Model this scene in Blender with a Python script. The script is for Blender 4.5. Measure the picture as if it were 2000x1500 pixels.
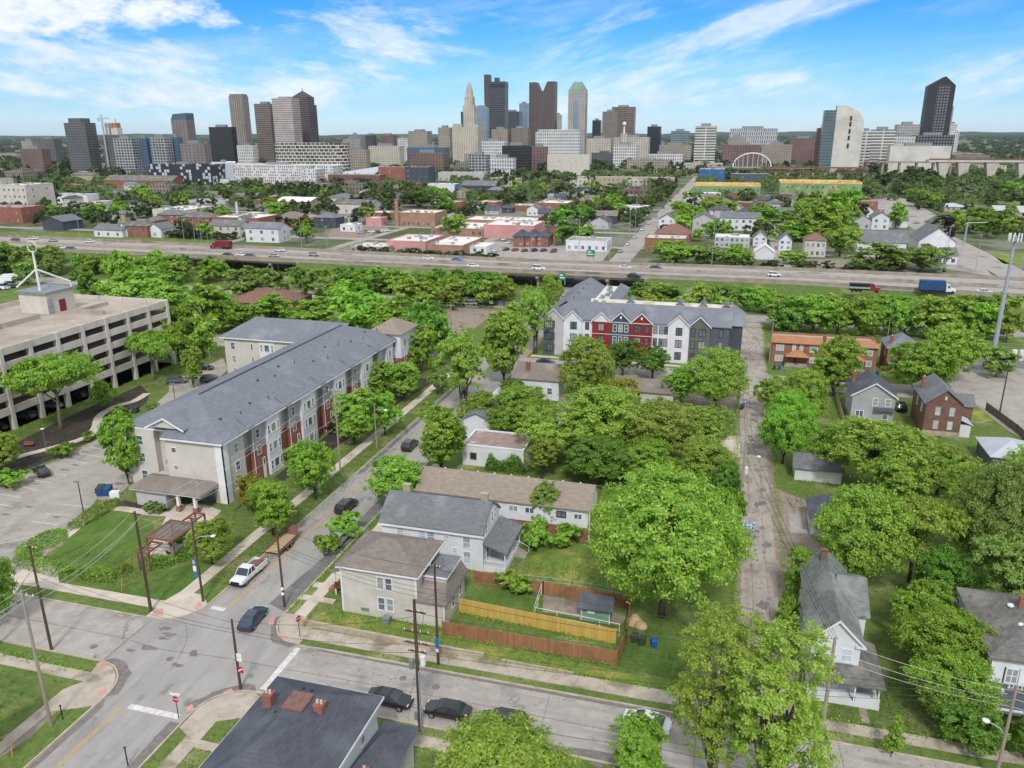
import bpy,math,random
import numpy as np
from mathutils import Vector,Matrix
R=math.radians
rnd=random.Random(11)
for _o in list(bpy.data.objects):
 bpy.data.objects.remove(_o)
SC=bpy.context.scene
COL=SC.collection
# ---------------------------------------------------------------- camera
H,F,HOR,ROLL,YAW=55.0,1530.0,260.0,R(0.23),R(15.5)
PITCH=math.atan((750-HOR)/F)
_cy,_sy=math.cos(YAW),math.sin(YAW)
RIGHT=Vector((_cy,_sy,0))
FWDH=Vector((-_sy,_cy,0))
FWD=FWDH*math.cos(PITCH)-Vector((0,0,1))*math.sin(PITCH)
UPV=FWDH*math.sin(PITCH)+Vector((0,0,1))*math.cos(PITCH)
RI=RIGHT*math.cos(ROLL)-UPV*math.sin(ROLL)
UI=RIGHT*math.sin(ROLL)+UPV*math.cos(ROLL)
EYE=Vector((0,0,H))
cam=bpy.data.cameras.new('camera')
cam.sensor_width=36.0
cam.lens=F/2000*36
cam.clip_start,cam.clip_end=1.0,60000.0
camo=bpy.data.objects.new('camera',cam)
COL.objects.link(camo)
M3=Matrix((RI,UI,-FWD)).transposed()
camo.matrix_world=Matrix.Translation(EYE)@M3.to_4x4()
SC.camera=camo
def g(px,py,z=0.0):
 """point of the level z that shows at pixel (px, py) of the 2000x1500 picture"""
 d=RI*(px-1000)+UI*(750-py)+FWD*F
 t=(z-H)/d.z
 return(EYE.x+d.x*t,EYE.y+d.y*t)
def proj(x,y,z=0.0):
 d=Vector((x,y,z))-EYE
 k=d.dot(FWD)
 return(1000+d.dot(RI)/k*F,750-d.dot(UI)/k*F)
def ppm(x,y,z=0.0):
 return F/(Vector((x,y,z))-EYE).dot(FWD)
def height(x,y,ytop):
 lo,hi=0.0,400.0
 for _ in range(40):
  m=(lo+hi)/2
  if proj(x,y,m)[1]>ytop:lo=m
  else:hi=m
 return lo
 # ---------------------------------------------------------------- sun, sky, exposure
SUN_AZ,SUN_EL=R(284),R(47)
sun=bpy.data.lights.new('sun','SUN')
sun.energy,sun.angle,sun.color=2.3,R(8),(1,.97,.93)
suno=bpy.data.objects.new('sun',sun)
COL.objects.link(suno)
_sd=Vector((math.cos(SUN_EL)*math.cos(SUN_AZ),math.cos(SUN_EL)*math.sin(SUN_AZ),math.sin(SUN_EL)))
suno.rotation_euler=_sd.to_track_quat('Z','Y').to_euler()
suno.location=(0,0,300)
SC.view_settings.view_transform='Standard'
SC.view_settings.look='None'
SC.view_settings.gamma=1.0
SC.view_settings.exposure=0.18
HAZE=.000026
class NT:
 def __init__(s,tree):s.t=tree
 def n(s,typ,props=None,**ins):
  nd=s.t.nodes.new(typ)
  for k,v in(props or{}).items():setattr(nd,k,v)
  for k,v in ins.items():
   s.set(nd,k,v)
  return nd
 def set(s,nd,k,v):
  sk=nd.inputs[int(k[1:])]if(k[0]=='i' and k[1:].isdigit())else nd.inputs[k.replace('_',' ')]
  if isinstance(v,bpy.types.NodeSocket):s.t.links.new(v,sk)
  else:sk.default_value=v
 def m(s,op,a,b=0.0,c=0.0,clamp=False):
  return s.n('ShaderNodeMath',dict(operation=op,use_clamp=clamp),i0=a,i1=b,i2=c).outputs[0]
 def vm(s,op,a,b=(0,0,0)):
  return s.n('ShaderNodeVectorMath',dict(operation=op),i0=a,i1=b).outputs[0]
 def mix(s,f,a,b,mode='MIX'):
  nd=s.n('ShaderNodeMix',dict(data_type='RGBA',blend_type=mode,clamp_factor=True))
  s.set(nd,'i0',f)
  for k,v in(('i6',a),('i7',b)):
   if isinstance(v,tuple)and len(v)==3:v=v+(1,)
   s.set(nd,k,v)
  return nd.outputs[2]
 def ss(s,x,lo,hi):
  return s.n('ShaderNodeMapRange',dict(interpolation_type='SMOOTHSTEP'),i0=x,i1=lo,i2=hi,i3=0.0,i4=1.0).outputs[0]
 def noise(s,vec,scale,detail=4.0,rough=.55,out=0):
  return s.n('ShaderNodeTexNoise',None,Vector=vec,Scale=scale,Detail=detail,Roughness=rough).outputs[out]
 def xyz(s,v):
  o=s.n('ShaderNodeSeparateXYZ',None,i0=v).outputs
  return o[0],o[1],o[2]
 def comb(s,x,y,z):
  return s.n('ShaderNodeCombineXYZ',None,i0=x,i1=y,i2=z).outputs[0]
W=bpy.data.worlds.new('World')
SC.world=W
W.use_nodes=True
W.node_tree.nodes.clear()
w=NT(W.node_tree)
SKY_STRENGTH=0.11
sky=w.n('ShaderNodeTexSky',dict(sky_type='NISHITA',sun_disc=False,sun_elevation=SUN_EL,sun_rotation=R(90)-SUN_AZ,
altitude=200.0,air_density=1.0,dust_density=.6,ozone_density=1.5))
dirv=w.n('ShaderNodeTexCoord').outputs['Generated']
dx,dy,dz=w.xyz(dirv)
# azimuth and elevation of each direction, in degrees, azimuth measured from the view heading (a compass bearing)
fx=w.m('ADD',w.m('MULTIPLY',dx,FWDH.x),w.m('MULTIPLY',dy,FWDH.y))
rx=w.m('ADD',w.m('MULTIPLY',dx,RIGHT.x),w.m('MULTIPLY',dy,RIGHT.y))
az=w.m('MULTIPLY',w.m('ARCTAN2',rx,fx),57.2958)
el=w.m('MULTIPLY',w.m('ARCSINE',dz),57.2958)
deep=w.ss(el,0.3,9.0)
tint=w.mix(deep,w.mix(w.ss(el,0.0,2.2),(.92,1.24,1.80),(.56,.88,1.34)),(.125,.60,1.14))
blue=w.mix(1.0,sky.outputs[0],tint,'MULTIPLY')
blue=w.mix(1.0,blue,(SKY_STRENGTH,SKY_STRENGTH,SKY_STRENGTH),'MULTIPLY')
def blob(a0,e0,ra,re,ang=0.0):
 c,s_=math.cos(R(ang)),math.sin(R(ang))
 a=w.m('SUBTRACT',az,a0);e=w.m('SUBTRACT',el,e0)
 u=w.m('DIVIDE',w.m('ADD',w.m('MULTIPLY',a,c),w.m('MULTIPLY',e,s_)),ra)
 v=w.m('DIVIDE',w.m('SUBTRACT',w.m('MULTIPLY',e,c),w.m('MULTIPLY',a,s_)),re)
 d=w.m('ADD',w.m('MULTIPLY',u,u),w.m('MULTIPLY',v,v))
 return w.m('EXPONENT',w.m('MULTIPLY',d,-1.0))
def addm(*xs):
 r=xs[0]
 for x in xs[1:]:r=w.m('ADD',r,x)
 return r
 # streaky cirrus: noise stretched along a slanting direction
def streak(ang,sa,se,detail,seed):
 c,s_=math.cos(R(ang)),math.sin(R(ang))
 u=w.m('ADD',w.m('MULTIPLY',az,c),w.m('MULTIPLY',el,s_))
 v=w.m('SUBTRACT',w.m('MULTIPLY',el,c),w.m('MULTIPLY',az,s_))
 vec=w.comb(w.m('MULTIPLY',u,sa),w.m('MULTIPLY',v,se),float(seed))
 warp=w.noise(vec,1.3,3.0,.5,1)
 vec=w.vm('ADD',vec,w.vm('MULTIPLY',warp,(.7,.7,0)))
 return w.noise(vec,1.0,detail,.62)
n_right=streak(16,.18,.80,10.0,3.1)
n_left=streak(-8,.20,.75,10.0,8.3)
n_puff=w.noise(w.comb(w.m('MULTIPLY',az,.30),w.m('MULTIPLY',el,.62),4.4),1.0,8.0,.6)
# envelopes: where this sky carries cloud
env_r=addm(blob(4.5,5.6,7,.9,24),blob(13,5.4,16,1.2,20),blob(20,7.6,11,.7,12),blob(30,3.0,6,1.6,14),blob(17.5,3.3,2.4,.4,0),
blob(9,2.2,12,1.2,4))
env_l=addm(blob(-30,4.6,14,1.9,-4),blob(-19,3.2,9,1.3,-9),blob(-25,1.9,10,1.0,-10),blob(-10,4.7,8,1.6,12),blob(-11,7.6,7,1.3,-4),blob(-36,8.2,8,2.4,0))
env_p=addm(blob(-23.6,7.5,3.0,1.05,0),blob(-18.2,6.7,3.0,.95,-10),blob(-31,7.9,5.0,1.3,-4),blob(-35,6.2,7,1.4,0),blob(-26.5,6.1,4.5,.8,0),blob(-34,9.6,9,1.6,0))
def cov(n,env,lo,hi,k=1.0):
 e=w.m('MULTIPLY',w.m('MINIMUM',env,1.25),.33)
 return w.m('MULTIPLY',w.ss(w.m('ADD',n,e),lo,hi),k)
c_r=cov(n_right,env_r,.63,.98,.62)
c_l=cov(n_left,env_l,.68,1.0,.76)
c_p=cov(n_puff,env_p,.70,.92,.94)
veil=w.m('MULTIPLY',w.ss(streak(9,.10,.6,9.0,21.7),.42,.80),.30)
# unseen bright cloud above and around the view, added for soft white fill light
high=w.m('MULTIPLY',w.m('MAXIMUM',w.ss(el,10.5,20.0),w.ss(w.m('ABSOLUTE',az),44.0,70.0)),w.ss(w.noise(w.vm('MULTIPLY',dirv,(1,1,1.6)),2.2,5.0,.55),.24,.46))
inv=w.m('SUBTRACT',1.0,c_p)
for c_ in(c_r,c_l,veil):
 inv=w.m('MULTIPLY',inv,w.m('SUBTRACT',1.0,c_))
inv=w.m('MULTIPLY',inv,w.m('SUBTRACT',1.0,w.m('MULTIPLY',high,.9)))
cloud=w.m('SUBTRACT',1.0,inv)
shade=w.noise(w.comb(w.m('MULTIPLY',az,.5),w.m('MULTIPLY',el,.9),9.9),1.0,5.0,.6)
ccol=w.mix(w.ss(shade,.3,.6),(.66,.77,.88),(.90,.93,.95))
skyc=w.mix(cloud,blue,ccol)
# ground half: dim, only seen by nothing
bg=w.n('ShaderNodeBackground',None,Color=skyc,Strength=1.0)
wo=w.n('ShaderNodeOutputWorld',None,Surface=bg.outputs[0])
W.cycles.sampling_method='MANUAL'
W.cycles.sample_map_resolution=512
# ---------------------------------------------------------------- materials
def hx(s):
 s=s.lstrip('#')
 out=[]
 for i in(0,2,4):
  c=int(s[i:i+2],16)/255
  out.append(c/12.92 if c<=.04045 else((c+.055)/1.055)**2.4)
 return tuple(out)
def mul(c,k):return tuple(x*k for x in c)
MATS={}
def base_mat(name,rough=.8,spec=.3,metal=0.0):
 m=bpy.data.materials.new(name);m.use_nodes=True
 t=NT(m.node_tree);b=m.node_tree.nodes['Principled BSDF']
 b.inputs['Roughness'].default_value=rough
 b.inputs['Specular IOR Level'].default_value=spec
 b.inputs['Metallic'].default_value=metal
 MATS[name]=m
 return m,t,b
def noisy(name,c1,c2=None,scale=1.5,rough=.85,stretch=(1,1,1),c3=None,s3=.15,r3=(.52,.7),k3=1.0,spec=.25,metal=0.0,lines=None,detail=5.0,bump=0.0,c4=None,s4=.9,r4=(.58,.7),crack=None,boards=0):
 """colour that wanders between c1 and c2, with an optional patchy third and fourth colour and optional course lines"""
 m,t,b=base_mat(name,rough,spec,metal)
 if c2 is None:c2=mul(c1,.8)
 pos=t.n('ShaderNodeNewGeometry').outputs['Position']
 v=t.vm('MULTIPLY',pos,stretch)
 n1=t.noise(v,scale,detail,.6)
 col=t.mix(t.ss(n1,.3,.7),c1,c2)
 if c3:
  n3=t.noise(pos,s3,4.0,.6)
  col=t.mix(t.m('MULTIPLY',t.ss(n3,*r3),k3),col,c3)
 if c4:
  n4=t.noise(t.vm('ADD',pos,(31,7,3)),s4,5.0,.65)
  col=t.mix(t.ss(n4,*r4),col,c4)
 if crack: # (cell size in m, width, colour) irregular cracks, absent where a slow noise says so
  wv=t.vm('ADD',t.vm('MULTIPLY',pos,(1/crack[0],.6/crack[0],0)),t.vm('MULTIPLY',t.noise(pos,.5,4.0,.6,1),(.5,.5,0)))
  vd=t.n('ShaderNodeTexVoronoi',dict(feature='DISTANCE_TO_EDGE'),Vector=wv,Scale=1.0).outputs[0]
  on=t.m('MULTIPLY',t.ss(t.noise(pos,.045,2.0),.42,.56),.8)
  col=t.mix(t.m('MULTIPLY',t.m('LESS_THAN',vd,crack[1]/crack[0]),on),col,crack[2])
 if boards: # each board faded its own amount
  x,y,z=t.xyz(pos)
  rn=t.n('ShaderNodeTexWhiteNoise',dict(noise_dimensions='1D'),W=t.m('FLOOR',t.m('DIVIDE',t.m('ADD',x,t.m('MULTIPLY',y,1.07)),boards))).outputs[0]
  col=t.mix(t.m('MULTIPLY',rn,.38),col,mul(c1,.55))
 if lines: # (axis spacing, strength) thin darker lines at even heights
  z=t.xyz(pos)[2]
  fr=t.m('FRACT',t.m('DIVIDE',z,lines[0]))
  col=t.mix(t.m('MULTIPLY',t.m('LESS_THAN',fr,.22),lines[1]),col,mul(c1,.45))
 t.set(b,'Base_Color',col)
 if bump:
  bp=t.n('ShaderNodeBump',None,Strength=bump,Distance=.05,Height=n1)
  t.set(b,'Normal',bp.outputs[0])
 return m
def brick(name,c1,c2,mortar,scale=1.0):
 m,t,b=base_mat(name,.9,.2)
 pos=t.n('ShaderNodeNewGeometry').outputs['Position']
 x,y,z=t.xyz(pos)
 v=t.comb(t.m('ADD',x,y),z,0.0)
 br=t.n('ShaderNodeTexBrick',None,Vector=v,Color1=c1+(1,),Color2=c2+(1,),Mortar=mortar+(1,),Scale=scale)
 br.inputs['Brick Width'].default_value=.42;br.inputs['Row Height'].default_value=.16;br.inputs['Mortar Size'].default_value=.014
 n=t.noise(pos,.8,5.0)
 t.set(b,'Base_Color',t.mix(t.ss(n,.3,.75),br.outputs[0],t.mix(.5,br.outputs[0],mul(c2,.6))))
 return m
def facade(name,wall,glass,fl=3.6,bay=3.0,dh=(.3,.8),dv=(.15,.85),roof=None,rough=.5,mott=.12,ox=0.0,lit=.25,dash=0.0,pick=0.0):
 """wall with rows of window bays that belong to the building; level tops get the roof colour"""
 m,t,b=base_mat(name,.6,.4)
 geo=t.n('ShaderNodeNewGeometry')
 pos=t.n('ShaderNodeTexCoord').outputs['Object']
 x,y,z=t.xyz(pos)
 nx,ny,nz=t.xyz(geo.outputs['Normal'])
 wx=t.m('GREATER_THAN',t.m('ABSOLUTE',ny),t.m('ABSOLUTE',nx))
 s=t.m('ADD',t.m('MULTIPLY',x,wx),t.m('MULTIPLY',y,t.m('SUBTRACT',1.0,wx)))
 zi=t.m('DIVIDE',z,fl)
 if dash:
  s=t.m('ADD',s,t.m('MULTIPLY',t.m('FLOOR',zi),bay*dash))
 si=t.m('DIVIDE',t.m('ADD',s,1000.0*bay+ox),bay)
 fz,fs=t.m('FRACT',zi),t.m('FRACT',si)
 mk=lambda f,d:t.m('MULTIPLY',t.m('GREATER_THAN',f,d[0]),t.m('LESS_THAN',f,d[1]))
 win=t.m('MULTIPLY',mk(fz,dh),mk(fs,dv))
 rn=t.n('ShaderNodeTexWhiteNoise',None,Vector=t.comb(t.m('FLOOR',si),t.m('FLOOR',zi),1.0)).outputs[0]
 if pick:win=t.m('MULTIPLY',win,t.m('LESS_THAN',rn,pick)) # only some of the bays
 gcol=t.mix(t.m('MULTIPLY',rn,lit),glass,mul(wall,.8))
 wn=t.noise(t.n('ShaderNodeNewGeometry').outputs['Position'],.06,5.0)
 wcol=t.mix(t.ss(wn,.3,.7),wall,mul(wall,1-mott*2))
 col=t.mix(win,wcol,gcol)
 up=t.m('GREATER_THAN',nz,.6)
 col=t.mix(up,col,roof or mul(wall,.55))
 t.set(b,'Base_Color',col)
 t.set(b,'Roughness',t.m('SUBTRACT',.75,t.m('MULTIPLY',t.m('MULTIPLY',win,t.m('SUBTRACT',1.0,up)),.6)))
 return m
def glass_mat(name,c,rough=.12,spec=.6):
 m,t,b=base_mat(name,rough,spec)
 pos=t.n('ShaderNodeNewGeometry').outputs['Position']
 n=t.noise(pos,.45,3.0)
 rn=t.n('ShaderNodeObjectInfo').outputs['Random'] # some windows have pale blinds down
 t.set(b,'Base_Color',t.mix(t.m('MULTIPLY',t.m('GREATER_THAN',rn,.68),.6 if 'car' not in name else 0.0),t.mix(t.ss(n,.35,.65),c,mul(c,2.0)),(.42,.42,.41)))
 return m
def paint(name,c,rough=.3,coat=.6,metal=0.0):
 m,t,b=base_mat(name,rough,.5,metal)
 pos=t.n('ShaderNodeNewGeometry').outputs['Position']
 n=t.noise(pos,1.2,4.0)
 t.set(b,'Base_Color',t.mix(t.ss(n,.35,.75),c,mul(c,.85)))
 b.inputs['Coat Weight'].default_value=coat
 return m
def leaf(name,c1,c2,c3,var=.35,trans=.42):
 m,t,b=base_mat(name,.55,.3)
 geo=t.n('ShaderNodeNewGeometry')
 info=t.n('ShaderNodeObjectInfo')
 n=t.noise(geo.outputs['Position'],.8,4.0,.65)
 isl=geo.outputs['Random Per Island']
 col=t.mix(t.ss(n,.32,.68),c1,c2)
 col=t.mix(t.m('MULTIPLY',t.ss(isl,.45,1.0),.75),col,c3)
 hs=t.n('ShaderNodeHueSaturation',None,Color=col)
 t.set(hs,'Hue',t.m('ADD',.486,t.m('MULTIPLY',info.outputs['Random'],.026)))
 t.set(hs,'Saturation',.96)
 t.set(hs,'Value',t.m('ADD',1-var/2,t.m('MULTIPLY',info.outputs['Random'],var)))
 t.set(b,'Base_Color',hs.outputs[0])
 tr=t.n('ShaderNodeBsdfTranslucent',None,Color=t.mix(1.0,hs.outputs[0],(1.15,1.25,.6),'MULTIPLY'))
 mx=t.n('ShaderNodeMixShader',None,i0=trans,i1=b.outputs[0],i2=tr.outputs[0])
 out=[x for x in m.node_tree.nodes if x.type=='OUTPUT_MATERIAL'][0]
 t.t.links.new(mx.outputs[0],out.inputs[0])
 return m
 # ---------------------------------------------------------------- mesh builder
class B:
 def __init__(s):s.v=[];s.f=[]
 def add(s,vs,fs):
  k=len(s.v);s.v+=[tuple(q)for q in vs];s.f+=[tuple(i+k for i in q)for q in fs];return s
 def poly(s,pts):return s.add(pts,[tuple(range(len(pts)))])
 def box(s,x0,x1,y0,y1,z0,z1):
  return s.add([(x0,y0,z0),(x1,y0,z0),(x1,y1,z0),(x0,y1,z0),(x0,y0,z1),(x1,y0,z1),(x1,y1,z1),(x0,y1,z1)],
[(0,3,2,1),(4,5,6,7),(0,1,5,4),(1,2,6,5),(2,3,7,6),(3,0,4,7)])
 def cbox(s,x,y,z,sx,sy,sz):return s.box(x-sx/2,x+sx/2,y-sy/2,y+sy/2,z,z+sz)
 def prism(s,pts,z0,z1):
  """pts counter-clockwise in plan"""
  n=len(pts)
  return s.add([(x,y,z0)for x,y in pts]+[(x,y,z1)for x,y in pts],
[tuple(range(n))[::-1],tuple(range(n,2*n))]+[(i,(i+1)%n,n+(i+1)%n,n+i)for i in range(n)])
 def extr(s,pts,off):
  """planar polygon pts (3-D) extruded by vector off"""
  n=len(pts);o=Vector(off)
  return s.add([tuple(q)for q in pts]+[tuple(Vector(q)+o)for q in pts],
[tuple(range(n))[::-1],tuple(range(n,2*n))]+[(i,(i+1)%n,n+(i+1)%n,n+i)for i in range(n)])
 def tube(s,pts,r,n=6,r1=None):
  pts=[Vector(q)for q in pts];k=len(s.v);m=len(pts)
  for i,q in enumerate(pts):
   d=(pts[min(i+1,m-1)]-pts[max(i-1,0)]).normalized()
   a=d.cross(Vector((0,0,1))if abs(d.z)<.9 else Vector((1,0,0))).normalized();b=d.cross(a)
   rr=r if r1 is None else r+(r1-r)*i/(m-1)
   for j in range(n):
    t=2*math.pi*j/n
    s.v.append(tuple(q+a*(rr*math.cos(t))+b*(rr*math.sin(t))))
  for i in range(m-1):
   for j in range(n):
    s.f.append((k+i*n+j,k+i*n+(j+1)%n,k+(i+1)*n+(j+1)%n,k+(i+1)*n+j))
  s.f.append(tuple(k+j for j in range(n))[::-1]);s.f.append(tuple(k+(m-1)*n+j for j in range(n)))
  return s
 def cyl(s,x,y,z0,z1,r,r1=None,n=12):return s.tube([(x,y,z0),(x,y,z1)],r,n,r1 if r1 is not None else r)
 def ring(s,secs,cap=True):
  """loft: list of equal-length point loops"""
  n=len(secs[0]);k=len(s.v)
  for q in secs:s.v+=[tuple(p_)for p_ in q]
  for i in range(len(secs)-1):
   for j in range(n):
    s.f.append((k+i*n+j,k+i*n+(j+1)%n,k+(i+1)*n+(j+1)%n,k+(i+1)*n+j))
  if cap:
   s.f.append(tuple(k+j for j in range(n))[::-1]);s.f.append(tuple(k+(len(secs)-1)*n+j for j in range(n)))
  return s
 def ball(s,x,y,z,r,rz=None,n=10,m=6):
  rz=rz or r
  secs=[[(x+r*math.sin(math.pi*i/m)*math.cos(2*math.pi*j/n),y+r*math.sin(math.pi*i/m)*math.sin(2*math.pi*j/n),z-rz*math.cos(math.pi*i/m))for j in range(n)]
for i in range(m+1)]
  return s.ring(secs,False)
 def mesh(s,name,mat=None,smooth=False):
  me=bpy.data.meshes.new(name);me.from_pydata(s.v,[],s.f);me.update()
  if mat:me.materials.append(MATS[mat]if isinstance(mat,str)else mat)
  if smooth:
   me.polygons.foreach_set('use_smooth',[True]*len(me.polygons))
  return me
 def build(s,name,mat,parent=None,loc=(0,0,0),rz=0,smooth=False,label=None):
  return link(name,s.mesh(name,mat,smooth),parent,loc,rz,label=label)
def link(name,me,parent=None,loc=(0,0,0),rz=0,mat=None,label=None,scale=None):
 o=bpy.data.objects.new(name,me);COL.objects.link(o)
 if parent:o.parent=parent
 o.location=loc;o.rotation_euler=(0,0,rz)
 if scale:o.scale=scale
 if mat:
  for sl in o.material_slots:sl.link='OBJECT';sl.material=MATS[mat]
 if label:o['label']=label
 return o
def tag(o,label,cat,group=None):
 o['label']=label;o['category']=cat
 if group:o['group']=group
 return o
def thing(name,label,cat,loc=(0,0,0),rz=0,group=None):
 o=bpy.data.objects.new(name,None);COL.objects.link(o)
 o.empty_display_size=.5
 o.location=loc;o.rotation_euler=(0,0,rz)
 return tag(o,label,cat,group)
def structure(o,kind='structure'):o['kind']=kind;return o
def sheet(name,pts,z,mat,thick=0.0):
 """flat piece of ground; pts in plan"""
 a=sum(pts[i][0]*pts[(i+1)%len(pts)][1]-pts[(i+1)%len(pts)][0]*pts[i][1]for i in range(len(pts)))
 if a<0:pts=pts[::-1]
 b=B()
 if thick:b.prism(pts,z,z+thick)
 else:b.poly([(x,y,z)for x,y in pts])
 return structure(b.build(name,mat))
def rect(x0,x1,y0,y1):return[(x0,y0),(x1,y0),(x1,y1),(x0,y1)]
def strip(pts,wd):
 """ribbon of width wd along pts (plan)"""
 L,Rr=[],[]
 for i,q in enumerate(pts):
  a=Vector(pts[max(i-1,0)]);c=Vector(pts[min(i+1,len(pts)-1)])
  d=(c-a).normalized();nn=Vector((-d.y,d.x))*wd/2
  L.append((q[0]+nn.x,q[1]+nn.y));Rr.append((q[0]-nn.x,q[1]-nn.y))
 return L+Rr[::-1]
def curve_pts(pts,k=6):
 """Catmull-Rom through plan points"""
 out=[];P_=[Vector(q)for q in pts]
 for i in range(len(P_)-1):
  p0,p1,p2,p3=P_[max(i-1,0)],P_[i],P_[i+1],P_[min(i+2,len(P_)-1)]
  for j in range(k):
   t=j/k
   out.append(tuple(.5*((2*p1)+(p2-p0)*t+(2*p0-5*p1+4*p2-p3)*t*t+(3*p1-p0-3*p2+p3)*t**3)))
 out.append(tuple(P_[-1]));return out
 # ---------------------------------------------------------------- materials used by the place
noisy('grass',hx('#6b7c40'),hx('#596b34'),1.1,.95,c3=hx('#959266'),s3=.13,r3=(.5,.7),k3=.8,c4=hx('#526532'),s4=2.6,r4=(.52,.64),spec=.1)
noisy('rough_grass',hx('#62763d'),hx('#4f6230'),.9,.95,c3=hx('#8a8a58'),s3=.09,r3=(.5,.7),c4=hx('#2f4a1c'),s4=1.6,spec=.1)
noisy('lawn',hx('#5f7838'),hx('#4e672e'),.8,.95,c3=hx('#6a7a3c'),s3=.2,c4=hx('#4a602a'),s4=2.2,spec=.1,stretch=(1,.35,1))
noisy('dry_lawn',hx('#748640'),hx('#627735'),1.0,.95,c3=hx('#98934f'),s3=.22,r3=(.48,.68),spec=.1)
noisy('land',hx('#5d6a45'),hx('#4c5839'),.03,.95,c3=hx('#837e76'),s3=.024,r3=(.47,.58),k3=.85,c4=hx('#5f644c'),s4=.09,spec=.1)
noisy('asphalt',hx('#a39e99'),hx('#948f8b'),.45,.9,c3=hx('#86817d'),s3=.07,r3=(.48,.72),c4=hx('#a5a29f'),s4=2.4,spec=.2,stretch=(1,.25,1),crack=(8,.035,hx('#7d7b79')))
noisy('tyre_wear',hx('#97928d'),hx('#a19c97'),.8,.85,stretch=(.4,.4,1),c3=hx('#817e7b'),s3=.2)
noisy('old_concrete',hx('#aca49d'),hx('#9b938c'),.6,.9,c3=hx('#7c7671'),s3=.1,r3=(.52,.72),c4=hx('#aea8a1'),s4=1.6,spec=.2,crack=(7,.04,hx('#75706b')))
noisy('lot',hx('#a89f97'),hx('#979088'),.4,.9,c3=hx('#78726d'),s3=.09,r3=(.53,.7),c4=hx('#a9a39b'),s4=1.7,spec=.2,crack=(9,.035,hx('#7a756f')))
noisy('broken_paving',hx('#aea39a'),hx('#998e85'),.8,.95,c3=hx('#8a7d72'),s3=.2,r3=(.45,.66),c4=hx('#776d64'),s4=1.1,r4=(.6,.72),stretch=(1,.22,1),spec=.15,crack=(3.4,.05,hx('#6d665f')))
noisy('patch_dark',hx('#757272'),hx('#6b6868'),.8,.9,c3=hx('#8b8786'),s3=.3)
noisy('dirt',hx('#9a8c80'),hx('#85786d'),.7,.95,c3=hx('#736a58'),s3=.2,spec=.1)
noisy('mulch',hx('#4c4642'),hx('#38332f'),2.0,.95,c3=hx('#5a5446'),s3=.3,spec=.1)
noisy('walk',hx('#cbbfb1'),hx('#bbafa1'),.5,.9,c3=hx('#a39784'),s3=.15,spec=.2)
noisy('old_walk',hx('#b8ad9f'),hx('#a5998b'),.6,.9,c3=hx('#867c68'),s3=.25,r3=(.5,.66),spec=.2)
noisy('ramp_pink',hx('#c99c93'),hx('#b58c84'),1.0,.9)
noisy('kerb',hx('#bcb0a0'),hx('#a09587'),.8,.9)
noisy('mark_white',hx('#d9d6d2'),hx('#b9b5b0'),1.6,.8)
noisy('mark_yellow',hx('#c9a45c'),hx('#b1976a'),1.6,.8)
noisy('stain',hx('#6f6865'),hx('#837b77'),1.4,.9)
noisy('water',hx('#9aa3a0'),hx('#8a9491'),.05,.15,spec=.5)
noisy('white_siding',hx('#dcdce0'),hx('#cfcfd4'),.5,.7,lines=(.2,.22),c3=hx('#bfc0c2'),s3=.25,r3=(.6,.8))
noisy('white_paint',hx('#e3e3e5'),hx('#d2d2d5'),.6,.6)
noisy('beige_siding',hx('#cbc4bd'),hx('#c1bab3'),.4,.75,lines=(.2,.14),c3=hx('#b3a799'),s3=.2,r3=(.6,.8))
noisy('tan_siding',hx('#cac5bf'),hx('#bab3a9'),.4,.75,lines=(.2,.18))
noisy('grey_siding',hx('#a8a6a8'),hx('#9b999c'),.4,.75,lines=(.2,.2))
noisy('dark_grey_siding',hx('#5b5f64'),hx('#50545a'),.4,.75,lines=(.2,.25))
noisy('slate_siding',hx('#4d525d'),hx('#444954'),.4,.75,lines=(.2,.25))
noisy('olive_siding',hx('#6a6a66'),hx('#5f5f5b'),.4,.75,lines=(.2,.25))
noisy('red_siding',hx('#8f2f2e'),hx('#7f2827'),.4,.7,lines=(.2,.25))
noisy('pale_grey_siding',hx('#bcb8ba'),hx('#afacae'),.4,.75,lines=(.2,.2))
noisy('green_siding',hx('#7fa287'),hx('#6c9076'),.8,.75,lines=(.2,.2))
noisy('cream_wall',hx('#cac4b9'),hx('#bab4a8'),.3,.8)
noisy('stone',hx('#b5a893'),hx('#a0937f'),.9,.9,c3=hx('#8d8271'),s3=.5)
noisy('concrete',hx('#cbc3bb'),hx('#bfb6ad'),.3,.9,c3=hx('#a89d90'),s3=.12,r3=(.5,.75),stretch=(1,1,.35))
noisy('deck_concrete',hx('#b3a698'),hx('#a1958a'),.15,.9,c3=hx('#8f8478'),s3=.06,r3=(.5,.7),c4=hx('#bdb0a2'),s4=.4)
noisy('bridge_concrete',hx('#a3988a'),hx('#8d8377'),.3,.9,c3=hx('#776e63'),s3=.08)
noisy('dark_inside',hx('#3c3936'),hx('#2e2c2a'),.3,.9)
noisy('grey_shingle',hx('#7c7f86'),hx('#6f7279'),1.2,.9,stretch=(1,1,4),c3=hx('#888b91'),s3=.16,r3=(.5,.75),c4=hx('#74777e'),s4=4.0,spec=.15,lines=(.16,.2))
noisy('slate_shingle',hx('#77797c'),hx('#68696c'),1.4,.9,stretch=(1,1,4),c3=hx('#85878a'),s3=.25,c4=hx('#606265'),s4=4.0,spec=.15,lines=(.16,.2))
noisy('charcoal_shingle',hx('#565961'),hx('#4b4e56'),1.2,.9,stretch=(1,1,4),c3=hx('#62656d'),s3=.25,r3=(.45,.7),c4=hx('#44474e'),s4=5.0,spec=.15,lines=(.16,.2))
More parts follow.
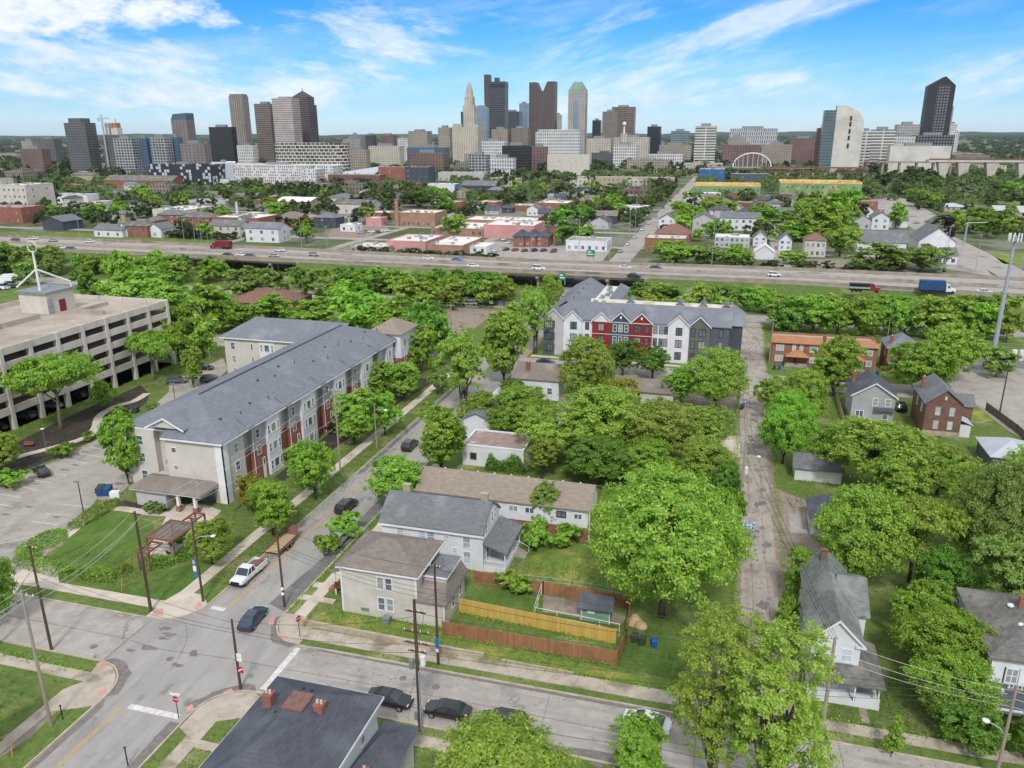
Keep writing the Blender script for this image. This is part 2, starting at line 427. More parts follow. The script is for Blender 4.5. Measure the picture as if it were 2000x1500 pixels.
noisy('old_shingle',hx('#76736f'),hx('#615e5b'),1.3,.95,stretch=(1,1,3),c3=hx('#87837c'),s3=.3,r3=(.45,.65),c4=hx('#57544f'),s4=1.6,spec=.1,lines=(.16,.2))
noisy('green_grey_shingle',hx('#7d807c'),hx('#696b69'),1.1,.95,stretch=(1,1,3),c3=hx('#8d908a'),s3=.25,r3=(.45,.65),c4=hx('#5b5d5c'),s4=.9,spec=.1,lines=(.16,.2))
noisy('brown_shingle',hx('#867c75'),hx('#766d66'),1.2,.95,stretch=(1,1,4),c3=hx('#928881'),s3=.22,c4=hx('#6e665f'),s4=3.0,spec=.1,lines=(.16,.2))
noisy('tan_shingle',hx('#978a7e'),hx('#887b6f'),1.2,.95,stretch=(1,1,4),spec=.1,lines=(.16,.2))
noisy('red_shingle',hx('#8a6a61'),hx('#775a53'),1.2,.95,stretch=(1,1,4),spec=.1)
noisy('orange_shingle',hx('#b08262'),hx('#9e7252'),1.2,.9,stretch=(1,1,4),spec=.1,lines=(.16,.2))
noisy('white_roof',hx('#e2dcd5'),hx('#d5cec6'),.12,.8,c3=hx('#bfb7ae'),s3=.05,r3=(.52,.75))
noisy('membrane',hx('#d8d2c8'),hx('#c9c2b8'),.3,.8,c3=hx('#b5aea4'),s3=.15)
noisy('pink_grey_roof',hx('#a08a84'),hx('#8f7872'),.6,.95,c3=hx('#cfc7c0'),s3=.28,r3=(.6,.66),c4=hx('#75645e'),s4=.8)
noisy('metal_roof',hx('#8b8178'),hx('#7d736a'),.6,.6,spec=.4)
noisy('dark_metal_roof',hx('#5d5d63'),hx('#4e4e54'),.6,.55,spec=.4)
noisy('pale_metal_roof',hx('#b5b9bf'),hx('#a5a9af'),.3,.6,spec=.4)
noisy('blue_wall',hx('#3d6a94'),hx('#335a80'),.2,.8)
noisy('pink_wall',hx('#c99693'),hx('#bb8885'),.2,.85)
noisy('orange_wall',hx('#a68470'),hx('#967561'),.3,.85)
noisy('timber_yellow',hx('#d6b878'),hx('#c4a565'),.25,.85,c3=hx('#e0cda0'),s3=.1)
noisy('timber_green',hx('#7da06c'),hx('#6c8f5c'),.12,.85,c3=hx('#b9a468'),s3=.25,r3=(.55,.65))
brick('brick',hx('#9e6050'),hx('#8c5245'),hx('#a08a80'))
brick('dark_brick',hx('#7f5c50'),hx('#6e4d43'),hx('#8c7a70'))
brick('orange_brick',hx('#9a6a50'),hx('#8a5b43'),hx('#a58b78'))
noisy('wood_pole',hx('#5d4c40'),hx('#4a3c33'),1.5,.95,stretch=(1,1,.2))
noisy('pale_pole',hx('#a3978a'),hx('#8c8175'),1.5,.95,stretch=(1,1,.2))
noisy('bark',hx('#5a5046'),hx('#463e37'),2.0,.95,stretch=(1,1,.3))
noisy('bark_pale',hx('#8a7f72'),hx('#6f665c'),2.0,.95,stretch=(1,1,.3))
noisy('fence_brown',hx('#a27555'),hx('#8d6345'),1.2,.9,stretch=(4,4,.3),c3=hx('#7d5a42'),s3=.5,boards=.16)
noisy('fence_yellow',hx('#d0b060'),hx('#bd9c4e'),1.2,.9,stretch=(4,4,.3),boards=.16)
noisy('fence_grey',hx('#7d7265'),hx('#6a6055'),1.2,.9,stretch=(4,4,.3),boards=.16)
noisy('pergola_red',hx('#8d5a55'),hx('#7b4d49'),1.0,.8)
noisy('steel_grey',hx('#8f9499'),hx('#7d8287'),.8,.5,spec=.5,metal=.3)
noisy('galvanised',hx('#a7aeb6'),hx('#969da5'),.6,.5,spec=.5,metal=.2)
noisy('white_metal',hx('#dddddb'),hx('#cfcfcd'),.8,.5)
noisy('black_metal',hx('#2c2b2a'),hx('#232221'),.8,.5)
noisy('wire_dark',hx('#3b3937'),hx('#2f2d2c'),.3,.6)
noisy('wire_pale',hx('#b9bab6'),hx('#a3a49f'),.3,.5,spec=.5)
noisy('sign_red',hx('#b2322f'),hx('#a02b28'),2.0,.5)
noisy('sign_blue',hx('#2f74b5'),hx('#2a69a5'),2.0,.5)
noisy('sign_green',hx('#21875f'),hx('#1d7a56'),1.0,.5)
noisy('sign_white',hx('#e4e4e2'),hx('#d7d7d5'),2.0,.5)
noisy('sign_yellow',hx('#d69a2c'),hx('#c48d27'),2.0,.5)
noisy('bin_blue',hx('#2c56a8'),hx('#264c96'),2.0,.5)
noisy('bin_dark',hx('#3c4a45'),hx('#34413d'),2.0,.6)
noisy('skip_blue',hx('#2d4f7c'),hx('#26456d'),1.5,.6)
noisy('tarp_blue',hx('#5f92c8'),hx('#dfe3e6'),3.0,.6)
noisy('rust',hx('#82625a'),hx('#70524a'),1.4,.9)
noisy('plywood',hx('#b9a282'),hx('#a8916f'),1.0,.85)
noisy('rubber',hx('#242424'),hx('#2e2d2c'),2.0,.85)
noisy('rim',hx('#9b9da0'),hx('#85878a'),2.0,.4,spec=.5,metal=.5)
noisy('door_red',hx('#7d2f2c'),hx('#6c2826'),1.0,.7)
noisy('brown_door',hx('#6b4030'),hx('#5a3528'),1.0,.7)
noisy('far_wood',hx('#46602f'),hx('#35502a'),.01,.95,c3=hx('#3b5238'),s3=.003,c4=hx('#57703c'),s4=.05,spec=.05)
glass_mat('window_glass',hx('#4a5359'))
glass_mat('pale_glass',hx('#8d979d'))
glass_mat('car_glass',hx('#2a3036'),.08)
paint('paint_black',hx('#1d1e21'));paint('paint_white',hx('#dcdcdc'));paint('paint_blue',hx('#26374f'));paint('paint_silver',hx('#a9adb1'),.3,.6,.3)
paint('paint_grey',hx('#5d6167'),.3,.6,.3);paint('paint_gold',hx('#aaa28f'),.35,.5,.3);paint('paint_red',hx('#8f2723'));paint('paint_sky',hx('#2f6fa6'))
noisy('lamp_red',hx('#8e2320'),hx('#7c1e1c'),3.0,.3);noisy('lamp_clear',hx('#d8dadb'),hx('#c5c8c9'),3.0,.25)
leaf('leaf_mid',(0.130,0.283,0.021),(0.260,0.485,0.035),(0.477,0.600,0.080))
leaf('leaf_dark',(0.078,0.192,0.019),(0.159,0.332,0.033),(0.301,0.508,0.066))
leaf('leaf_bright',(0.156,0.295,0.028),(0.296,0.505,0.046),(0.541,0.600,0.114))
leaf('leaf_olive',(0.171,0.280,0.032),(0.311,0.448,0.049),(0.516,0.600,0.101))
leaf('leaf_yellow',(.26,.29,.015),(.34,.34,.02),(.42,.37,.035))
leaf('leaf_dull',(0.143,0.242,0.048),(0.253,0.382,0.070),(0.423,0.549,0.123))
leaf('leaf_purple',(.052,.030,.024),(.068,.042,.030),(.095,.060,.042))
leaf('leaf_hedge',(0.111,0.234,0.017),(0.206,0.376,0.028),(0.358,0.506,0.059))
leaf('leaf_spring',(.25,.40,.035),(.33,.48,.05),(.47,.59,.14),trans=.42)
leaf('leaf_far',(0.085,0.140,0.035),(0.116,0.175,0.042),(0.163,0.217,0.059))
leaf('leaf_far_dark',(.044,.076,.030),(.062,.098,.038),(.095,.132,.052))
leaf('grass_blade',(.075,.125,.025),(.11,.165,.035),(.17,.20,.06),var=.2)
leaf('leaf_lime',(.17,.24,.012),(.22,.29,.018),(.28,.33,.04))
# ---------------------------------------------------------------- trees
def quads_mesh(name,c,n,size,rng,aspect=1.0):
 """one small leaf-shaped face for every centre c with facing n"""
 k=len(c)
 r=rng.normal(size=(k,3));t=np.cross(n,r);t/=np.linalg.norm(t,axis=1)[:,None]+1e-9
 b=np.cross(n,t)
 s=(size*rng.uniform(.6,1.35,k))[:,None]
 bend=n*s*rng.uniform(-.35,.1,(k,1))
 v=np.empty((k,4,3))
 v[:,0]=c-t*s;v[:,1]=c-b*s*.62*aspect+bend*.3;v[:,2]=c+t*s;v[:,3]=c+b*s*.62*aspect+bend
 me=bpy.data.meshes.new(name)
 me.vertices.add(k*4);me.vertices.foreach_set('co',v.ravel())
 me.loops.add(k*4);me.loops.foreach_set('vertex_index',np.arange(k*4,dtype=np.int32))
 me.polygons.add(k);me.polygons.foreach_set('loop_start',np.arange(0,k*4,4,dtype=np.int32))
 me.update(calc_edges=True)
 return me
def crown_points(rng,w_,h,base,n,shape='round',lobes=14,clump=.75,inner=.16,fill=1.0,ragged=.12):
 """leaf centres and facings for a crown of width w_, top h, lowest leaves at base"""
 rx,rz,zc=w_/2,(h-base)/2,(h+base)/2
 L=[]
 for i in range(lobes):
  u=rng.uniform(-1,1);a=rng.uniform(0,2*math.pi)if shape!='spread' else 2*math.pi*i/lobes+rng.normal()*.3
  u=u if i>1 else(.7 if i==0 else.2)
  rad=math.sqrt(max(0,1-u*u))
  if shape=='cone':rad=max(.08,(1-u)/2)**.8*1.0;k=.62
  elif shape=='oval':rad=max(0,1-abs(u)**2.4)**.5;k=.55
  elif shape=='spread':u=abs(u)**.7*.75*(1 if rng.random()>.25 else-1);rad=math.sqrt(1-u*u);k=.68
  else:k=.68
  k*=rng.uniform(.72,1.14)
  lr=rng.uniform(.22,.42)if i%3 else rng.uniform(.36,.5)
  if shape=='cone':lr*=.55+.6*rad
  L.append((math.cos(a)*rad*k*rx,math.sin(a)*rad*k*rx,zc+u*rz*(.66 if shape!='cone' else.82),lr*rx,lr*min(rx,rz)*(.95 if shape!='spread' else.6)))
 L.append((0,0,zc,rx*.48,rz*.58))
 L=np.array(L)
 wts=L[:,3]**2;wts/=wts.sum()
 ncl=max(20,int(n/26))
 li=rng.choice(len(L),ncl,p=wts)
 d=rng.normal(size=(ncl,3));d[:,2]+=.45;d/=np.linalg.norm(d,axis=1)[:,None]
 cr=rng.uniform(.66,1.04+ragged,ncl)[:,None]*np.where(rng.random(ncl)<.1,1.22,1.0)[:,None]
 cc=L[li,:3]+d*np.stack([L[li,3],L[li,3],L[li,4]],1)*cr
 # clumps buried deep inside another lobe are dropped
 deep=np.zeros(ncl,bool)
 for j in range(len(L)):
  q=(cc-L[j,:3])/np.array([L[j,3],L[j,3],L[j,4]])
  deep|=(np.linalg.norm(q,axis=1)<.66)&(li!=j)
 keep=~deep|(rng.random(ncl)<inner)
 cc,d,li=cc[keep],d[keep],li[keep]
 per=max(3,int(n/len(cc)))
 ci=np.repeat(np.arange(len(cc)),per)
 spread=clump*(w_/10)**.5
 off=rng.normal(size=(len(ci),3))*np.array([spread,spread,spread*.62])*.55
 c=cc[ci]+off
 out=(c-np.array([0,0,zc-rz*.3]));out/=np.linalg.norm(out,axis=1)[:,None]+1e-9
 nrm=out*.55+d[ci]*.35+rng.normal(size=c.shape)*.55+np.array([0,0,.35])
 nrm/=np.linalg.norm(nrm,axis=1)[:,None]+1e-9
 ok=c[:,2]>base*.85
 return c[ok],nrm[ok],L
def trunk_mesh(name,L,h,base,w_,rng,r=None,mat='bark',stems=1):
 b=B();r=r or max(.12,w_*.028)
 top=base+(h-base)*.45
 for s_ in range(stems):
  a0=rng.uniform(0,6.28);o=r*1.4 if stems>1 else 0
  mid=(math.cos(a0)*o*2+rng.normal()*.12,math.sin(a0)*o*2+rng.normal()*.12,base*.9)
  b.tube([(math.cos(a0)*o,math.sin(a0)*o,-.2),(math.cos(a0)*o*1.2,math.sin(a0)*o*1.2,base*.4),mid,(mid[0]*1.5,mid[1]*1.5,top)],r,7,r*.45)
  pick=[j for j in range(len(L)-1)if j%stems==s_]
  for j in pick:
   e=L[j,:3];z0=min(max(base*.75,e[2]-(h-base)*.35),top)
   t=z0/top
   p0=(mid[0]*t,mid[1]*t,z0)
   pm=((p0[0]+e[0])/2+rng.normal()*.2,(p0[1]+e[1])/2+rng.normal()*.2,(p0[2]+e[2])/2+.1*(h-base)*rng.uniform(0,.6))
   b.tube([p0,pm,tuple(e)],r*.42,5,r*.12)
 return b.mesh(name,mat,True)
PROTO={}
SPEC={ # kind: (width, height, lowest leaves, leaf count, leaf size, shape, lobes, clump)
'huge':(15,14,2.6,62000,.155,'round',52,.50),
'fore':(9,18,3.0,19000,.125,'oval',42,.40),
'big':(11,11.5,1.7,28000,.165,'round',34,.48),
'med':(7.5,8,1.3,14000,.155,'round',22,.38),
'oval':(6.0,9,.9,15000,.155,'oval',24,.38),
'cone':(4.5,8,.8,4200,.21,'cone',16,.42),
'column':(2.6,8.5,.6,3600,.19,'oval',14,.32),
'spread':(9,7.5,2.8,11000,.155,'spread',20,.42),
'airy':(9,12,3.0,12000,.155,'round',24,.40),
'shrub':(3.6,2.8,.15,2200,.19,'round',9,.34),
'farbig':(11,10.5,.7,4200,.42,'round',14,.75),
'farmed':(7.5,8,.6,2600,.38,'round',10,.6),
'farsmall':(5,5.5,.4,1200,.36,'round',8,.5),
'farcone':(5.5,9.5,.6,1200,.45,'cone',12,.5),
'dot':(9,9,.5,420,.85,'round',8,.85),
}
NVAR={'huge':2,'fore':2,'big':3,'med':4,'oval':2,'cone':2,'column':1,'spread':3,'airy':2,'shrub':3,'farbig':4,'farmed':4,'farsmall':3,'farcone':2,'dot':4}
def proto(kind,i):
 i%=NVAR[kind]
 if(kind,i)in PROTO:return PROTO[kind,i]
 w_,h,base,n,ls,shape,lobes,cl=SPEC[kind]
 rng=np.random.default_rng(sum(map(ord,kind))*7+i)
 c,nrm,L=crown_points(rng,w_,h,base,n,shape,lobes,cl)
 me=quads_mesh('crown',c,nrm,ls,rng)
 me.materials.append(MATS['leaf_mid'])
 # true size, so that a tree asked for comes out that size
 wid=np.percentile(np.abs(c[:,0]),98)+np.percentile(np.abs(c[:,1]),98);top=np.percentile(c[:,2],99.6)
 tm=None
 if kind!='dot':
  tm=trunk_mesh('trunk',L,h,base,w_,rng,stems=3 if kind=='shrub' else(2 if kind in('airy','fore')else 1))
 PROTO[kind,i]=(me,tm,wid,top)
 return PROTO[kind,i]
WOODS=[]
_vc=[0]
def tree(*a,**k):
 """trees are stood up at the end, the ones that show largest first"""
 WOODS.append((a,k))
def grow(keep=296):
 def score(q):
  x,y,w_,h=q[0][:4];px,py=proj(x,y,h/2)
  return ppm(x,y,h/2)**2*w_*h*(1 if-60<px<2060 and py<1600 else.02)
 lv=[q for q in WOODS if q[1].get('name','leafy_tree')=='leafy_tree']
 lv.sort(key=score,reverse=True);far=lv[keep:];ids=set(map(id,far))
 for q in WOODS:
  if id(q)not in ids:plant_tree(*q[0],**q[1])
 dim=dict(leaf_mid='leaf_far',leaf_bright='leaf_mid',leaf_olive='leaf_far',leaf_dull='leaf_far',leaf_dark='leaf_far_dark') # same trees, distance haze put into darker, duller leaf colours
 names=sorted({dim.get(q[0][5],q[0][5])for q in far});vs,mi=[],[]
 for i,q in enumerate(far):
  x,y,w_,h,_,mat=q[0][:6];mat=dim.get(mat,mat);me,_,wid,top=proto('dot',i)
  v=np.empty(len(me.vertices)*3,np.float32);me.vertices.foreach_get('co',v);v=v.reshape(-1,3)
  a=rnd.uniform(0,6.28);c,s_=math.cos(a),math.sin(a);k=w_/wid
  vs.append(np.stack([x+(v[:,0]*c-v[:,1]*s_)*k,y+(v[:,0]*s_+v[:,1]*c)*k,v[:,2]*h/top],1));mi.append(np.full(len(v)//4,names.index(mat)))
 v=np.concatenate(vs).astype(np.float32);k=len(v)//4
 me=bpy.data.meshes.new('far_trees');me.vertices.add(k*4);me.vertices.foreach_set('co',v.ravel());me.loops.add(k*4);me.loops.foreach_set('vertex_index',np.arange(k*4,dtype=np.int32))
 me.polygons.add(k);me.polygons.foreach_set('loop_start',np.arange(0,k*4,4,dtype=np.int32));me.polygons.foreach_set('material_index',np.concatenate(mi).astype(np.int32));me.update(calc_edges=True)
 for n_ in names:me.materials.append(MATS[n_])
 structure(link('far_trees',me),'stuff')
def plant_tree(x,y,w_,h,kind,mat,label,group=None,name='leafy_tree',cat='tree',parts=True,bark='bark'):
 _vc[0]+=1
 me,tm,wid,top=proto(kind,_vc[0])
 sc=(w_/wid,w_/wid,h/top);rz=rnd.uniform(0,6.28)
 if not parts or tm is None:
  o=link(name,me,None,(x,y,0),rz,mat,scale=sc)
  return tag(o,label,cat,group)
 t=thing(name,label,cat,(x,y,0),rz,group)
 link('crown',me,t,mat=mat,scale=sc)
 link('trunk',tm,t,mat=bark,scale=sc)
 return t
def ptree(px,py,wpx,ytop,kind,mat,label,group=None,name='leafy_tree',cat='tree',parts=True,bark='bark'):
 """a tree standing where the ground shows at (px, py), as wide and tall as the picture shows it"""
 x,y=g(px,py);h=height(x,y,ytop);w_=wpx/ppm(x,y,h*.6)
 return tree(x,y,w_,h,kind,mat,label,group,name=name,cat=cat,parts=parts,bark=bark)
def leafbox(name,pts,h,mat,label,cat,seed=1,dens=26,size=.16,group=None,roundness=.35):
 """a clipped hedge or planting bed along the plan polygon pts"""
 rng=np.random.default_rng(seed)
 P_=np.array(pts);lo,hi=P_.min(0),P_.max(0)
 n0=int((hi-lo).prod()*dens*1.8)+50
 q=rng.uniform(lo,hi,(n0,2))
 ins=np.zeros(n0,bool);dist=np.full(n0,1e9)
 for i in range(len(P_)):
  a,b2=P_[i],P_[(i+1)%len(P_)]
  cond=(a[1]>q[:,1])!=(b2[1]>q[:,1])
  xi=(b2[0]-a[0])*(q[:,1]-a[1])/(b2[1]-a[1]+1e-12)+a[0]
  ins^=cond&(q[:,0]<xi)
  ab=b2-a;t=np.clip(((q-a)@ab)/(ab@ab+1e-12),0,1)
  dist=np.minimum(dist,np.linalg.norm(q-(a+t[:,None]*ab),axis=1))
 q,dist=q[ins],dist[ins]
 lump=.82+.3*np.sin(q[:,0]*1.3+seed)*np.sin(q[:,1]*1.1+seed*2)
 zt=h*np.minimum(1,(dist/(h*roundness+.05))**.5)*lump
 z=zt*rng.uniform(.55,1.05,len(q))**np.where(dist<h*.5,1.6,.6)
 c=np.stack([q[:,0],q[:,1],np.maximum(z,.08)],1)
 nrm=rng.normal(size=c.shape)*.6+np.array([0,0,.9]);nrm/=np.linalg.norm(nrm,axis=1)[:,None]
 me=quads_mesh(name,c-np.array([lo[0],lo[1],0]),nrm,size,rng);me.materials.append(MATS[mat])
 o=link(name,me,None,(lo[0],lo[1],0));return tag(o,label,cat,group)
 # ---------------------------------------------------------------- houses
WIN={}
def window(par,side,s,z,ww,wh,box,frame='white_paint',pane='window_glass',style='sash',name='window',proud=0.0):
 """a window in the wall 'side' of box (x0,x1,y0,y1): s along the wall from its west or south end, z sill height"""
 key=(round(ww,2),round(wh,2),style)
 if key not in WIN:
  fb,pb=B(),B();t=.11
  fb.box(-ww/2-t,ww/2+t,-.075,.02,-t,0).box(-ww/2-t,ww/2+t,-.06,.02,wh,wh+t)
  fb.box(-ww/2-t,-ww/2,-.06,.02,0,wh).box(ww/2,ww/2+t,-.06,.02,0,wh)
  if style in('sash','pair'):fb.box(-ww/2,ww/2,-.05,.02,wh/2-.035,wh/2+.035)
  if style in('pair','double'):fb.box(-.05,.05,-.055,.02,0,wh)
  if style=='triple':
   for k in(-.25,.25):fb.box(k*ww-.06,k*ww+.06,-.055,.02,0,wh)
  pb.box(-ww/2,ww/2,-.02,.015,0,wh)
  WIN[key]=(fb.mesh('window','white_paint'),pb.mesh('pane','window_glass'))
 x0,x1,y0,y1=box
 loc,rz={'S':((x0+s,y0-proud,z),0),'N':((x0+s,y1+proud,z),math.pi),'E':((x1+proud,y0+s,z),math.pi/2),'W':((x0-proud,y0+s,z),-math.pi/2)}[side]
 o=link(name,WIN[key][0],par,loc,rz,frame)
 link('pane',WIN[key][1],o,mat=pane)
 return o
SWIN={}
def swin(par,side,s,z,ww,wh,box,pane='window_glass'):
 """window of a building too far off for its frame to show"""
 key=(round(ww,1),round(wh,1))
 if key not in SWIN:SWIN[key]=B().box(-ww/2,ww/2,-.06,.03,0,wh).mesh('window','window_glass')
 x0,x1,y0,y1=box
 loc,rz={'S':((x0+s,y0,z),0),'N':((x0+s,y1,z),math.pi),'E':((x1,y0+s,z),math.pi/2),'W':((x0,y0+s,z),-math.pi/2)}[side]
 return link('window',SWIN[key],par,loc,rz,pane)
def gable_walls(b,x0,x1,y0,y1,z0,z1,rise,axis):
 if axis=='x':
  ym=(y0+y1)/2;b.extr([(x0,y0,z0),(x0,y0,z1),(x0,ym,z1+rise),(x0,y1,z1),(x0,y1,z0)][::-1],(x1-x0,0,0))
 else:
  xm=(x0+x1)/2;b.extr([(x0,y0,z0),(x1,y0,z0),(x1,y0,z1),(xm,y0,z1+rise),(x0,y0,z1)][::-1],(0,y1-y0,0))
 return b
def gable_roof(b,x0,x1,y0,y1,z,rise,axis,over=.35,t=.16):
 if axis=='x':
  ym,hw=(y0+y1)/2,(y1-y0)/2;dz=rise/hw*over
  for s_ in(-1,1):
   e=ym+s_*(hw+over)
   pts=[(x0-over,e,z-dz+.02),(x1+over,e,z-dz+.02),(x1+over,ym,z+rise+.02),(x0-over,ym,z+rise+.02)]
   b.extr(pts if s_<0 else pts[::-1],(0,0,t))
 else:
  xm,hw=(x0+x1)/2,(x1-x0)/2;dz=rise/hw*over
  for s_ in(-1,1):
   e=xm+s_*(hw+over)
   pts=[(e,y0-over,z-dz+.02),(xm,y0-over,z+rise+.02),(xm,y1+over,z+rise+.02),(e,y1+over,z-dz+.02)]
   b.extr(pts if s_<0 else pts[::-1],(0,0,t))
 return b
def hip_roof(b,x0,x1,y0,y1,z,rise,over=.4,t=.16,ridge=None):
 x0-=over;x1+=over;y0-=over;y1+=over
 wx,wy=x1-x0,y1-y0
 i=min(wx,wy)/2 if ridge is None else ridge
 if wx>=wy:ra,rb=(x0+i,(y0+y1)/2),(x1-i,(y0+y1)/2)
 else:ra,rb=((x0+x1)/2,y0+i),((x0+x1)/2,y1-i)
 v=[(x0,y0,z),(x1,y0,z),(x1,y1,z),(x0,y1,z),(x0,y0,z+t),(x1,y0,z+t),(x1,y1,z+t),(x0,y1,z+t),(ra[0],ra[1],z+rise+t),(rb[0],rb[1],z+rise+t)]
 f=[(3,2,1,0),(0,1,5,4),(1,2,6,5),(2,3,7,6),(3,0,4,7)]
 f+=[(4,5,9,8),(6,7,8,9),(5,6,9),(7,4,8)]if wx>=wy else[(5,6,9,8),(7,4,8,9),(4,5,8),(6,7,9)]
 return b.add(v,f)
def chimney(par,x,y,z0,z1,sx=.7,sy=.55,mat='brick',pots=1):
 b=B().cbox(x,y,z0,sx,sy,z1-z0).cbox(x,y,z1,sx+.14,sy+.14,.12)
 o=b.build('chimney',mat,par)
 for k in range(pots):
  B().cyl(x+(k-(pots-1)/2)*.35,y,z1+.12,z1+.42,.12,.10,8).build('pot','tan_siding',o)
 return o
def house(name,label,cat,x0,x1,y0,y1,h,roof,wall,roofm,wins=(),far=False,group=None,trim=True,rz=0,chim=(),nz=0):
 """roof: ('gable', rise, axis) | ('hip', rise) | ('flat', parapet). The thing stands at the middle of its plan"""
 cx,cy=(x0+x1)/2,(y0+y1)/2
 a,b_,c,d=x0-cx,x1-cx,y0-cy,y1-cy
 t=thing(name,label,cat,(cx,cy,0),rz,group)
 wb,rb=B(),B()
 if roof[0]=='gable':
  gable_walls(wb,a,b_,c,d,-.2,h,roof[1],roof[2]);gable_roof(rb,a,b_,c,d,h,roof[1],roof[2],.4 if h<9 else.6)
 elif roof[0]=='hip':
  wb.box(a,b_,c,d,-.2,h);hip_roof(rb,a,b_,c,d,h+.003,roof[1],.45)
 else:
  p=roof[1];wb.box(a,b_,c,d,-.2,h)
  rb.box(a+.3,b_-.3,c+.3,d-.3,h+.003,h+.06)
  pb=B().box(a-.06,b_+.06,c-.06,c+.3,h,h+p).box(a-.06,b_+.06,d-.3,d+.06,h,h+p).box(a-.06,a+.3,c+.3,d-.3,h,h+p).box(b_-.3,b_+.06,c+.3,d-.3,h,h+p)
  pb.build('parapet',wall if len(roof)<3 else roof[2],t)
 wb.build('wall',wall,t);r=rb.build('roof',roofm,t)
 for q in chim:chimney(r,q[0]-cx,q[1]-cy,q[2],q[3],*(q[4:]or(.7,.55)))
 bx=(a,b_,c,d)
 for q in wins:
  if far:swin(t,q[0],q[1],q[2],q[3],q[4],bx,*(q[5:]))
  else:window(t,q[0],q[1],q[2],q[3],q[4],bx,*(q[5:]))
 return t
 # ---------------------------------------------------------------- vehicles
CAR={}
def _sec(x,w_,z0,z1,tum=.06):
 return[(x,-w_*.86,z0),(x,-w_,z0+.16),(x,-w_,(z0+z1)/2+.06),(x,-w_+tum,z1-.05),(x,-w_+tum+.1,z1),(x,w_-tum-.1,z1),(x,w_-tum,z1-.05),(x,w_,(z0+z1)/2+.06),(x,w_,z0+.16),(x,w_*.86,z0)]
def car_meshes(kind):
 if kind in CAR:return CAR[kind]
 if kind=='sedan':
  L,S=4.75,[(-2.37,.70,.40,.82),(-2.30,.82,.32,.98),(-1.9,.90,.26,1.02),(-1.2,.92,.24,1.0),(0,.93,.24,.98),(.9,.93,.24,.96),(1.5,.91,.25,.88),(2.1,.86,.28,.78),(2.32,.74,.34,.66),(2.38,.60,.40,.56)]
  gh=dict(b=(-1.75,1.15),r=(-.95,.25),z=(.97,1.44),w=(.84,.64))
  wh,wr=(1.38,-1.42),.33
 elif kind=='suv':
  L,S=4.7,[(-2.33,.78,.45,1.0),(-2.27,.88,.38,1.12),(-1.8,.93,.30,1.12),(-.8,.95,.30,1.10),(.6,.95,.30,1.08),(1.2,.94,.30,1.04),(1.8,.92,.32,.98),(2.2,.86,.36,.88),(2.34,.72,.42,.74)]
  gh=dict(b=(-2.2,1.2),r=(-1.85,.35),z=(1.10,1.68),w=(.86,.70))
  wh,wr=(1.42,-1.40),.37
 elif kind=='pickup':
  L,S=6.0,[(-.35,.96,.45,1.15),(.3,.98,.42,1.15),(1.2,.98,.42,1.14),(1.6,.97,.44,1.14),(2.5,.96,.46,1.10),(2.85,.90,.48,1.02),(2.98,.82,.55,.85)]
  gh=dict(b=(-.32,1.55),r=(-.15,.85),z=(1.13,1.85),w=(.90,.76))
  wh,wr=(1.95,-1.75),.42
 body=B().ring([_sec(*q)for q in S]).mesh('body','paint_black',False)
 bm=B();(b0,b1),(r0,r1),(z0,z1),(wb,wt)=gh['b'],gh['r'],gh['z'],gh['w']
 bot=[(b0,-wb,z0),(b1,-wb,z0),(b1,wb,z0),(b0,wb,z0)];top=[(r0,-wt,z1),(r1,-wt,z1),(r1,wt,z1),(r0,wt,z1)]
 bm.ring([bot,top])
 cab=bm.mesh('window','car_glass')
 rf=B()
 rf.ring([[(r0-.06,-wt-.03,z1-.01),(r1+.06,-wt-.03,z1-.01),(r1+.06,wt+.03,z1-.01),(r0-.06,wt+.03,z1-.01)],[(r0+.1,-wt+.1,z1+.06),(r1-.1,-wt+.1,z1+.06),(r1-.1,wt-.1,z1+.06),(r0+.1,wt-.1,z1+.06)]])
 for p0,p1 in zip(bot,top):rf.tube([p0,p1],.045,5)
 xm=(b0+b1)/2;tm=(r0+r1)/2
 for s_ in(-1,1):rf.tube([(xm,s_*wb,z0),(tm,s_*wt,z1)],.04,5)
 roof=rf.mesh('roof','paint_black')
 ty=B().tube([(0,-.11,0),(0,.11,0)],wr,14).mesh('wheel','rubber')
 ri=B().tube([(0,-.125,0),(0,.125,0)],wr*.62,12).mesh('rim','rim')
 hl=B().box(-.12,.03,-.17,.17,0,.13).mesh('headlight','lamp_clear');tl=B().box(-.03,.08,-.16,.16,0,.16).mesh('tail_light','lamp_red')
 CAR[kind]=dict(body=body,cab=cab,roof=roof,ty=ty,ri=ri,hl=hl,tl=tl,wh=wh,wr=wr,xf=S[-3][0],xb=S[0][0],wf=S[-2][1],zf=S[-3][3],zb=S[1][3],W=.84)
 return CAR[kind]
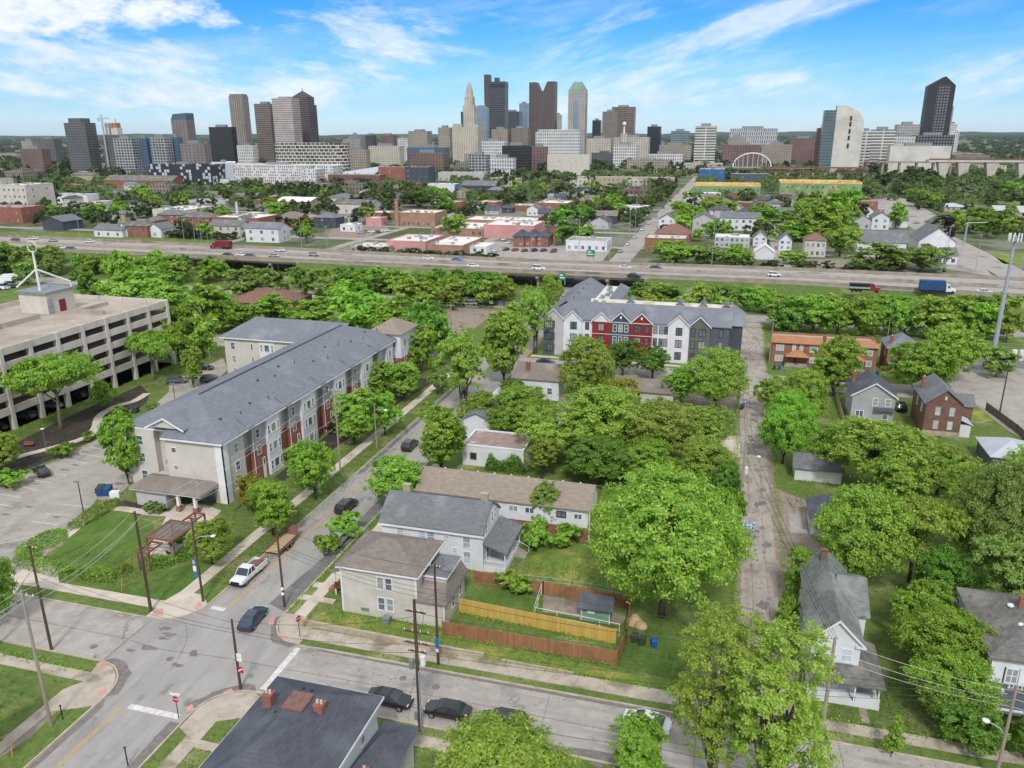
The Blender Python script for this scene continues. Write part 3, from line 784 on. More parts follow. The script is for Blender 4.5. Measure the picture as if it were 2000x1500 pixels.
def car(kind,pm,x,y,ang,label,group=None,name=None,cat=None,z=0.012):
 m=car_meshes(kind)
 t=thing(name or{'sedan':'sedan_car','suv':'sport_utility_car','pickup':'pickup_truck'}[kind],label,cat or('truck' if kind=='pickup' else 'car'),(x,y,z),R(ang),group)
 link('body',m['body'],t,mat=pm);link('window',m['cab'],t);link('roof',m['roof'],t,mat=pm)
 for wx in m['wh']:
  for s_ in(-1,1):
   o=link('wheel',m['ty'],t,(wx,s_*m['W'],m['wr']));link('rim',m['ri'],o)
 for s_ in(-1,1):
  link('headlight',m['hl'],t,(m['xf']+.14,s_*(m['wf']-.16),m['zf']-.17))
  link('tail_light',m['tl'],t,(m['xb'],s_*.55,m['zb']-.3))
 if kind=='pickup':
  B().box(-2.95,-.35,-.96,.96,.62,.70).box(-2.95,-.35,-.98,-.88,.5,1.2).box(-2.95,-.35,.88,.98,.5,1.2).box(-3.0,-2.93,-.97,.97,.5,1.18).build('cargo_bed',pm,t)
  B().box(-2.9,2.6,-.5,.5,.38,.6).box(2.9,3.05,-.9,.9,.5,.72).build('chassis','black_metal',t)
  B().box(2.93,3.03,-.62,.62,.74,1.0).build('grille','black_metal',t)
 return t
FARCAR={}
def farcar(kind,pm,x,y,ang,label,group,z=0.0):
 """car seen from so far that it is one small mesh"""
 if kind not in FARCAR:
  me=bpy.data.meshes.new('car')
  src=car_meshes('suv' if kind=='van' else kind);vs,fs,mi=[],[],[]
  for q,k in((src['body'],0),(src['cab'],1),(src['roof'],0)):
   o=len(vs);vs+=[tuple(v.co)for v in q.vertices];fs+=[tuple(i+o for i in f.vertices)for f in q.polygons];mi+=[k]*len(q.polygons)
  for wx in src['wh']:
   for s_ in(-1,1):
    o=len(vs);vs+=[(v.co.x+wx,v.co.y+s_*src['W'],v.co.z+src['wr'])for v in src['ty'].vertices];fs+=[tuple(i+o for i in f.vertices)for f in src['ty'].polygons];mi+=[2]*len(src['ty'].polygons)
  if kind=='van':vs=[(a*1.1,b_,c*1.22)for a,b_,c in vs]
  me.from_pydata(vs,[],fs);me.update()
  for q in('paint_white','car_glass','rubber'):me.materials.append(MATS[q])
  me.polygons.foreach_set('material_index',mi);FARCAR[kind]=me
 o=link('passing_car' if z>1 else 'parked_car',FARCAR[kind],None,(x,y,z),R(ang))
 o.material_slots[0].link='OBJECT';o.material_slots[0].material=MATS[pm]
 return tag(o,label,'van' if kind=='van' else 'car',group)
 # ---------------------------------------------------------------- poles, wires, signs
POLES={}
def pole(key,x,y,h,label,mat='wood_pole',r=.16,arms=(),ang=0,group='utility poles by the streets',name='utility_pole',cat='utility pole',z=0):
 t=thing(name,label,cat,(x,y,z),R(ang),group)
 B().cyl(0,0,-.3,h,r,r*.68,10).build('shaft',mat,t)
 for k,(az_,ln)in enumerate(arms):
  o=B().box(-ln/2,ln/2,r*.6,r*.6+.12,az_-.06,az_+.07).build('crossarm',mat,t)
  for i in range(4):
   B().cyl(-ln/2+.12+i*(ln-.24)/3,r*.6+.06,az_+.07,az_+.28,.06,.04,6).build('insulator','white_metal',o)
 POLES[key]=(x,y,h,ang)
 return t
def transformer(par,x,y,z,mat='steel_grey'):
 o=B().cyl(x,y,z,z+.95,.26,.26,12).cyl(x,y,z+.95,z+1.05,.20,.16,12).build('transformer',mat,par)
 B().cyl(x,y+.1,z+1.05,z+1.3,.05,.04,6).build('bushing','white_metal',o)
 return o
def lamp_arm(par,z,ln,ang=0,rise=.5):
 c,s_=math.cos(R(ang)),math.sin(R(ang))
 o=B().tube([(0,0,z),(c*ln*.4,s_*ln*.4,z+rise*.8),(c*ln,s_*ln,z+rise)],.05,6).build('lamp_arm','galvanised',par)
 hb=B();x,y=c*(ln+.3),s_*(ln+.3)
 hb.ball(x,y,z+rise,.34,.13,10,5)
 return hb.build('lamp_head','white_metal',o,smooth=True)
WG={}
def wire(a,b,sag,label,mat='wire_dark',r=.022,group='overhead wires',name='power_line'):
 a,b=Vector(a),Vector(b);pts=[]
 n=14
 for i in range(n+1):
  t=i/n;q=a.lerp(b,t);q.z-=sag*4*t*(1-t);pts.append(q-a)
 o=B().tube(pts,r,4).build(name,mat,None,tuple(a));return tag(o,label,'wire',group)
def text(par,s,size,loc,rz,mat,rx=math.pi/2,name='lettering'):
 cu=bpy.data.curves.new('txt','FONT');cu.body=s;cu.size=size;cu.align_x='CENTER';cu.align_y='CENTER';cu.extrude=.004
 o=bpy.data.objects.new('txt',cu);COL.objects.link(o)
 dg=bpy.context.evaluated_depsgraph_get()
 me=bpy.data.meshes.new_from_object(o.evaluated_get(dg));bpy.data.objects.remove(o)
 me.materials.clear();me.materials.append(MATS[mat])
 q=link(name,me,par,loc);q.rotation_euler=(rx,0,rz)
 return q
 # ================================================================ SETTING: ground, roads, walks
sheet('ground',rect(-14000,14000,-1500,15500),-.05,'land')
sheet('grass_ground',rect(-420,320,-20,300),0,'grass')
def arc(cx,cy,r,a0,a1,n=7):return[(cx+r*math.cos(R(a0+(a1-a0)*i/n)),cy+r*math.sin(R(a0+(a1-a0)*i/n)))for i in range(n+1)]
AX0,AX1,BY0,BY1,RC=-58.2,-48.3,58.0,66.0,4.6
se=arc(AX1+RC,BY0-RC,RC,180,90);ne=arc(AX1+RC,BY1+RC,RC,270,180)
nw=arc(AX0-RC,BY1+RC,RC,0,-90);sw=arc(AX0-RC,BY0-RC,RC,90,0)
sheet('road',[(AX0,10),(AX1,10)]+se+[(230,BY0),(230,BY1)]+ne+[(AX1,312),(AX0,312)]+nw+[(-300,BY1),(-300,BY0)]+sw,.008,'asphalt')
B_E=sheet('road',rect(-43.0,231,BY0+.02,BY1-.02),.012,'old_concrete')
B_W=sheet('road',rect(-301,-63.0,BY0+.02,BY1-.02),.012,'old_concrete')
def kerb(pts,side):
 L=[]
 for i,q in enumerate(pts):
  a=Vector(pts[max(i-1,0)]);c=Vector(pts[min(i+1,len(pts)-1)]);d=(c-a).normalized()
  L.append((q[0]-d.y*side*.2,q[1]+d.x*side*.2))
 poly=list(pts)+L[::-1]
 return sheet('kerb',poly,-.02,'kerb',.14)
kerb([(AX1,10)]+se+[(4.5,BY0)],-1);kerb([(9.5,BY0),(230,BY0)],-1)
kerb([(4.6,BY1)]+ne+[(AX1,178)],-1);kerb([(230,BY1),(9.4,BY1)],-1)
kerb([(AX0,178)]+nw+[(-300,BY1)],-1);kerb([(-300,BY0)]+sw+[(AX0,10)],-1)
WZ=.05
def walk(pts,mat='walk',z=-.02):return sheet('sidewalk',pts,z,mat,.10)
walk(rect(-63.4,-61.6,72,176));walk([(-63.4,72),(-61.6,72),(-60.0,68.4),(-58.6,70.6),(-58.6,73.4),(-60.6,71.6)][:3]+[(-64,69.6)])
walk([(-130,68.0),(-64,68.0),(-64,69.6),(-130,69.6)]);walk([(-87,69.6),(-80,69.6),(-84,73.5),(-87.5,74.2)])
walk([(-64,66.35),(-62.9,66.35)]+[(x-.22,y+.22)for x,y in nw[::-1]][1:-1]+[(-58.45,70.4),(-60.3,72),(-63.4,72),(-64,69.6)],'walk',-.024)
walk(rect(-43.6,4.6,67.25,69.2),'old_walk');walk(rect(9.6,120,67.6,69.1),'old_walk')
walk(rect(-47.0,-45.4,71.2,118),'walk');walk(rect(-48,-42,77.2,78.4),'walk',-.03);walk([(-48.1,74.4),(-43.6,74.4),(-43.6,75.4),(-48.1,75.4)],'walk',-.03)
walk([(x+.2,y+.2)for x,y in ne]+[(-48.05,71.2),(-45.4,71.2),(-43.5,69.2),(-43.5,66.3)],'old_walk',-.024)
walk(rect(-130,-62.2,54.6,56.0),'old_walk');walk(rect(-63.3,-61.9,10,53.0),'old_walk')
walk([(-62.2,54.6)]+[(x-.2,y-.2)for x,y in sw]+[(-58.45,51.8),(-61.9,50.0),(-63.3,53.0)],'old_walk',-.024)
walk(rect(-46.6,-45.0,10,53.2),'old_walk');walk(rect(-41,-20,55.2,56.7),'old_walk');walk(rect(-45,-41,49.6,50.6),'old_walk',-.03)
walk([(x+.2,y-.2)for x,y in se[::-1]][1:-1]+[(-48.0,51.5),(-46.6,50.8),(-45,53.2),(-41,55.2),(-41,56.7),(-43.8,57.8)][0:6],'old_walk',-.024)
def pink(pts):sheet('ramp',pts,.084,'ramp_pink')
pink([g(303,1190),g(320,1190),g(318,1204),g(297,1202)]);pink([g(380,1185),g(391,1176),g(396,1186),g(384,1195)])
pink([g(188,1298),g(205,1290),g(212,1300),g(193,1307)]);pink([g(190,1350),g(207,1342),g(210,1352),g(187,1362)])
pink([g(436,1352),g(452,1346),g(458,1354),g(440,1360)]);pink([g(362,1385),g(375,1375),g(380,1386),g(366,1394)])
pink([g(525,1210),g(538,1206),g(534,1222),g(523,1224)]);pink([g(545,1238),g(565,1242),g(560,1250),g(540,1244)])
# markings
def mark(pts,mat='mark_white',z=.017):return sheet('road_marking',pts,z,mat)
mark(rect(-54.9,-49.0,52.4,53.1));mark(rect(-57.6,-55.7,69.6,70.3));mark(rect(-43.6,-42.9,58.5,65.6),z=.018)
for xx in(-55.72,-55.46):
 mark(rect(xx-.06,xx+.06,10,52.4),'mark_yellow');mark(rect(xx-.06,xx+.06,70.3,176),'mark_yellow')
 # tar seams, patches and stains of the old roadway
def seam(pts,wd=.09,mat='stain',z=.0165):return sheet('road_crack',strip(curve_pts(pts,4),wd),z,mat)
seam([(-63,62.0),(-80,62.1),(-110,61.8)]);seam([(-43,62.0),(-20,62.2),(20,61.9),(90,62.1)]);seam([(-62.8,58.2),(-62.9,62),(-62.8,65.8)],.12)
for xx in(-72,-86,-28.3,-14.2,0.4,13.6,26):seam([(xx,58.2),(xx+.1,62),(xx-.1,65.8)],.06)
seam([(-62.6,61.9),(-58,61.4),(-51,61.9),(-43,62.0)],.1);seam([(-58.2,66),(-56,63),(-54.5,58.5)],.07);seam([(-30,60.6),(-26,60.1),(-20,60.8),(-12,60.2),(-2,60.9),(8,60.3)],.12)
def blot(cx,cy,r,mat='stain',z=.0175,sq=.5,seed=0,name='road_stain'):
 rr=random.Random(seed);pts=[]
 for i in range(14):
  a=2*math.pi*i/14;k=r*rr.uniform(.45,1.2);pts.append((cx+math.cos(a)*k,cy+math.sin(a)*k*sq))
 return sheet(name,pts,z,mat)
for i,(px,py,r)in enumerate([(290,1265,1.1),(330,1240,1.0),(318,1247,.7),(378,1278,.8),(350,1300,.9),(322,1228,.8),(255,1270,.6),(905,1430,.6),(1330,1390,.6),(1120,1472,1.2),(1165,1490,.9)]):
 blot(*g(px,py),r,seed=i)
 # worn gutters at the corners
for cpts,s_ in((sw,-1),(se,-1),(ne,-1)):
 q=[(x,y)for x,y in cpts]
 o=[(x+(1.1 if cpts is sw else(-.9 if cpts is se else-.7))*rnd.uniform(.5,1.1),y+(.9 if cpts is sw else(1.0 if cpts is se else-.7))*rnd.uniform(.5,1.1))for x,y in cpts]
 sheet('gutter_dirt',q+o[::-1],.0145,'stain')
sheet('road_patch',[(-48.5,71.5),(-51.2,72.5),(-50.2,84),(-49.8,92),(-48.5,93)],.012,'patch_dark');sheet('road_patch',rect(-50.3,-48.5,93.5,118),.012,'patch_dark')
sheet('road_patch',[(-58.0,110),(-57.1,112),(-57.2,168),(-58.0,170)],.012,'patch_dark');sheet('gutter_dirt',[(-49.0,30),(-48.4,30),(-48.4,52),(-49.5,52)],.0145,'stain');sheet('gutter_dirt',[(-58.1,20),(-57.5,20),(-57.4,52),(-58.1,53)],.0145,'stain')
sheet('gutter_dirt',[(-41,65.98),(4,65.98),(4,65.5),(-20,65.6),(-41,65.7)],.0145,'stain');sheet('gutter_dirt',[(-18,58.0),(4,58.0),(4,58.9),(-8,59.2),(-18,58.4)],.0145,'stain')
for px,py in((183,1263),(378,1274),(787,1325),(852,1342),(332,1287)):
 x,y=g(px,py);sheet('manhole_cover',arc(x,y,.42,0,330,11),.0185,'stain')
 # alley
def ragged(x0,x1,y0,y1,n,amp,seed):
 rr=random.Random(seed)
 return[(x0+rr.uniform(-amp,amp),y0+(y1-y0)*i/n)for i in range(n+1)]+[(x1+rr.uniform(-amp,amp),y1-(y1-y0)*i/n)for i in range(n+1)]
sheet('dirt_verge',ragged(4.0,10.3,66.1,178,120,.3,3),.004,'dirt')
sheet('alley',ragged(4.7,9.2,66.0,178,150,.16,4),.008,'broken_paving')
sheet('alley',ragged(4.4,11.2,188,243,24,.4,5),.008,'broken_paving')
sheet('dirt_yard',[g(*q)for q in((1500,945),(1545,966),(1598,985),(1612,1062),(1580,1098),(1522,1112),(1500,1040))],.0055,'dirt')
sheet('concrete_slab',[g(*q)for q in((1540,998),(1573,1000),(1577,1043),(1543,1040))],.0095,'old_concrete')
sheet('concrete_slab',[g(*q)for q in((1408,850),(1452,852),(1452,895),(1408,893))],.0075,'walk')
rr=random.Random(5)
for i in range(96):
 yy=68+i*1.14+rr.uniform(-.6,.6)
 blot(7.0+rr.uniform(-1.3,1.3),yy,rr.uniform(.2,.9),rr.choice(['stain','dirt','lot','patch_dark']),.0125+(i%3)*.0008,1.5,i+50,'pothole')
for xx in(6.0,7.9):
 seam([(xx,70),(xx+.15,90),(xx-.1,110),(xx+.1,135),(xx,170)],.16,'dirt',.0115)
 # lots, drives, planting beds
def psheet(name,px,z,mat):return sheet(name,[g(*q)for q in px],z,mat)
psheet('parking_lot',[(-90,1290),(-120,1000),(0,951),(100,905),(205,853),(252,843),(262,900),(262,938),(232,968),(200,990),(120,1050),(60,1120),(8,1190)],.004,'lot')
psheet('driveway',[(262,846),(300,792),(330,765),(330,745),(372,726),(436,700),(445,722),(412,752),(372,772),(338,800),(345,826),(300,850)],.0045,'lot')
psheet('planting_bed',[(0,882),(60,850),(150,806),(228,772),(275,752),(292,770),(285,790),(258,806),(212,845),(100,897),(0,944),(-60,950),(-60,905)],.003,'mulch')
sheet('footpath',strip(curve_pts([g(*q)for q in((-20,908),(50,888),(110,872),(165,855),(186,836),(195,812),(225,794),(262,783),(287,768))]),1.7),.0065,'walk')
psheet('lawn',[(92,1090),(190,1007),(232,1002),(298,1020),(306,1050),(252,1085),(226,1128),(150,1110)],.004,'lawn')
psheet('lawn',[(226,1150),(330,1112),(390,1100),(470,1050),(500,1030),(395,1150),(345,1180),(180,1150)],.0042,'lawn')
sheet('footpath',strip(curve_pts([g(*q)for q in((72,1088),(125,1050),(188,1000),(232,993),(300,1003),(345,1003))]),1.5),.0065,'walk')
psheet('patio',[(330,1000),(345,985),(400,985),(432,997),(372,1062),(330,1090),(290,1092),(285,1080)],.0068,'walk')
psheet('planting_bed',[(226,985),(240,976),(300,990),(330,995),(300,1003),(236,992)],.0045,'mulch')
psheet('planting_bed',[(455,1000),(560,935),(640,885),(760,800),(850,745),(815,735),(700,800),(470,985)],.003,'mulch')
for q in(((0,965),(42,972)),((0,985),(25,990)),((50,935),(100,943)),((98,925),(130,928)),((127,897),(170,905)),((150,885),(200,893)),((175,874),(224,880)),((62,1018),(115,1025)),((90,1003),(140,1006)),((0,1062),(85,1043)),((122,985),(175,990)),((20,945),(72,957))):
 sheet('bay_line',strip([g(*q[0]),g(*q[1])],.13),.009,'mark_white')
for i,(px,py,r)in enumerate([(30,958,.8),(57,990,.9),(147,908,.9),(125,918,1.0),(70,945,.7),(232,945,1.3),(190,870,.9),(165,882,.8),(12,1005,1.2),(110,1010,.8),(215,962,.9)]):
 blot(*g(px,py),r,'stain',.0088,.45,i+20,'oil_stain')
kerb([g(*q)for q in((262,938),(232,968),(200,990),(120,1050),(60,1120),(8,1190))],-1);kerb([g(*q)for q in((0,951),(100,905),(205,853))],1)
# streets further off
sheet('road',rect(-300,150,178,188),.0045,'lot');sheet('road',rect(-420,320,243.5,254),.0045,'asphalt')
sheet('sidewalk',rect(-47.5,4,189.2,190.6),-.02,'walk',.1)
sheet('parking_lot',rect(-88,-71,189,241),.004,'dirt');sheet('parking_lot',rect(-47.5,-29,240,243),.004,'lot')
psheet('gravel_lot',[(1840,735),(1880,716),(2060,722),(2080,905),(1965,838),(1905,790),(1872,772)],.005,'lot');psheet('gravel_lot',[(1885,690),(2060,690),(2060,716),(1890,722)],.006,'patch_dark')
psheet('dry_lawn',[(1872,795),(1905,790),(1945,818),(1900,832),(1868,828)],.004,'dry_lawn');psheet('dry_lawn',[(1025,1090),(1120,1060),(1260,1080),(1260,1165),(1130,1150),(1010,1120)],.004,'dry_lawn')
psheet('lawn',[(590,1218),(640,1190),(900,1240),(1200,1310),(1310,1330),(1310,1345),(935,1285)],.004,'dry_lawn');psheet('lawn',[(1060,1172),(1230,1205),(1350,1260),(1330,1330),(1210,1305),(1190,1250),(920,1200),(925,1150)],.0035,'lawn')
psheet('bare_earth',[(1062,1160),(1150,1175),(1225,1205),(1210,1222),(1100,1200),(1060,1195)],.006,'dirt');psheet('footpath',[(1672,1362),(1685,1362),(1700,1412),(1684,1412)],.006,'old_walk')
psheet('bare_earth',[(0,1400),(60,1370),(110,1390),(60,1440),(0,1480)],.003,'dirt');psheet('rough_grass',[(-40,1300),(155,1318),(140,1345),(90,1400),(0,1440),(-60,1450)],.0032,'rough_grass')
psheet('gravel_yard',[(1210,765),(1310,765),(1450,775),(1450,800),(1320,800)],.005,'dirt')
# highway on its embankment
HZ=6.0
HS=[(-560,284),(-200,284),(-77,280),(20,281),(100,272),(260,258)]
HN=[(-560,324),(-335,318),(-207,313),(-84,305),(15,309),(100,306),(260,296)]
def hy(L,x):
 for a,b_ in zip(L,L[1:]):
  if a[0]<=x<=b_[0]:return a[1]+(b_[1]-a[1])*(x-a[0])/(b_[0]-a[0])
 return L[-1][1]
sheet('highway',HS+HN[::-1],HZ-.5,'lot',.5)
def bank(xs):
 sc=[[(x,hy(HS,x)-15,0),(x,hy(HS,x)+.3,HZ-.51),(x,hy(HN,x)-.3,HZ-.51),(x,hy(HN,x)+9,0)]for x in xs]
 return structure(B().ring(sc).build('embankment','rough_grass'))
bank([-560,-400,-300,-222]);bank([-168,-120,-82]);bank([-28,20,60,100,180,260])
def along(L,dy,x0,x1,n=24):return[(x0+(x1-x0)*i/n,hy(L,x0+(x1-x0)*i/n)+dy)for i in range(n+1)]
def wall3(name,path,z0,z1,th,mat,par=None):
 b=B();st=strip(path,th);n=len(path)
 L,Rr=st[:n],st[n:][::-1]
 secs=[[(l[0],l[1],z0),(l[0],l[1],z1),(r_[0],r_[1],z1),(r_[0],r_[1],z0)]for l,r_ in zip(L,Rr)]
 return b.ring(secs).build(name,mat,par)
tag(wall3('highway_barrier',along(HS,.2,-560,260),HZ-.9,HZ+.95,.35,'bridge_concrete'),'low concrete barrier along the near edge of the highway','barrier')
tag(wall3('highway_barrier',along(HN,-.2,-560,260),HZ-.6,HZ+.95,.35,'bridge_concrete'),'low concrete barrier along the far edge of the highway','barrier')
tag(wall3('median_barrier',[(x,(hy(HS,x)+hy(HN,x))/2)for x in range(-560,261,20)],HZ,HZ+.9,.5,'old_concrete'),'concrete barrier dividing the two directions of the highway','barrier')
for x in range(-560,260,4):pass
for k,(L,dy)in enumerate(((HS,3.2),(HN,-3.2))):
 sheet('road_marking',strip(along(L,dy,-560,260,60),.3),HZ+.006,'mark_white')
sheet('road_shoulder',along(HS,.5,-560,260)+along(HS,2.6,-560,260)[::-1],HZ+.004,'dirt');sheet('road_shoulder',along(HN,-.5,-560,260)+along(HN,-2.6,-560,260)[::-1],HZ+.004,'dirt')
mid=lambda d:[(x,(hy(HS,x)+hy(HN,x))/2+d)for x in range(-560,261,20)]
sheet('road_shoulder',mid(.4)+mid(3.6)[::-1],HZ+.004,'dirt');sheet('road_shoulder',mid(-.4)+mid(-3.0)[::-1],HZ+.004,'dirt')
for nm_,(x0,x1),lab in(('highway_bridge',(-222,-168),'concrete highway bridge on round piers over the side road at the left'),('highway_bridge',(-82,-28),'concrete highway bridge span over the street behind the gabled apartment block')):
 xc=(x0+x1)/2;t=thing(nm_,lab,'bridge',(xc,292,0))
 gb=B()
 for j in range(6):
  sc=[[(x-xc,hy(HS,x)+.6+j*(hy(HN,x)-hy(HS,x)-2)/5+e-292,z)for e,z in((0,HZ-1.6),(0,HZ-.52),(.8,HZ-.52),(.8,HZ-1.6))]for x in(x0,xc,x1)]
  gb.ring(sc)
 gb.build('girder','bridge_concrete',t)
 for x in(x0+14,x1-14):
  yb=hy(HS,x);B().box(x-xc-.6,x-xc+.6,yb-292+.5,hy(HN,x)-292-.5,HZ-2.5,HZ-1.62).build('pier_cap','bridge_concrete',t)
  for j in range(6):
   y=yb+2+j*(hy(HN,x)-yb-4)/5;B().cyl(x-xc,y-292,-.2,HZ-2.5,.5,n=10).build('pier','bridge_concrete',t)
 for x in(x0,x1):B().box(x-xc-.5,x-xc+.5,hy(HS,x)-292-1,hy(HN,x)-292+1,-.2,HZ-.55).build('abutment','bridge_concrete',t)
 # streets and lots beyond the highway
sheet('road',rect(-52,-42.5,312,1080),.004,'lot');sheet('road',rect(-600,330,331,337),.003,'lot');sheet('road',rect(104,118,300,700),.004,'lot')
for yy in(392,452,520,600):sheet('road',rect(-600,100,yy,yy+7),.003,'lot')
for xx in(-330,-262,-196,-128,20):sheet('road',rect(xx,xx+6,337,700),.0024,'lot')
for pxs,m_ in((((940,470),(1195,485),(1175,512),(930,500)),'lot'),(((110,395),(340,372),(360,385),(220,402),(120,412)),'lot'),(((280,372),(360,366),(362,380),(300,390)),'dirt'),
((655,440),(740,450),(690,470),(640,462))and(((655,440),(760,445),(700,470),(640,462)),'dirt'),(((1690,385),(1740,375),(1830,420),(1800,435),(1770,425)),'lot'),(((1815,475),(1870,465),(1900,500),(1940,540),(1850,525)),'lot'),
(((1560,505),(1660,508),(1650,522),(1560,522)),'dirt'),(((300,640),(1,1),(2,2)),None)):
 if m_:psheet('parking_lot',pxs,.0015,m_)
psheet('river',[(1820,372),(1830,361),(1920,365),(2010,372),(2010,382),(1925,379)],.002,'water')
psheet('park_lawn',[(1860,383),(2010,388),(2010,400),(1870,398)],.001,'grass');psheet('park_lawn',[(1935,495),(2010,495),(2010,520),(1960,515)],.004,'dry_lawn')
psheet('park_lawn',[(0,452),(200,455),(430,470),(430,478),(150,466),(0,462)],.004,'grass')
for x0 in(-57.2,-54.6,-52.9,-50.6):sheet('tyre_track',ragged(x0-.32,x0+.32,71,176,60,.09,int(-x0*10)),.0105,'tyre_wear');sheet('tyre_track',ragged(x0-.32,x0+.32,12,57,26,.09,int(-x0*7)),.0105,'tyre_wear')
for y0 in(59.8,61.3,63.0,64.6):sheet('tyre_track',[(b_,a)for a,b_ in ragged(y0-.3,y0+.3,-42,120,70,.08,int(y0*9))],.0135,'tyre_wear')
# ================================================================ NEAR BUILDINGS
# ---- long brick and siding apartment block
T=thing('apartment_building','long three storey apartment building with grey hipped roof, beige and brick walls, beside parking lot','apartment building',(-82,125,0))
ox,oy=-82,125
X0,X1,Y0,Y1,EH=-92.0,-72.4,95.0,163.5,10.2
def lb(x0,x1,y0,y1,z0,z1,b=None):return(b or B()).box(x0-ox,x1-ox,y0-oy,y1-oy,z0,z1)
b=lb(X0,-82.6,98.6,Y1,-.2,EH);lb(-82.6,-74.0,95.0,Y1,-.2,EH,b);lb(-111.8,X0,152.5,Y1,-.2,EH,b);lb(-74.0,X1,95.0,100.6,-.2,EH,b);lb(-92,-86.6,97.4,98.6,-.2,EH,b)
b.build('wall','beige_siding',T)
notch=[102.0,113.2,125.6,137.6,150.2]
gw,bw,cw,wb_=B(),B(),B(),B()
for k,y in enumerate(notch):
 y2=(notch+[161.0])[k+1]
 a0,a1=y+.9,y2-1.5
 lb(-74.0,X1,a0,a0+3.7,5.6,EH,gw);lb(-74.0,X1+.04,a0,a0+3.7,-.2,5.59,bw)
 lb(-74.0,X1+.5,a0+3.7,a1-1.3,-.2,EH-.02).build('bay','white_siding',T)
 lb(-74.0,X1,a1-1.3,a1,5.6,EH,cw);lb(-74.0,X1+.04,a1-1.3,a1,-.2,5.59,bw)
 # entrance recess: brick below, grey slatted stairwell above
 lb(-74.0,-73.2,a1,y2+.9 if k<4 else y2,5.7,EH-.6,gw);lb(-74.0,-73.2,a1,y2+.9 if k<4 else y2,-.2,5.69,bw)
lb(-74,-73.2,100.6,102.9,5.7,EH-.6,gw);lb(-74,-73.2,100.6,102.9,-.2,5.69,bw)
gw.build('grey_wall','grey_siding',T);bw.build('brick_wall','brick',T);cw.build('cream_wall','beige_siding',T)
lb(-72.38,-72.2,95.0-.15,96.2,-.2,EH,lb(-73.6,-72.2,94.85,95.0,-.2,EH)).build('corner_pier','white_paint',T)
bb=B();lb(-74,-72.3,96.2,100.6,-.2,1.3,bb);lb(-92.06,-91.8,97.3,98.5,-.2,.5,bb);lb(-82.5,-73.6,94.9,95.0,-.2,1.9,bb);bb.build('stone_base','stone',T)
# roof: main hipped ridge, west wing ridge, raised north-east tower
rb=B();e=.7
hx0,hx1,hy0,hy1,rz_=X0-e-ox,X1+e-ox,94.4-oy,164.2-oy,14.3
xm=(hx0+hx1)/2
v=[(hx0,hy0+3,EH),(xm-.6,hy0+3,EH),(xm-.6,hy0,EH),(hx1,hy0,EH),(hx1,hy1,EH),(hx0,hy1,EH),(xm,hy0+9.5,rz_),(xm,hy1-9.8,rz_)]
vt=[(a,b_,c+.2)for a,b_,c in v[:6]]+v[6:]
rb.add([q for q in v[:6]]+vt,[(5,4,3,2,1,0),(0,1,7,6),(1,2,8,7),(2,3,9,8),(3,4,10,9),(4,5,11,10),(5,0,6,11)]+[(6,7,12),(7,8,12),(8,9,12),(9,10,13,12),(10,11,13),(11,6,12,13)])
# west wing
wy0,wy1,wx0,rz2=151.9-oy,164.1-oy,-112.5-ox,14.0
wm=(wy0+wy1)/2
rb.add([(wx0,wy0,EH),(xm,wy0,EH),(xm,wy1,EH),(wx0,wy1,EH),(wx0,wy0,EH+.2),(xm,wy0,EH+.2),(xm,wy1,EH+.2),(wx0,wy1,EH+.2),(wx0+6,wm,rz2),(xm,wm,rz2)],
[(3,2,1,0),(0,1,5,4),(3,0,4,7),(2,3,7,6),(4,5,9,8),(7,4,8),(6,7,8,9)])
for y in notch: # small hoods over each recess
 yy=y-oy;rb.extr([(hx1+.02,yy-.9,EH+.1),(hx1+.02,yy+.9,EH+.1),(hx1-2.6,yy,EH+1.35)],(0,0,.12));rb.box(hx1-.5,hx1+.55,yy-.7,yy+.7,EH-.06,EH+.12)
R_=rb.build('roof','grey_shingle',T)
rc=B();rc.tube([(xm,hy0+9.5,rz_+.05),(xm,hy1-9.8,rz_+.05)],.16,5).tube([(hx0+6,wm,rz2),(xm,wm,rz2+.05)],.12,5);rc.build('ridge_cap','charcoal_shingle',R_)
fb=B()
for q in(((hx1,hy0),(hx1,hy1)),((xm-.6,hy0),(hx1,hy0)),((hx0,hy0+3),(xm-.6,hy0+3)),((wx0,wy0),(hx0,wy0))):
 (a,b_),(c,d)=q
 fb.box(min(a,c)-.05,max(a,c)+.05,min(b_,d)-.05,max(b_,d)+.05,EH-.22,EH+.06)
fb.build('gutter','white_paint',R_)
# gablet over the entrance end
gb=B();gx,gy=-82.6-ox,95.6-oy
gb.extr([(gx-3.0,gy,EH+1.25),(gx+3.0,gy,EH+1.25),(gx,gy,EH+2.7)],(0,2.5,0));gb.build('gablet','tan_siding',R_)
gt=B()
for s_ in(-1,1):gt.extr([(gx+s_*3.5,gy-.35,EH+1.05),(gx,gy-.35,EH+2.78),(gx,gy+5,EH+2.78),(gx+s_*3.5,gy+2.0,EH+1.05)],(0,0,.14))
gt.build('gablet_roof','grey_shingle',R_)
gt=B()
for s_ in(-1,1):gt.extr([(gx+s_*3.55,gy-.42,EH+.95),(gx,gy-.42,EH+2.72),(gx,gy-.42,EH+2.98),(gx+s_*3.55,gy-.42,EH+1.2)],(0,.1,0))
gt.build('bargeboard','white_paint',R_)
for y in range(100,160,8):
 q=random.Random(y);x=-75-q.random()*5;z=EH+.2+(hx1+ox-x)/(hx1-xm)*(rz_-EH)
 B().box(x-ox-.15,x-ox+.15,y-oy-.15,y-oy+.15,z-.2,z+.22).build('roof_vent','charcoal_shingle',R_)
 y+=4;B().cyl(x-ox+1,y-oy,z-.7,z+.1,.09,n=6).build('roof_vent','charcoal_shingle',R_)
box=(X0-ox,X1-ox,95-oy,Y1-oy)
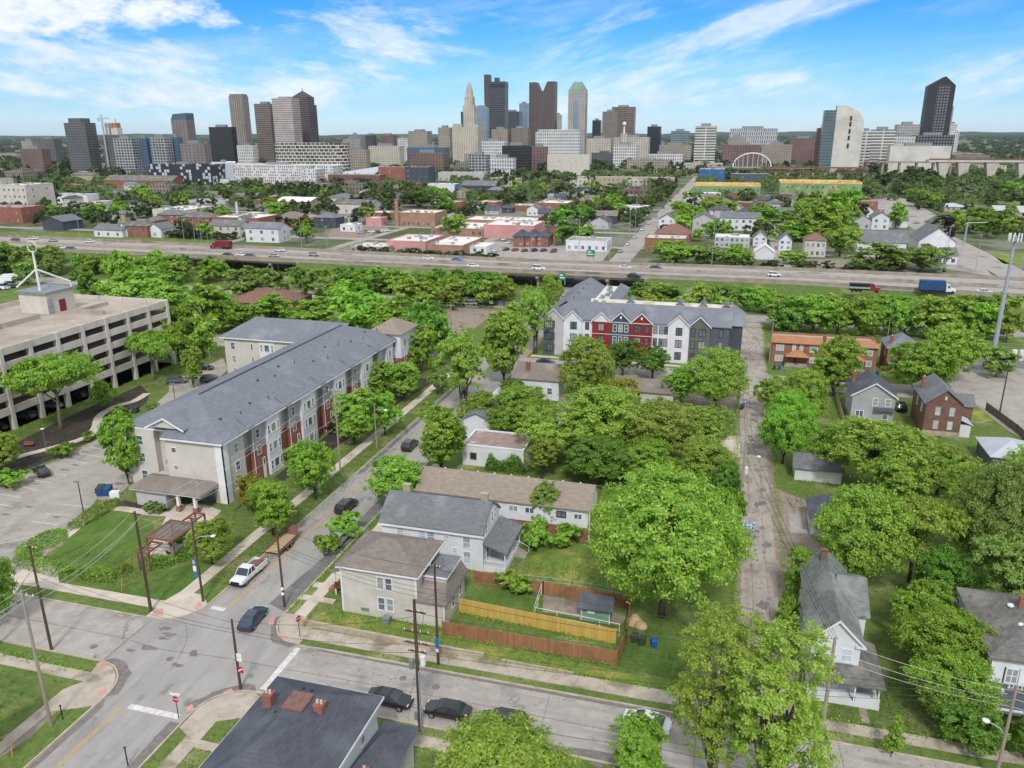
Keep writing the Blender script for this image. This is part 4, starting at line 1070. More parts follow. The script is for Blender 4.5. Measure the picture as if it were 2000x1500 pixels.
for z in(1.2,4.3,7.3):
 window(T,'E',98.5-95,z,1.0,1.5,box)
 window(T,'S',2.6,z+.0,1.05,1.5,(X0-ox,X1-ox,97.4-oy,Y1-oy));window(T,'S',7.9,z,.9,1.5,(X0-ox,X1-ox,98.6-oy,Y1-oy))if z>3 else None
 window(T,'S',10.9,z+.5,.75,.75,box,style='plain')if z>2 else None
for k,y in enumerate(notch):
 y2=(notch+[161.0])[k+1];a0,a1=y+.9,y2-1.5
 for z in(4.6,7.5):window(T,'E',a0+1.6-95,z,.95,1.45,box)
 window(T,'E',a0+2.6-95,2.4,.55,1.1,box,proud=.05,style='plain');B().box(X1-ox+.04,X1-ox+.1,a0+2.2-oy,a0+3.0-oy,0,2.2).build('door','white_paint',T)
 for z in(.9,4.0,7.2):
  ym_=(a0+3.7+a1-1.3)/2
  for dy_,ww_ in((-1.45,.5),(0,1.2),(1.45,.5)):window(T,'E',ym_+dy_-95,z,ww_,1.45,(box[0],X1+.5-ox,box[2],box[3]),style='sash' if ww_<1 else 'plain')
 B().cyl(X1-ox+.1,a0-oy+.05,0,EH,.06,n=6).build('downpipe','white_paint',T)
for x,st,ww_ in((-109.6,'sash',1.0),(-102.0,'sash',.5),(-100.6,'plain',1.1),(-99.2,'sash',.5),(-96.0,'sash',1.0),(-104.6,'plain',.4)):
 for z in(1.2,4.3,7.4):window(T,'S',x+112,z,ww_,1.5,(-112-ox,0,(152.4 if-103<x<-99 else 152.5)-oy,0),style=st)
lb(-102.6,-98.6,152.4,152.5,0,EH-.1).build('bay','white_siding',T)
# small hooded bay window over the entrance
B().extr([(-85.3-ox,97.6-oy,4.4),(-83.0-ox,97.6-oy,4.4),(-83.0-ox,98.6-oy,5.3),(-85.3-ox,98.6-oy,5.3)],(0,0,.15)).build('hood','metal_roof',T)
# north-east tower with its own tan roof
lb(-78.6,-70.8,160.2,169.5,5.8,11.4).build('tower_wall','white_siding',T);lb(-78.62,-70.78,160.18,169.52,-.2,5.79).build('tower_brick','brick',T)
hb=B();hip_roof(hb,-78.6-ox,-70.8-ox,160.2-oy,169.5-oy,11.4,2.5,.6);hb.build('tower_roof','tan_shingle',T)
for z in(1.2,4.4,8.2):
 window(T,'E',2.4,z,1.0,1.5,(0,-70.8-ox,160.2-oy,0));window(T,'E',6.4,z,1.0,1.5,(0,-70.8-ox,160.2-oy,0));window(T,'S',5.9,z,.9,1.4,(-78.6-ox,0,160.2-oy,0))if z>8 else None
 # entrance canopy
cp=B();hip_roof(cp,-86.3-ox,-74.0-ox,90.6-oy,95.6-oy,3.1,1.1,.3,.15,2.2)
C_=cp.build('canopy_roof','metal_roof',T)
sb=B()
for i in range(26):
 x=-86.2+i*.48-ox;f=min(1,(i*.48)/2.2,(25-i)*.48/2.2);sb.tube([(x,90.35-oy,3.28),(x,90.35-oy+2.7*f,3.28+1.1*f)],.045,4)
sb.build('roof_seam','brown_shingle',C_)
lb(-86.5,-73.8,90.4,90.5,2.9,3.12,lb(-73.85,-73.75,90.4,95,2.9,3.12)).build('fascia','white_paint',C_)
lb(-86.0,-80.6,91.2,97.4,-.1,3.08).build('vestibule_wall','pale_grey_siding',T)
for x in(-78.2,-75.2):
 o=lb(x-.22,x+.22,90.8,91.24,.9,3.0).build('column','white_paint',T);lb(x-.35,x+.35,90.67,91.37,-.1,.9).build('column_base','brick',o)
lb(-80.5,-74.5,94.8,94.99,0,2.5).build('entrance_glass','window_glass',T)
# ---- parking garage
T=thing('parking_garage','pale concrete six level parking garage with open dark bays and a rooftop stair house','parking garage',(-148,115,0))
ox,oy=-148,115
GX0,GX1,GY0,GY1,GH=-168.0,-132.3,52.0,160.5,16.4
LV=[0,3.6,6.5,9.4,12.3,15.2]
for z in LV:lb(GX0,GX1-.35,GY0+.3,GY1-.35,z-.28,z).build('floor_slab','deck_concrete' if z>15 else 'concrete',T)
for z in LV[1:]:
 s=B();lb(GX1-.3,GX1,GY0,GY1,z-.35,z+1.12,s);lb(GX0,GX1-.31,GY1-.3,GY1,z-.35,z+1.12,s);lb(GX0,GX0+.3,GY0,GY1-.31,z-.35,z+1.12,s);s.build('spandrel','concrete',T)
bay=6.75
y=GY1-.5
while y>GY0:
 lb(GX1-.9,GX1+.18,y-.45,y+.3,-.2,GH-.12).build('column','concrete',T);y-=bay
for k in range(5):lb(GX0+k*7.1+.5,GX0+k*7.1+1.3,GY1-.6,GY1+.15,-.2,GH-.12).build('column','concrete',T)
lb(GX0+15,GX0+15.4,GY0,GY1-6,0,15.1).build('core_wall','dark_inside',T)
lb(-150.4,-150,GY0,139.5,15.2,16.35).build('ramp_wall','deck_concrete',T)
B().extr([(-150.9-ox,60-oy,15.21),(-160-ox,60-oy,15.21),(-160-ox,118-oy,17.6),(-150.9-ox,118-oy,17.6)],(0,0,.2)).build('ramp','deck_concrete',T)
lb(-146,-139,146.5,147,15.2,16.1,lb(-146.5,-146,146.5,156,15.2,16.1)).build('ramp_curb','deck_concrete',T)
# rooftop stair house with a leaning strut mast
S_=lb(-159.5,-151.5,143.5,151.5,15.2,19.9).build('stair_house','cream_wall',T)
lb(-160.0,-151.0,143.0,152.0,19.9,20.4).build('stair_house_roof','steel_grey',S_);lb(-151.49,-151.38,146.8,148.6,15.25,18.0).build('door','door_red',S_)
B().extr([(-151.45-ox,145-oy,15.25),(-151.45-ox,143.4-oy,15.25),(-151.45-ox,143.4-oy,18.6),(-151.45-ox,145-oy,18.6)],(.12,0,0)).build('stair_window','window_glass',S_)
mb=B();mb.tube([(-154.5-ox,145-oy,19.8),(-154.5-ox,145-oy,29.6)],.3,8,.22)
mb.tube([(-154.5-ox,145-oy,25.4),(-151.6-ox,151.2-oy,21.6),(-151.6-ox,151.2-oy,20)],.26,6);mb.tube([(-154.5-ox,145-oy,25.4),(-159.5-ox,143.5-oy,21.2)],.22,6);mb.tube([(-154.5-ox,145-oy,25.4),(-158-ox,151.2-oy,20.4)],.14,6)
mb.tube([(-154.5-ox+math.cos(k*.5236)*1.3,145-oy,30.6+math.sin(k*.5236)*1.3)for k in range(13)],.1,5);M_=mb.build('mast','white_metal',S_)
for k in range(3):B().cyl(-141-ox,72+k*16-oy,15.2,16.3,.08,n=6).build('deck_post','white_metal',T)
for k in range(7): # cars standing on the ground level, seen through the bays
 car('suv' if k%2 else 'sedan',['paint_grey','paint_silver','paint_black'][k%3],-135.8,98+k*6.75,180,['grey','silver','black'][k%3]+' car inside the ground level of the garage, %s bay from its far corner'%['tenth','ninth','eighth','seventh','sixth','fifth','fourth'][k],'cars inside the parking garage')
 # ---- modern gabled apartment block
T=thing('apartment_building','gabled modern apartment block with white, red and dark fronts near the highway bridge','apartment building',(-20,202,0))
ox,oy=-20,202
lb(-44.9,1.5,193.8,211,-.2,9.6,lb(-44.9,-29,211,238,-.2,9.6)).build('wall','pale_grey_siding',T)
lb(1.5,4.6,195.5,211,-.2,9.6).build('end_wall','slate_siding',T)
FR=193.0-oy
fronts=[(-44.9,-39.6,'pale_grey_siding',1),(-39.6,-34.9,'white_siding',1),(-34.9,-32.2,'white_siding',0),(-32.2,-27.5,'red_siding',1),(-27.5,-22.4,'slate_siding',1),(-22.4,-17.1,'red_siding',1),
(-17.1,-13.2,'white_siding',0),(-13.2,-8.0,'white_siding',1),(-8.0,-3.0,'olive_siding',1),(-3.0,1.5,'dark_grey_siding',0)]
rb,tb=B(),B()
for i,(a,c,m_,gab)in enumerate(fronts):
 pr_=.45 if gab else 0;y=FR-pr_;am,hw=(a+c)/2-ox,(c-a)/2
 q=B().box(a-ox+.01,c-ox-.01,y,193.8-oy,-.2,9.6)
 if gab:
  rise=hw*.92
  gm='white_siding' if i==3 else m_
  q2=B().extr([(a-ox,y,9.61),(c-ox,y,9.61),(am,y,9.6+rise)],(0,4.2,0));
  for s_ in(-1,1):
   rb.extr([(am+s_*(hw+.25),y-.35,9.6-.2),(am,y-.35,9.68+rise),(am,y+7.2,9.68+rise),(am+s_*(hw+.25),y+2.0,9.6-.2)],(0,0,.16))
   tb.extr([(am+s_*(hw+.28),y-.4,9.3),(am,y-.4,9.58+rise),(am,y-.4,9.86+rise),(am+s_*(hw+.28),y-.4,9.6)],(0,.06,0))
  q2.build('gable',gm,T)
  if i in(4,5):B().box(am-.22,am+.22,y-.06,y-.002,10.5,11.2).build('gable_vent','white_paint',T)
  if i in(3,4,5):tb.box(a-ox+.02,c-ox-.02,y-.03,y-.002,9.45,9.62);tb.box(a-ox+.02,c-ox-.02,y-.03,y-.002,6.3,6.42)
 q.build('front',m_,T)
 bx=(a-ox,c-ox,y,0)
 lay={0:[(1.9,2.0,'triple')],1:[(2.6,1.5,'double')],2:[(1.35,.8,'sash')],3:[(2.3,1.35,'double')],4:[(1.1,.8,'sash'),(2.55,.8,'sash'),(4.0,.8,'sash')],5:[(1.8,1.4,'double'),(4.1,.85,'sash')],
6:[(.8,.8,'sash'),(2.2,.8,'sash'),(3.35,.8,'sash')],7:[(2.7,1.4,'double')],8:[(1.0,.8,'sash'),(3.1,1.5,'double')],9:[(2.6,.85,'sash')]}[i]
 for z in(1.0,4.1,7.2):
  for s_,ww_,st in lay:window(T,'S',s_,z,ww_,1.75 if i!=4 else 1.7,bx,'white_paint' if i in(4,)else 'black_metal','window_glass',st)
lb(-44.88,-42.0,192.45,192.55,-.2,8.9).build('dark_panel','dark_grey_siding',T)
for z in(1.0,4.1,7.2):window(T,'S',1.45,z,1.9,1.7,(-44.9-ox,0,192.44-oy,0),'black_metal','window_glass','triple')
# roofs: sloped fronts round a flat white middle
ri,ze=13.0,9.62
def slope(p0,p1,q1,q0,b):b.extr([(x-ox,y-oy,z)for x,y,z in(p0,p1,q1,q0)],(0,0,.18))
slope((-45.5,192.6,ze),(2.0,192.6,ze),(2.0,199.0,ri),(-39,199.0,ri),rb);slope((1.2,195.0,ze),(5.2,195.0,ze),(5.2,199.0,11.9),(1.2,199,11.9),rb);slope((5.2,199.0,11.9),(5.2,212,ze),(2.0,211,11.9),(2.0,199,11.9),rb)
slope((-45.5,238.6,ze),(-45.5,192.6,ze),(-40.2,198.2,ri),(-40.2,235,ri),rb);slope((-28.4,214,ze),(-28.4,238.6,ze),(-31,236,11.4),(-31,214,11.4),rb);slope((-35.4,234,10.6),(-35.4,200,10.6),(-40.2,198.6,ri),(-40.2,235,ri),rb)
slope((5.2,211.6,ze),(-28.4,211.6,ze),(-28.4,208.6,11.6),(2,208.6,11.6),rb)
for x in(-24.5,-11.5,-5.5,.4): # dormer gables along the back
 for s_ in(-1,1):rb.extr([(x+s_*2.4-ox,212.2-oy,10.0),(x-ox,212.2-oy,12.6),(x-ox,207-oy,12.6),(x+s_*2.4-ox,209-oy,10.0)],(0,0,.16))
Rr_=rb.build('roof','grey_shingle',T);tb.build('trim','white_paint',Rr_)
lb(-35.3,1.9,199.2,208.5,9.6,11.4,lb(-35.3,-31.2,208.5,235,9.6,10.7)).build('flat_roof','membrane',Rr_);lb(-35.3,2.1,208.2,208.5,11.4,12.1).build('roof_parapet','membrane',Rr_)
for k in range(9):
 q=random.Random(k);x=-34.4+q.random()*2.2;y=201+k*3.6;lb(x,x+1.1,y,y+1.0,11.4 if y<208 else 10.7,12.3 if y<208 else 11.6).build('rooftop_unit','steel_grey',Rr_)
for k in range(8):lb(-39.6+(k%2)*1.6,-39.3+(k%2)*1.6,204+k*3.4,205.6+k*3.4,12.2-(k%2),12.9-(k%2)).build('roof_vent','charcoal_shingle',Rr_)
# ---- houses round the corner lot
def cl(t,x,y):return x-t.location.x,y-t.location.y
T=house('house','beige sided house with brown hip roof on the street corner behind the retaining wall','house',-41.6,-32.0,73.4,81.3,6.4,('hip',2.0),'tan_siding','brown_shingle',
[('S',5.1,4.0,.75,1.5,'white_paint','window_glass'),('S',6.15,4.0,.75,1.5),('S',5.1,1.15,.75,1.6),('S',6.2,1.15,.75,1.6),('E',3,3.8,.8,1.4),('W',3,3.6,.9,1.5),('W',6,1,.9,1.5)])
cx,cy=T.location.x,T.location.y
def P2(b,x0,x1,y0,y1,z0,z1):return b.box(x0-cx,x1-cx,y0-cy,y1-cy,z0,z1)
P2(B(),-32.0,-28.6,73.42,80.6,-.2,3.15).build('east_wing_wall','tan_siding',T);P2(B(),-32.0,-29.1,75.6,80.3,3.16,5.3).build('upper_wing_wall','tan_siding',T)
q=B();P2(q,-32.2,-28.9,75.4,80.5,5.3,5.45);r=q.build('flat_roof','slate_shingle',T);B().cyl(-30.6-cx,78.6-cy,5.45,6.1,.09,n=6).build('vent_pipe','steel_grey',r)
q=B();P2(q,-32.25,-28.85,75.34,75.4,5.2,5.42);P2(q,-28.9,-28.84,75.4,80.5,5.2,5.42);q.build('fascia','white_paint',r)
q=B()
for a in(((-32.05,73.0,3.2),(-28.2,73.0,3.2),(-29.1,75.58,4.5),(-32.05,75.58,4.5)),((-28.2,73.0,3.2),(-28.2,81.0,3.2),(-29.1,81.0,4.5),(-29.1,75.58,4.5))):q.extr([(x-cx,y-cy,z)for x,y,z in a],(0,0,.15))
q.build('skirt_roof','brown_shingle',T)
window(T,'E',3.0,1.1,.8,1.3,(0,-28.6-cx,73.4-cy,0));window(T,'E',5.6,1.1,.8,1.3,(0,-28.6-cx,73.4-cy,0))
q=B()
for z in(6.25,):P2(q,-42.1,-31.5,72.9,73.0,z,z+.2);P2(q,-31.55,-31.45,72.9,81.8,z,z+.2);P2(q,-42.1,-42.0,72.9,81.8,z,z+.2)
P2(q,-41.65,-41.45,73.32,73.42,0,6.3);P2(q,-32.1,-31.9,73.32,73.42,3.4,6.3);P2(q,-28.75,-28.55,73.34,73.44,0,3.3)
q.build('trim','white_paint',T)
# west porch with brown stair
q=P2(B(),-44.2,-41.7,76.4,81.2,.9,1.05);q.build('porch_floor','fence_brown',T)
q=B().extr([(-44.6-cx,76.2-cy,3.2),(-41.62-cx,76.2-cy,4.1),(-41.62-cx,81.4-cy,4.1),(-44.6-cx,81.4-cy,3.2)],(0,0,.15));q.build('porch_roof','brown_shingle',T)
for y in(76.5,78.8,81.1):P2(B(),-44.25,-44.1,y-.07,y+.07,0,3.2).build('porch_post','white_paint',T)
q=B()
for k in range(5):P2(q,-44.2-.28*(k+1),-44.2-.28*k,77,78.3,0,.85-k*.17)
q.build('steps','fence_brown',T);P2(B(),-44.2,-41.8,76.3,76.4,1.0,1.9).build('railing','brown_door',T)
P2(B(),-39.2,-38.2,73.34,73.41,.6,1.0).build('crawl_vent','steel_grey',T)
tag(B().box(-.45,.45,-.4,.4,0,.85).box(-.3,.3,-.42,-.4,.1,.7).build('air_conditioner','steel_grey',None,(-35.6,72.6,0)),'grey air conditioning unit standing on grass against the beige corner house','air conditioner')
# ---- white house with curved roof
T=thing('house','white two storey house with rounded grey roof and east porch behind the beige corner house','house',(-35,90.2,0));cx,cy=-35,90.2
xa,xb_,ya,yb=-42.2,-28.0,86.4,94.0
prof=[(ya-.35,5.35),(ya+.5,6.1),(ya+1.6,6.95),(ya+2.7,7.6),((ya+yb)/2,8.15),(yb-2.7,7.6),(yb-1.6,6.95),(yb-.5,6.1),(yb+.35,5.35)]
q=B().extr([(xa-cx,y-cy,z)for y,z in[(ya,-.2),(ya,5.4)]+prof[1:-1]+[(yb,5.4),(yb,-.2)]][::-1],(xb_-xa,0,0));q.build('wall','white_siding',T)
q=B().ring([[(x-cx,y-cy,z+dz_)for y,z in prof for dz_ in(0,)]+[(x-cx,y-cy,z+.2)for y,z in prof[::-1]]for x in(xa-.3,xb_+.2)]);r=q.build('roof','slate_shingle',T,smooth=False)
P2(B(),-42.6,-27.7,85.95,86.05,5.1,5.36).build('fascia','white_paint',r)
for x in(-41.3,-29.8):chimney(r,x-cx,93.2-cy,6.2,7.9,1.0,.55,'stone',0)
bx=(xa-cx,xb_-cx,ya-cy,yb-cy)
for s_,z,ww_,wh_ in((2.7,3.4,.9,1.5),(5.7,3.4,.9,1.5),(7.0,3.4,.9,1.5),(9.2,3.6,.65,1.0),(12.0,3.2,.95,1.5),(12.0,.9,.85,1.7),(10.3,2.2,.6,.7)):window(T,'S',s_,z,ww_,wh_,bx,pane='pale_glass',style='sash')
for s_,z in((1.6,4.6),(4.3,5.2),(5.5,5.2)):window(T,'E',s_,z,.7,1.5,bx)
window(T,'E',2,1.0,.9,1.6,bx)
# east porch
q=B().extr([(-27.99-cx,86.2-cy,4.1),(-24.7-cx,86.2-cy,3.0),(-24.7-cx,94.4-cy,3.0),(-27.99-cx,94.4-cy,4.1)][::-1],(0,0,.16));q.build('porch_roof','slate_shingle',T)
P2(B(),-27.99,-25.0,86.5,94.2,-.2,.8).build('porch_floor','white_siding',T)
for y in(86.65,90.3,94.0):P2(B(),-25.15,-25.0,y-.08,y+.08,.8,3.05).build('porch_post','white_paint',T)
q=B();P2(q,-25.12,-25.04,86.6,90.3,1.6,1.68);P2(q,-27.9,-25.1,86.55,86.63,1.6,1.68)
for k in range(13):P2(q,-27.9+k*.22,-27.85+k*.22,86.56,86.62,.8,1.6)
for k in range(16):P2(q,-25.11,-25.05,86.7+k*.23,86.75+k*.23,.8,1.6)
q.build('railing','white_paint',T)
q=B()
for k in range(5):P2(q,-25.0+.3*k,-25.0+.3*(k+1),91,92.6,-.05,.75-k*.15)
q.build('steps','old_concrete',T)
q=B().tube([(-25-cx,92.7-cy,1.7),(-23.4-cx,92.7-cy,.9)],.04,5).tube([(-23.4-cx,92.7-cy,0),(-23.4-cx,92.7-cy,.9)],.04,5);q.build('stair_rail','white_paint',T)
# ---- long brown-roofed building behind it
T=house('apartment_building','long building with brown roof, white upper wall and brick lower wall behind the white house','apartment building',-41.6,-16.2,97.8,105.6,5.0,('gable',1.9,'x'),'white_siding','tan_shingle',
[('S',17.0,3.4,1.2,.8,'white_paint','window_glass','double'),('S',21.6,3.4,1.2,.8,'black_metal','window_glass','double'),('S',24.0,3.4,1.0,.7,'white_paint','window_glass','double'),('S',14.6,3.4,1.2,.8,'white_paint','window_glass','double'),('S',18.5,.5,1.2,1.1),('S',22.4,.6,1.2,1.0)])
cx,cy=T.location.x,T.location.y
P2(B(),-41.62,-16.18,97.74,97.79,-.2,2.1).build('brick_wall','brick',T);P2(B(),-16.2,-16.12,97.8,105.6,-.2,2.6).build('brick_wall','brick',T)
for k in range(9):B().cyl(-39+k*2.6-cx,102.6-cy,5.6,6.75,.16,.14,8).build('roof_vent','white_metal',T)
P2(B(),-16.0,-15.9,97.6,97.75,0,4.9).build('downpipe','white_paint',T)
# ---- dark-roofed house in the foreground
T=thing('house','white house with big charcoal hip roof and two brick chimneys at the bottom edge','house',(-31.8,45,0));cx,cy=-31.8,45
P2(B(),-36.6,-27.0,38.5,52.0,-.2,7.3).build('wall','white_siding',T)
q=B();x0,x1,y0,y1=-37.1-cx,-26.5-cx,38-cy,52.5-cy;xm_=(x0+x1)/2
q.add([(x0,y0,7.3),(x1,y0,7.3),(x1,y1,7.3),(x0,y1,7.3),(x0,y0,7.5),(x1,y0,7.5),(x1,y1,7.5),(x0,y1,7.5),(xm_-.7,y0+4.6,9.9),(xm_+.7,y0+4.6,9.9),(xm_+.7,y1-4.0,9.9),(xm_-.7,y1-4.0,9.9)],
[(3,2,1,0),(0,1,5,4),(1,2,6,5),(2,3,7,6),(3,0,4,7),(4,5,9,8),(5,6,10,9),(6,7,11,10),(7,4,8,11),(8,9,10,11)])
r=q.build('roof','charcoal_shingle',T)
q=B();q.box(xm_-.95,xm_+.95,y1-6.2,y1-4.0,9.75,10.0);q.build('roof_cap','rust',r)
q=B()
for a_ in(((x0-.06,y0),(x0,y1+.06)),((x1,y0),(x1+.06,y1+.06)),((x0,y1),(x1,y1+.06))):q.box(a_[0][0],a_[1][0],a_[0][1],a_[1][1],7.22,7.46)
q.build('fascia','white_paint',r)
chimney(r,-34.7-cx,47.6-cy,8.2,9.9,.75,.75,'brick',2);chimney(r,-29.9-cx,47.6-cy,8.2,9.9,.75,.75,'brick',2)
for k in range(6):
 x,y=[(-33.2,46.2),(-32.3,45.9),(-31.2,47.2),(-30.8,48.2),(-31.6,49.3),(-32.4,49.4)][k];B().ball(x-cx,y-cy,9.55 if k<4 else 9.6,.14,.1).build('roof_vent','black_metal',r)
window(T,'E',10.6,5.2,.6,.9,(0,-27.0-cx,38.5-cy,0),style='plain')
P2(B(),-27.0,-24.1,43,53.0,-.2,3.9).build('wing_wall','white_siding',T)
q=B();a,c,d,e_=-27.2-cx,-23.6-cx,42.6-cy,53.5-cy
q.add([(a,d,4.0),(c,d,3.9),(c,e_,3.9),(a,e_,3.9),(a,d,5.4),(a+1.2,e_-3,5.2)],[(0,1,4),(1,2,5,4),(2,3,5),(3,0,4,5),(3,2,1,0)]);r2=q.build('wing_roof','charcoal_shingle',T)
chimney(r2,-25.5-cx,46.3-cy,4.0,5.4,.6,.6,'brick',1)
P2(B(),-24.05,-22.7,42,48.6,-.2,2.6).build('side_wall','white_siding',T);q=B().extr([(-24.1-cx,41.8-cy,3.5),(-22.4-cx,41.8-cy,2.7),(-22.4-cx,49.0-cy,2.7),(-24.1-cx,49.0-cy,3.5)][::-1],(0,0,.14));q.build('side_roof','charcoal_shingle',T)
q=B()
for z in(.5,1.0,1.5):q.box(-5.5,0,-.03,.03,z,z+.14)
T2=thing('wooden_fence','weathered wooden rail fence behind the dark roofed house near the parked black sedan','fence',(-16.8,52.9,0));q.build('rail','fence_grey',T2)
for k in range(4):B().box(-5.55+k*1.83,-5.4+k*1.83,.03,.15,-.1,1.8).build('post','fence_grey',T2)
# ---- white gabled house east of the alley
T=thing('house','white two storey gabled house with weathered grey roof and front porch beside the alley','house',(14,80,0));cx,cy=14,80
q=B();gable_walls(q,11.2-cx,15.8-cx,73.6-cy,88.0-cy,-.2,6.2,2.3,'y');q.build('wall','white_siding',T)
q=B();gable_roof(q,11.2-cx,15.8-cx,73.6-cy,88.0-cy,6.2,2.3,'y',.35);r=q.build('roof','green_grey_shingle',T)
q=B();gable_walls(q,15.0-cx,17.0-cx,79.0-cy,87.2-cy,-.2,6.1,2.0,'x');q.build('cross_wing_wall','white_siding',T)
q=B();gable_roof(q,14.6-cx,17.0-cx,79.0-cy,87.2-cy,6.1,2.0,'x',.35);q.build('cross_wing_roof','green_grey_shingle',T)
chimney(r,13.2-cx,86.4-cy,7.4,9.3,.7,.5,'dark_brick',0)
q=B()
for s_ in(-1,1):q.extr([(13.5+s_*2.75-cx,73.2-cy,5.7),(13.5-cx,73.2-cy,8.45),(13.5-cx,73.2-cy,8.7),(13.5+s_*2.75-cx,73.2-cy,5.95)],(0,.08,0));P2(q,13.5+s_*2.3-(.5 if s_>0 else.35),13.5+s_*2.3+(.35 if s_>0 else.5),73.25,73.6,5.75,5.95)
q.build('bargeboard','white_paint',r)
for x in(12.4,14.6):window(T,'S',x-11.2,3.9,.85,1.35,(11.2-cx,15.8-cx,73.6-cy,0),pane='pale_glass')
for y in(77,82,86):window(T,'W',y-73.6,3.8,.8,1.3,(11.2-cx,0,73.6-cy,0))
q=B().add([(11.2-cx,73.58-cy,3.6),(15.8-cx,73.58-cy,3.6),(18.2-cx,71.4-cy,2.8),(11.0-cx,71.4-cy,2.8),(15.85-cx,78.8-cy,3.6),(18.2-cx,79.0-cy,2.8),(11.2-cx,73.58-cy,3.5),(11.0-cx,71.4-cy,2.65),(18.2-cx,71.4-cy,2.65),(18.2-cx,79-cy,2.65)],
[(3,2,1,0),(2,5,4,1),(3,7,8,2),(2,8,9,5),(0,6,7,3)]);q.build('porch_roof','old_shingle',T)
P2(B(),11.2,17.9,71.8,73.6,-.2,.5).build('porch_floor','white_siding',T);P2(B(),15.8,17.9,73.6,78.5,-.2,.5).build('porch_floor','white_siding',T)
for x in(11.4,15.5,17.7):P2(B(),x-.07,x+.07,71.85,71.99,.5,2.7).build('porch_post','white_paint',T)
P2(B(),15.6,17.85,71.8,71.95,.5,1.3).build('porch_panel','white_siding',T);P2(B(),11.3,14,71.8,71.95,.5,1.3).build('porch_panel','white_siding',T);P2(B(),14.3,15.2,73.5,73.58,.5,2.5).build('door','pale_grey_siding',T)
# ---- white house at the right edge
T=thing('house','white house with dark grey hip roof and black trimmed windows at the right edge','house',(33,80,0));cx,cy=33,80
P2(B(),27.8,38,74.6,86.6,-.2,6.3).build('wall','white_paint',T);q=B();hip_roof(q,27.8-cx,38-cx,74.6-cy,86.6-cy,6.3,2.6,.45);r=q.build('roof','old_shingle',T)
chimney(r,32.0-cx,81.0-cy,7.4,9.6,1.15,.6,'brick',0)
for x,y,z in((30.9,81.4,8.25),(31.0,78.2,8.05),(32.2,77.6,8.4)):B().ball(x-cx,y-cy,z,.34,.2).build('roof_vent','white_metal',r)
bx=(27.8-cx,38-cx,74.6-cy,86.6-cy)
for s_ in(1.9,4.8):window(T,'S',s_,3.7,.9,1.5,bx,'white_paint',style='pair')
for s_,z in((8.5,4.0),(3.2,3.8),(6,2.2)):window(T,'W',s_,z,.8,1.4,bx,'black_metal')
for x in(1.28,2.52):B().box(bx[0]+x-.1,bx[0]+x,bx[2]-.05,bx[2]-.002,3.55,5.35).build('shutter','black_metal',T)
q=B().extr([(27.6-cx,74.58-cy,3.3),(38-cx,74.58-cy,3.3),(38-cx,71.6-cy,2.7),(27.6-cx,71.6-cy,2.7)],(0,0,.15));pr_=q.build('porch_roof','charcoal_shingle',T);P2(B(),27.6,38,71.5,71.58,2.6,2.82).build('fascia','white_paint',pr_)
for x in(27.9,31,34.2):P2(B(),x-.07,x+.07,71.8,71.94,0,2.7).build('porch_post','white_paint',T)
B().extr([(0,0,0),(.28,0,.15),(.35,0,.5),(.2,0,.75),(-.1,0,.6),(-.15,0,.2)],(0,.06,0)).tube([(.1,0,.3),(.5,-.2,.2)],.025,4).build('satellite_dish','white_metal',pr_,(28.6-cx,73.2-cy,3.05),.5)
T=thing('carport','dark ribbed metal carport roof between trees behind the white house at the right edge','carport',(28.6,93.5,0))
q=B().extr([(-2.4,-5.0,2.7),(.3,-5.0,3.3),(.3,5,3.3),(-2.4,5,2.7)],(0,0,.1)).extr([(.3,-5.0,3.3),(2.6,-5.0,2.8),(2.6,5,2.8),(.3,5,3.3)],(0,0,.1));r=q.build('roof','dark_metal_roof',T)
q=B()
for k in range(7):q.tube([(-2.4+k*.43,-5,2.84+k*.0956),(-2.4+k*.43,5,2.84+k*.0956)],.05,4)
q.build('roof_rib','pale_metal_roof',r);B().box(-2.4,2.6,-5.08,-5.0,2.72,2.88).build('fascia','white_paint',r)
for x in(-2.2,2.4):
 for y in(-4.8,4.8):B().box(x-.06,x+.06,y-.06,y+.06,-.1,2.8).build('post','black_metal',T)
car('suv','paint_black',28.2,93.0,90,'black car parked under the dark metal carport roof')
# ---- small buildings along the alley and the cross street
house('garage','white detached garage with grey gable roof beside the grassy bend of the alley','garage',13.3,20.5,127.2,133.4,2.3,('gable',1.3,'x'),'white_siding','slate_shingle')
T=house('shed','small white shed with dark roof facing the dirt patch by the alley','shed',14.3,18.5,107.6,114.2,2.6,('gable',.9,'y'),'white_siding','charcoal_shingle');B().box(-2.16,-2.1,-2.4,-.2,0,2.1).build('door','pale_grey_siding',T)
T=house('house','grey sided two storey house with charcoal gable roof and small white deck','house',25.6,33.4,158.6,167.5,5.9,('gable',2.5,'y'),'grey_siding','charcoal_shingle',
[('S',4.2,3.9,.85,1.4),('S',6.5,3.9,.85,1.4),('S',6.3,1.2,.9,.9,'white_paint','window_glass','plain'),('S',1.6,.9,1.3,1.7,'white_paint','window_glass','double'),('W',3,3.6,.8,1.3),('W',6,1.2,.8,1.3)],chim=((26.4,165,6.2,8.6),))
B().box(-4,-.3,-6.6,-4.5,.9,1.05).box(-4,-.3,-6.62,-6.55,1.05,1.9).build('deck','white_paint',T);B().extr([(.2,-4.44,3.45),(3.9,-4.44,3.45),(3.9,-5.3,3.0),(.2,-5.3,3.0)],(0,0,.12)).build('porch_roof','charcoal_shingle',T)
q=B()
for s_ in(-1,1):q.extr([(s_*4.3,-4.9,5.5),(0,-4.9,8.3),(0,-4.9,8.55),(s_*4.3,-4.9,5.8)],(0,.06,0))
q.build('bargeboard','white_paint',T)
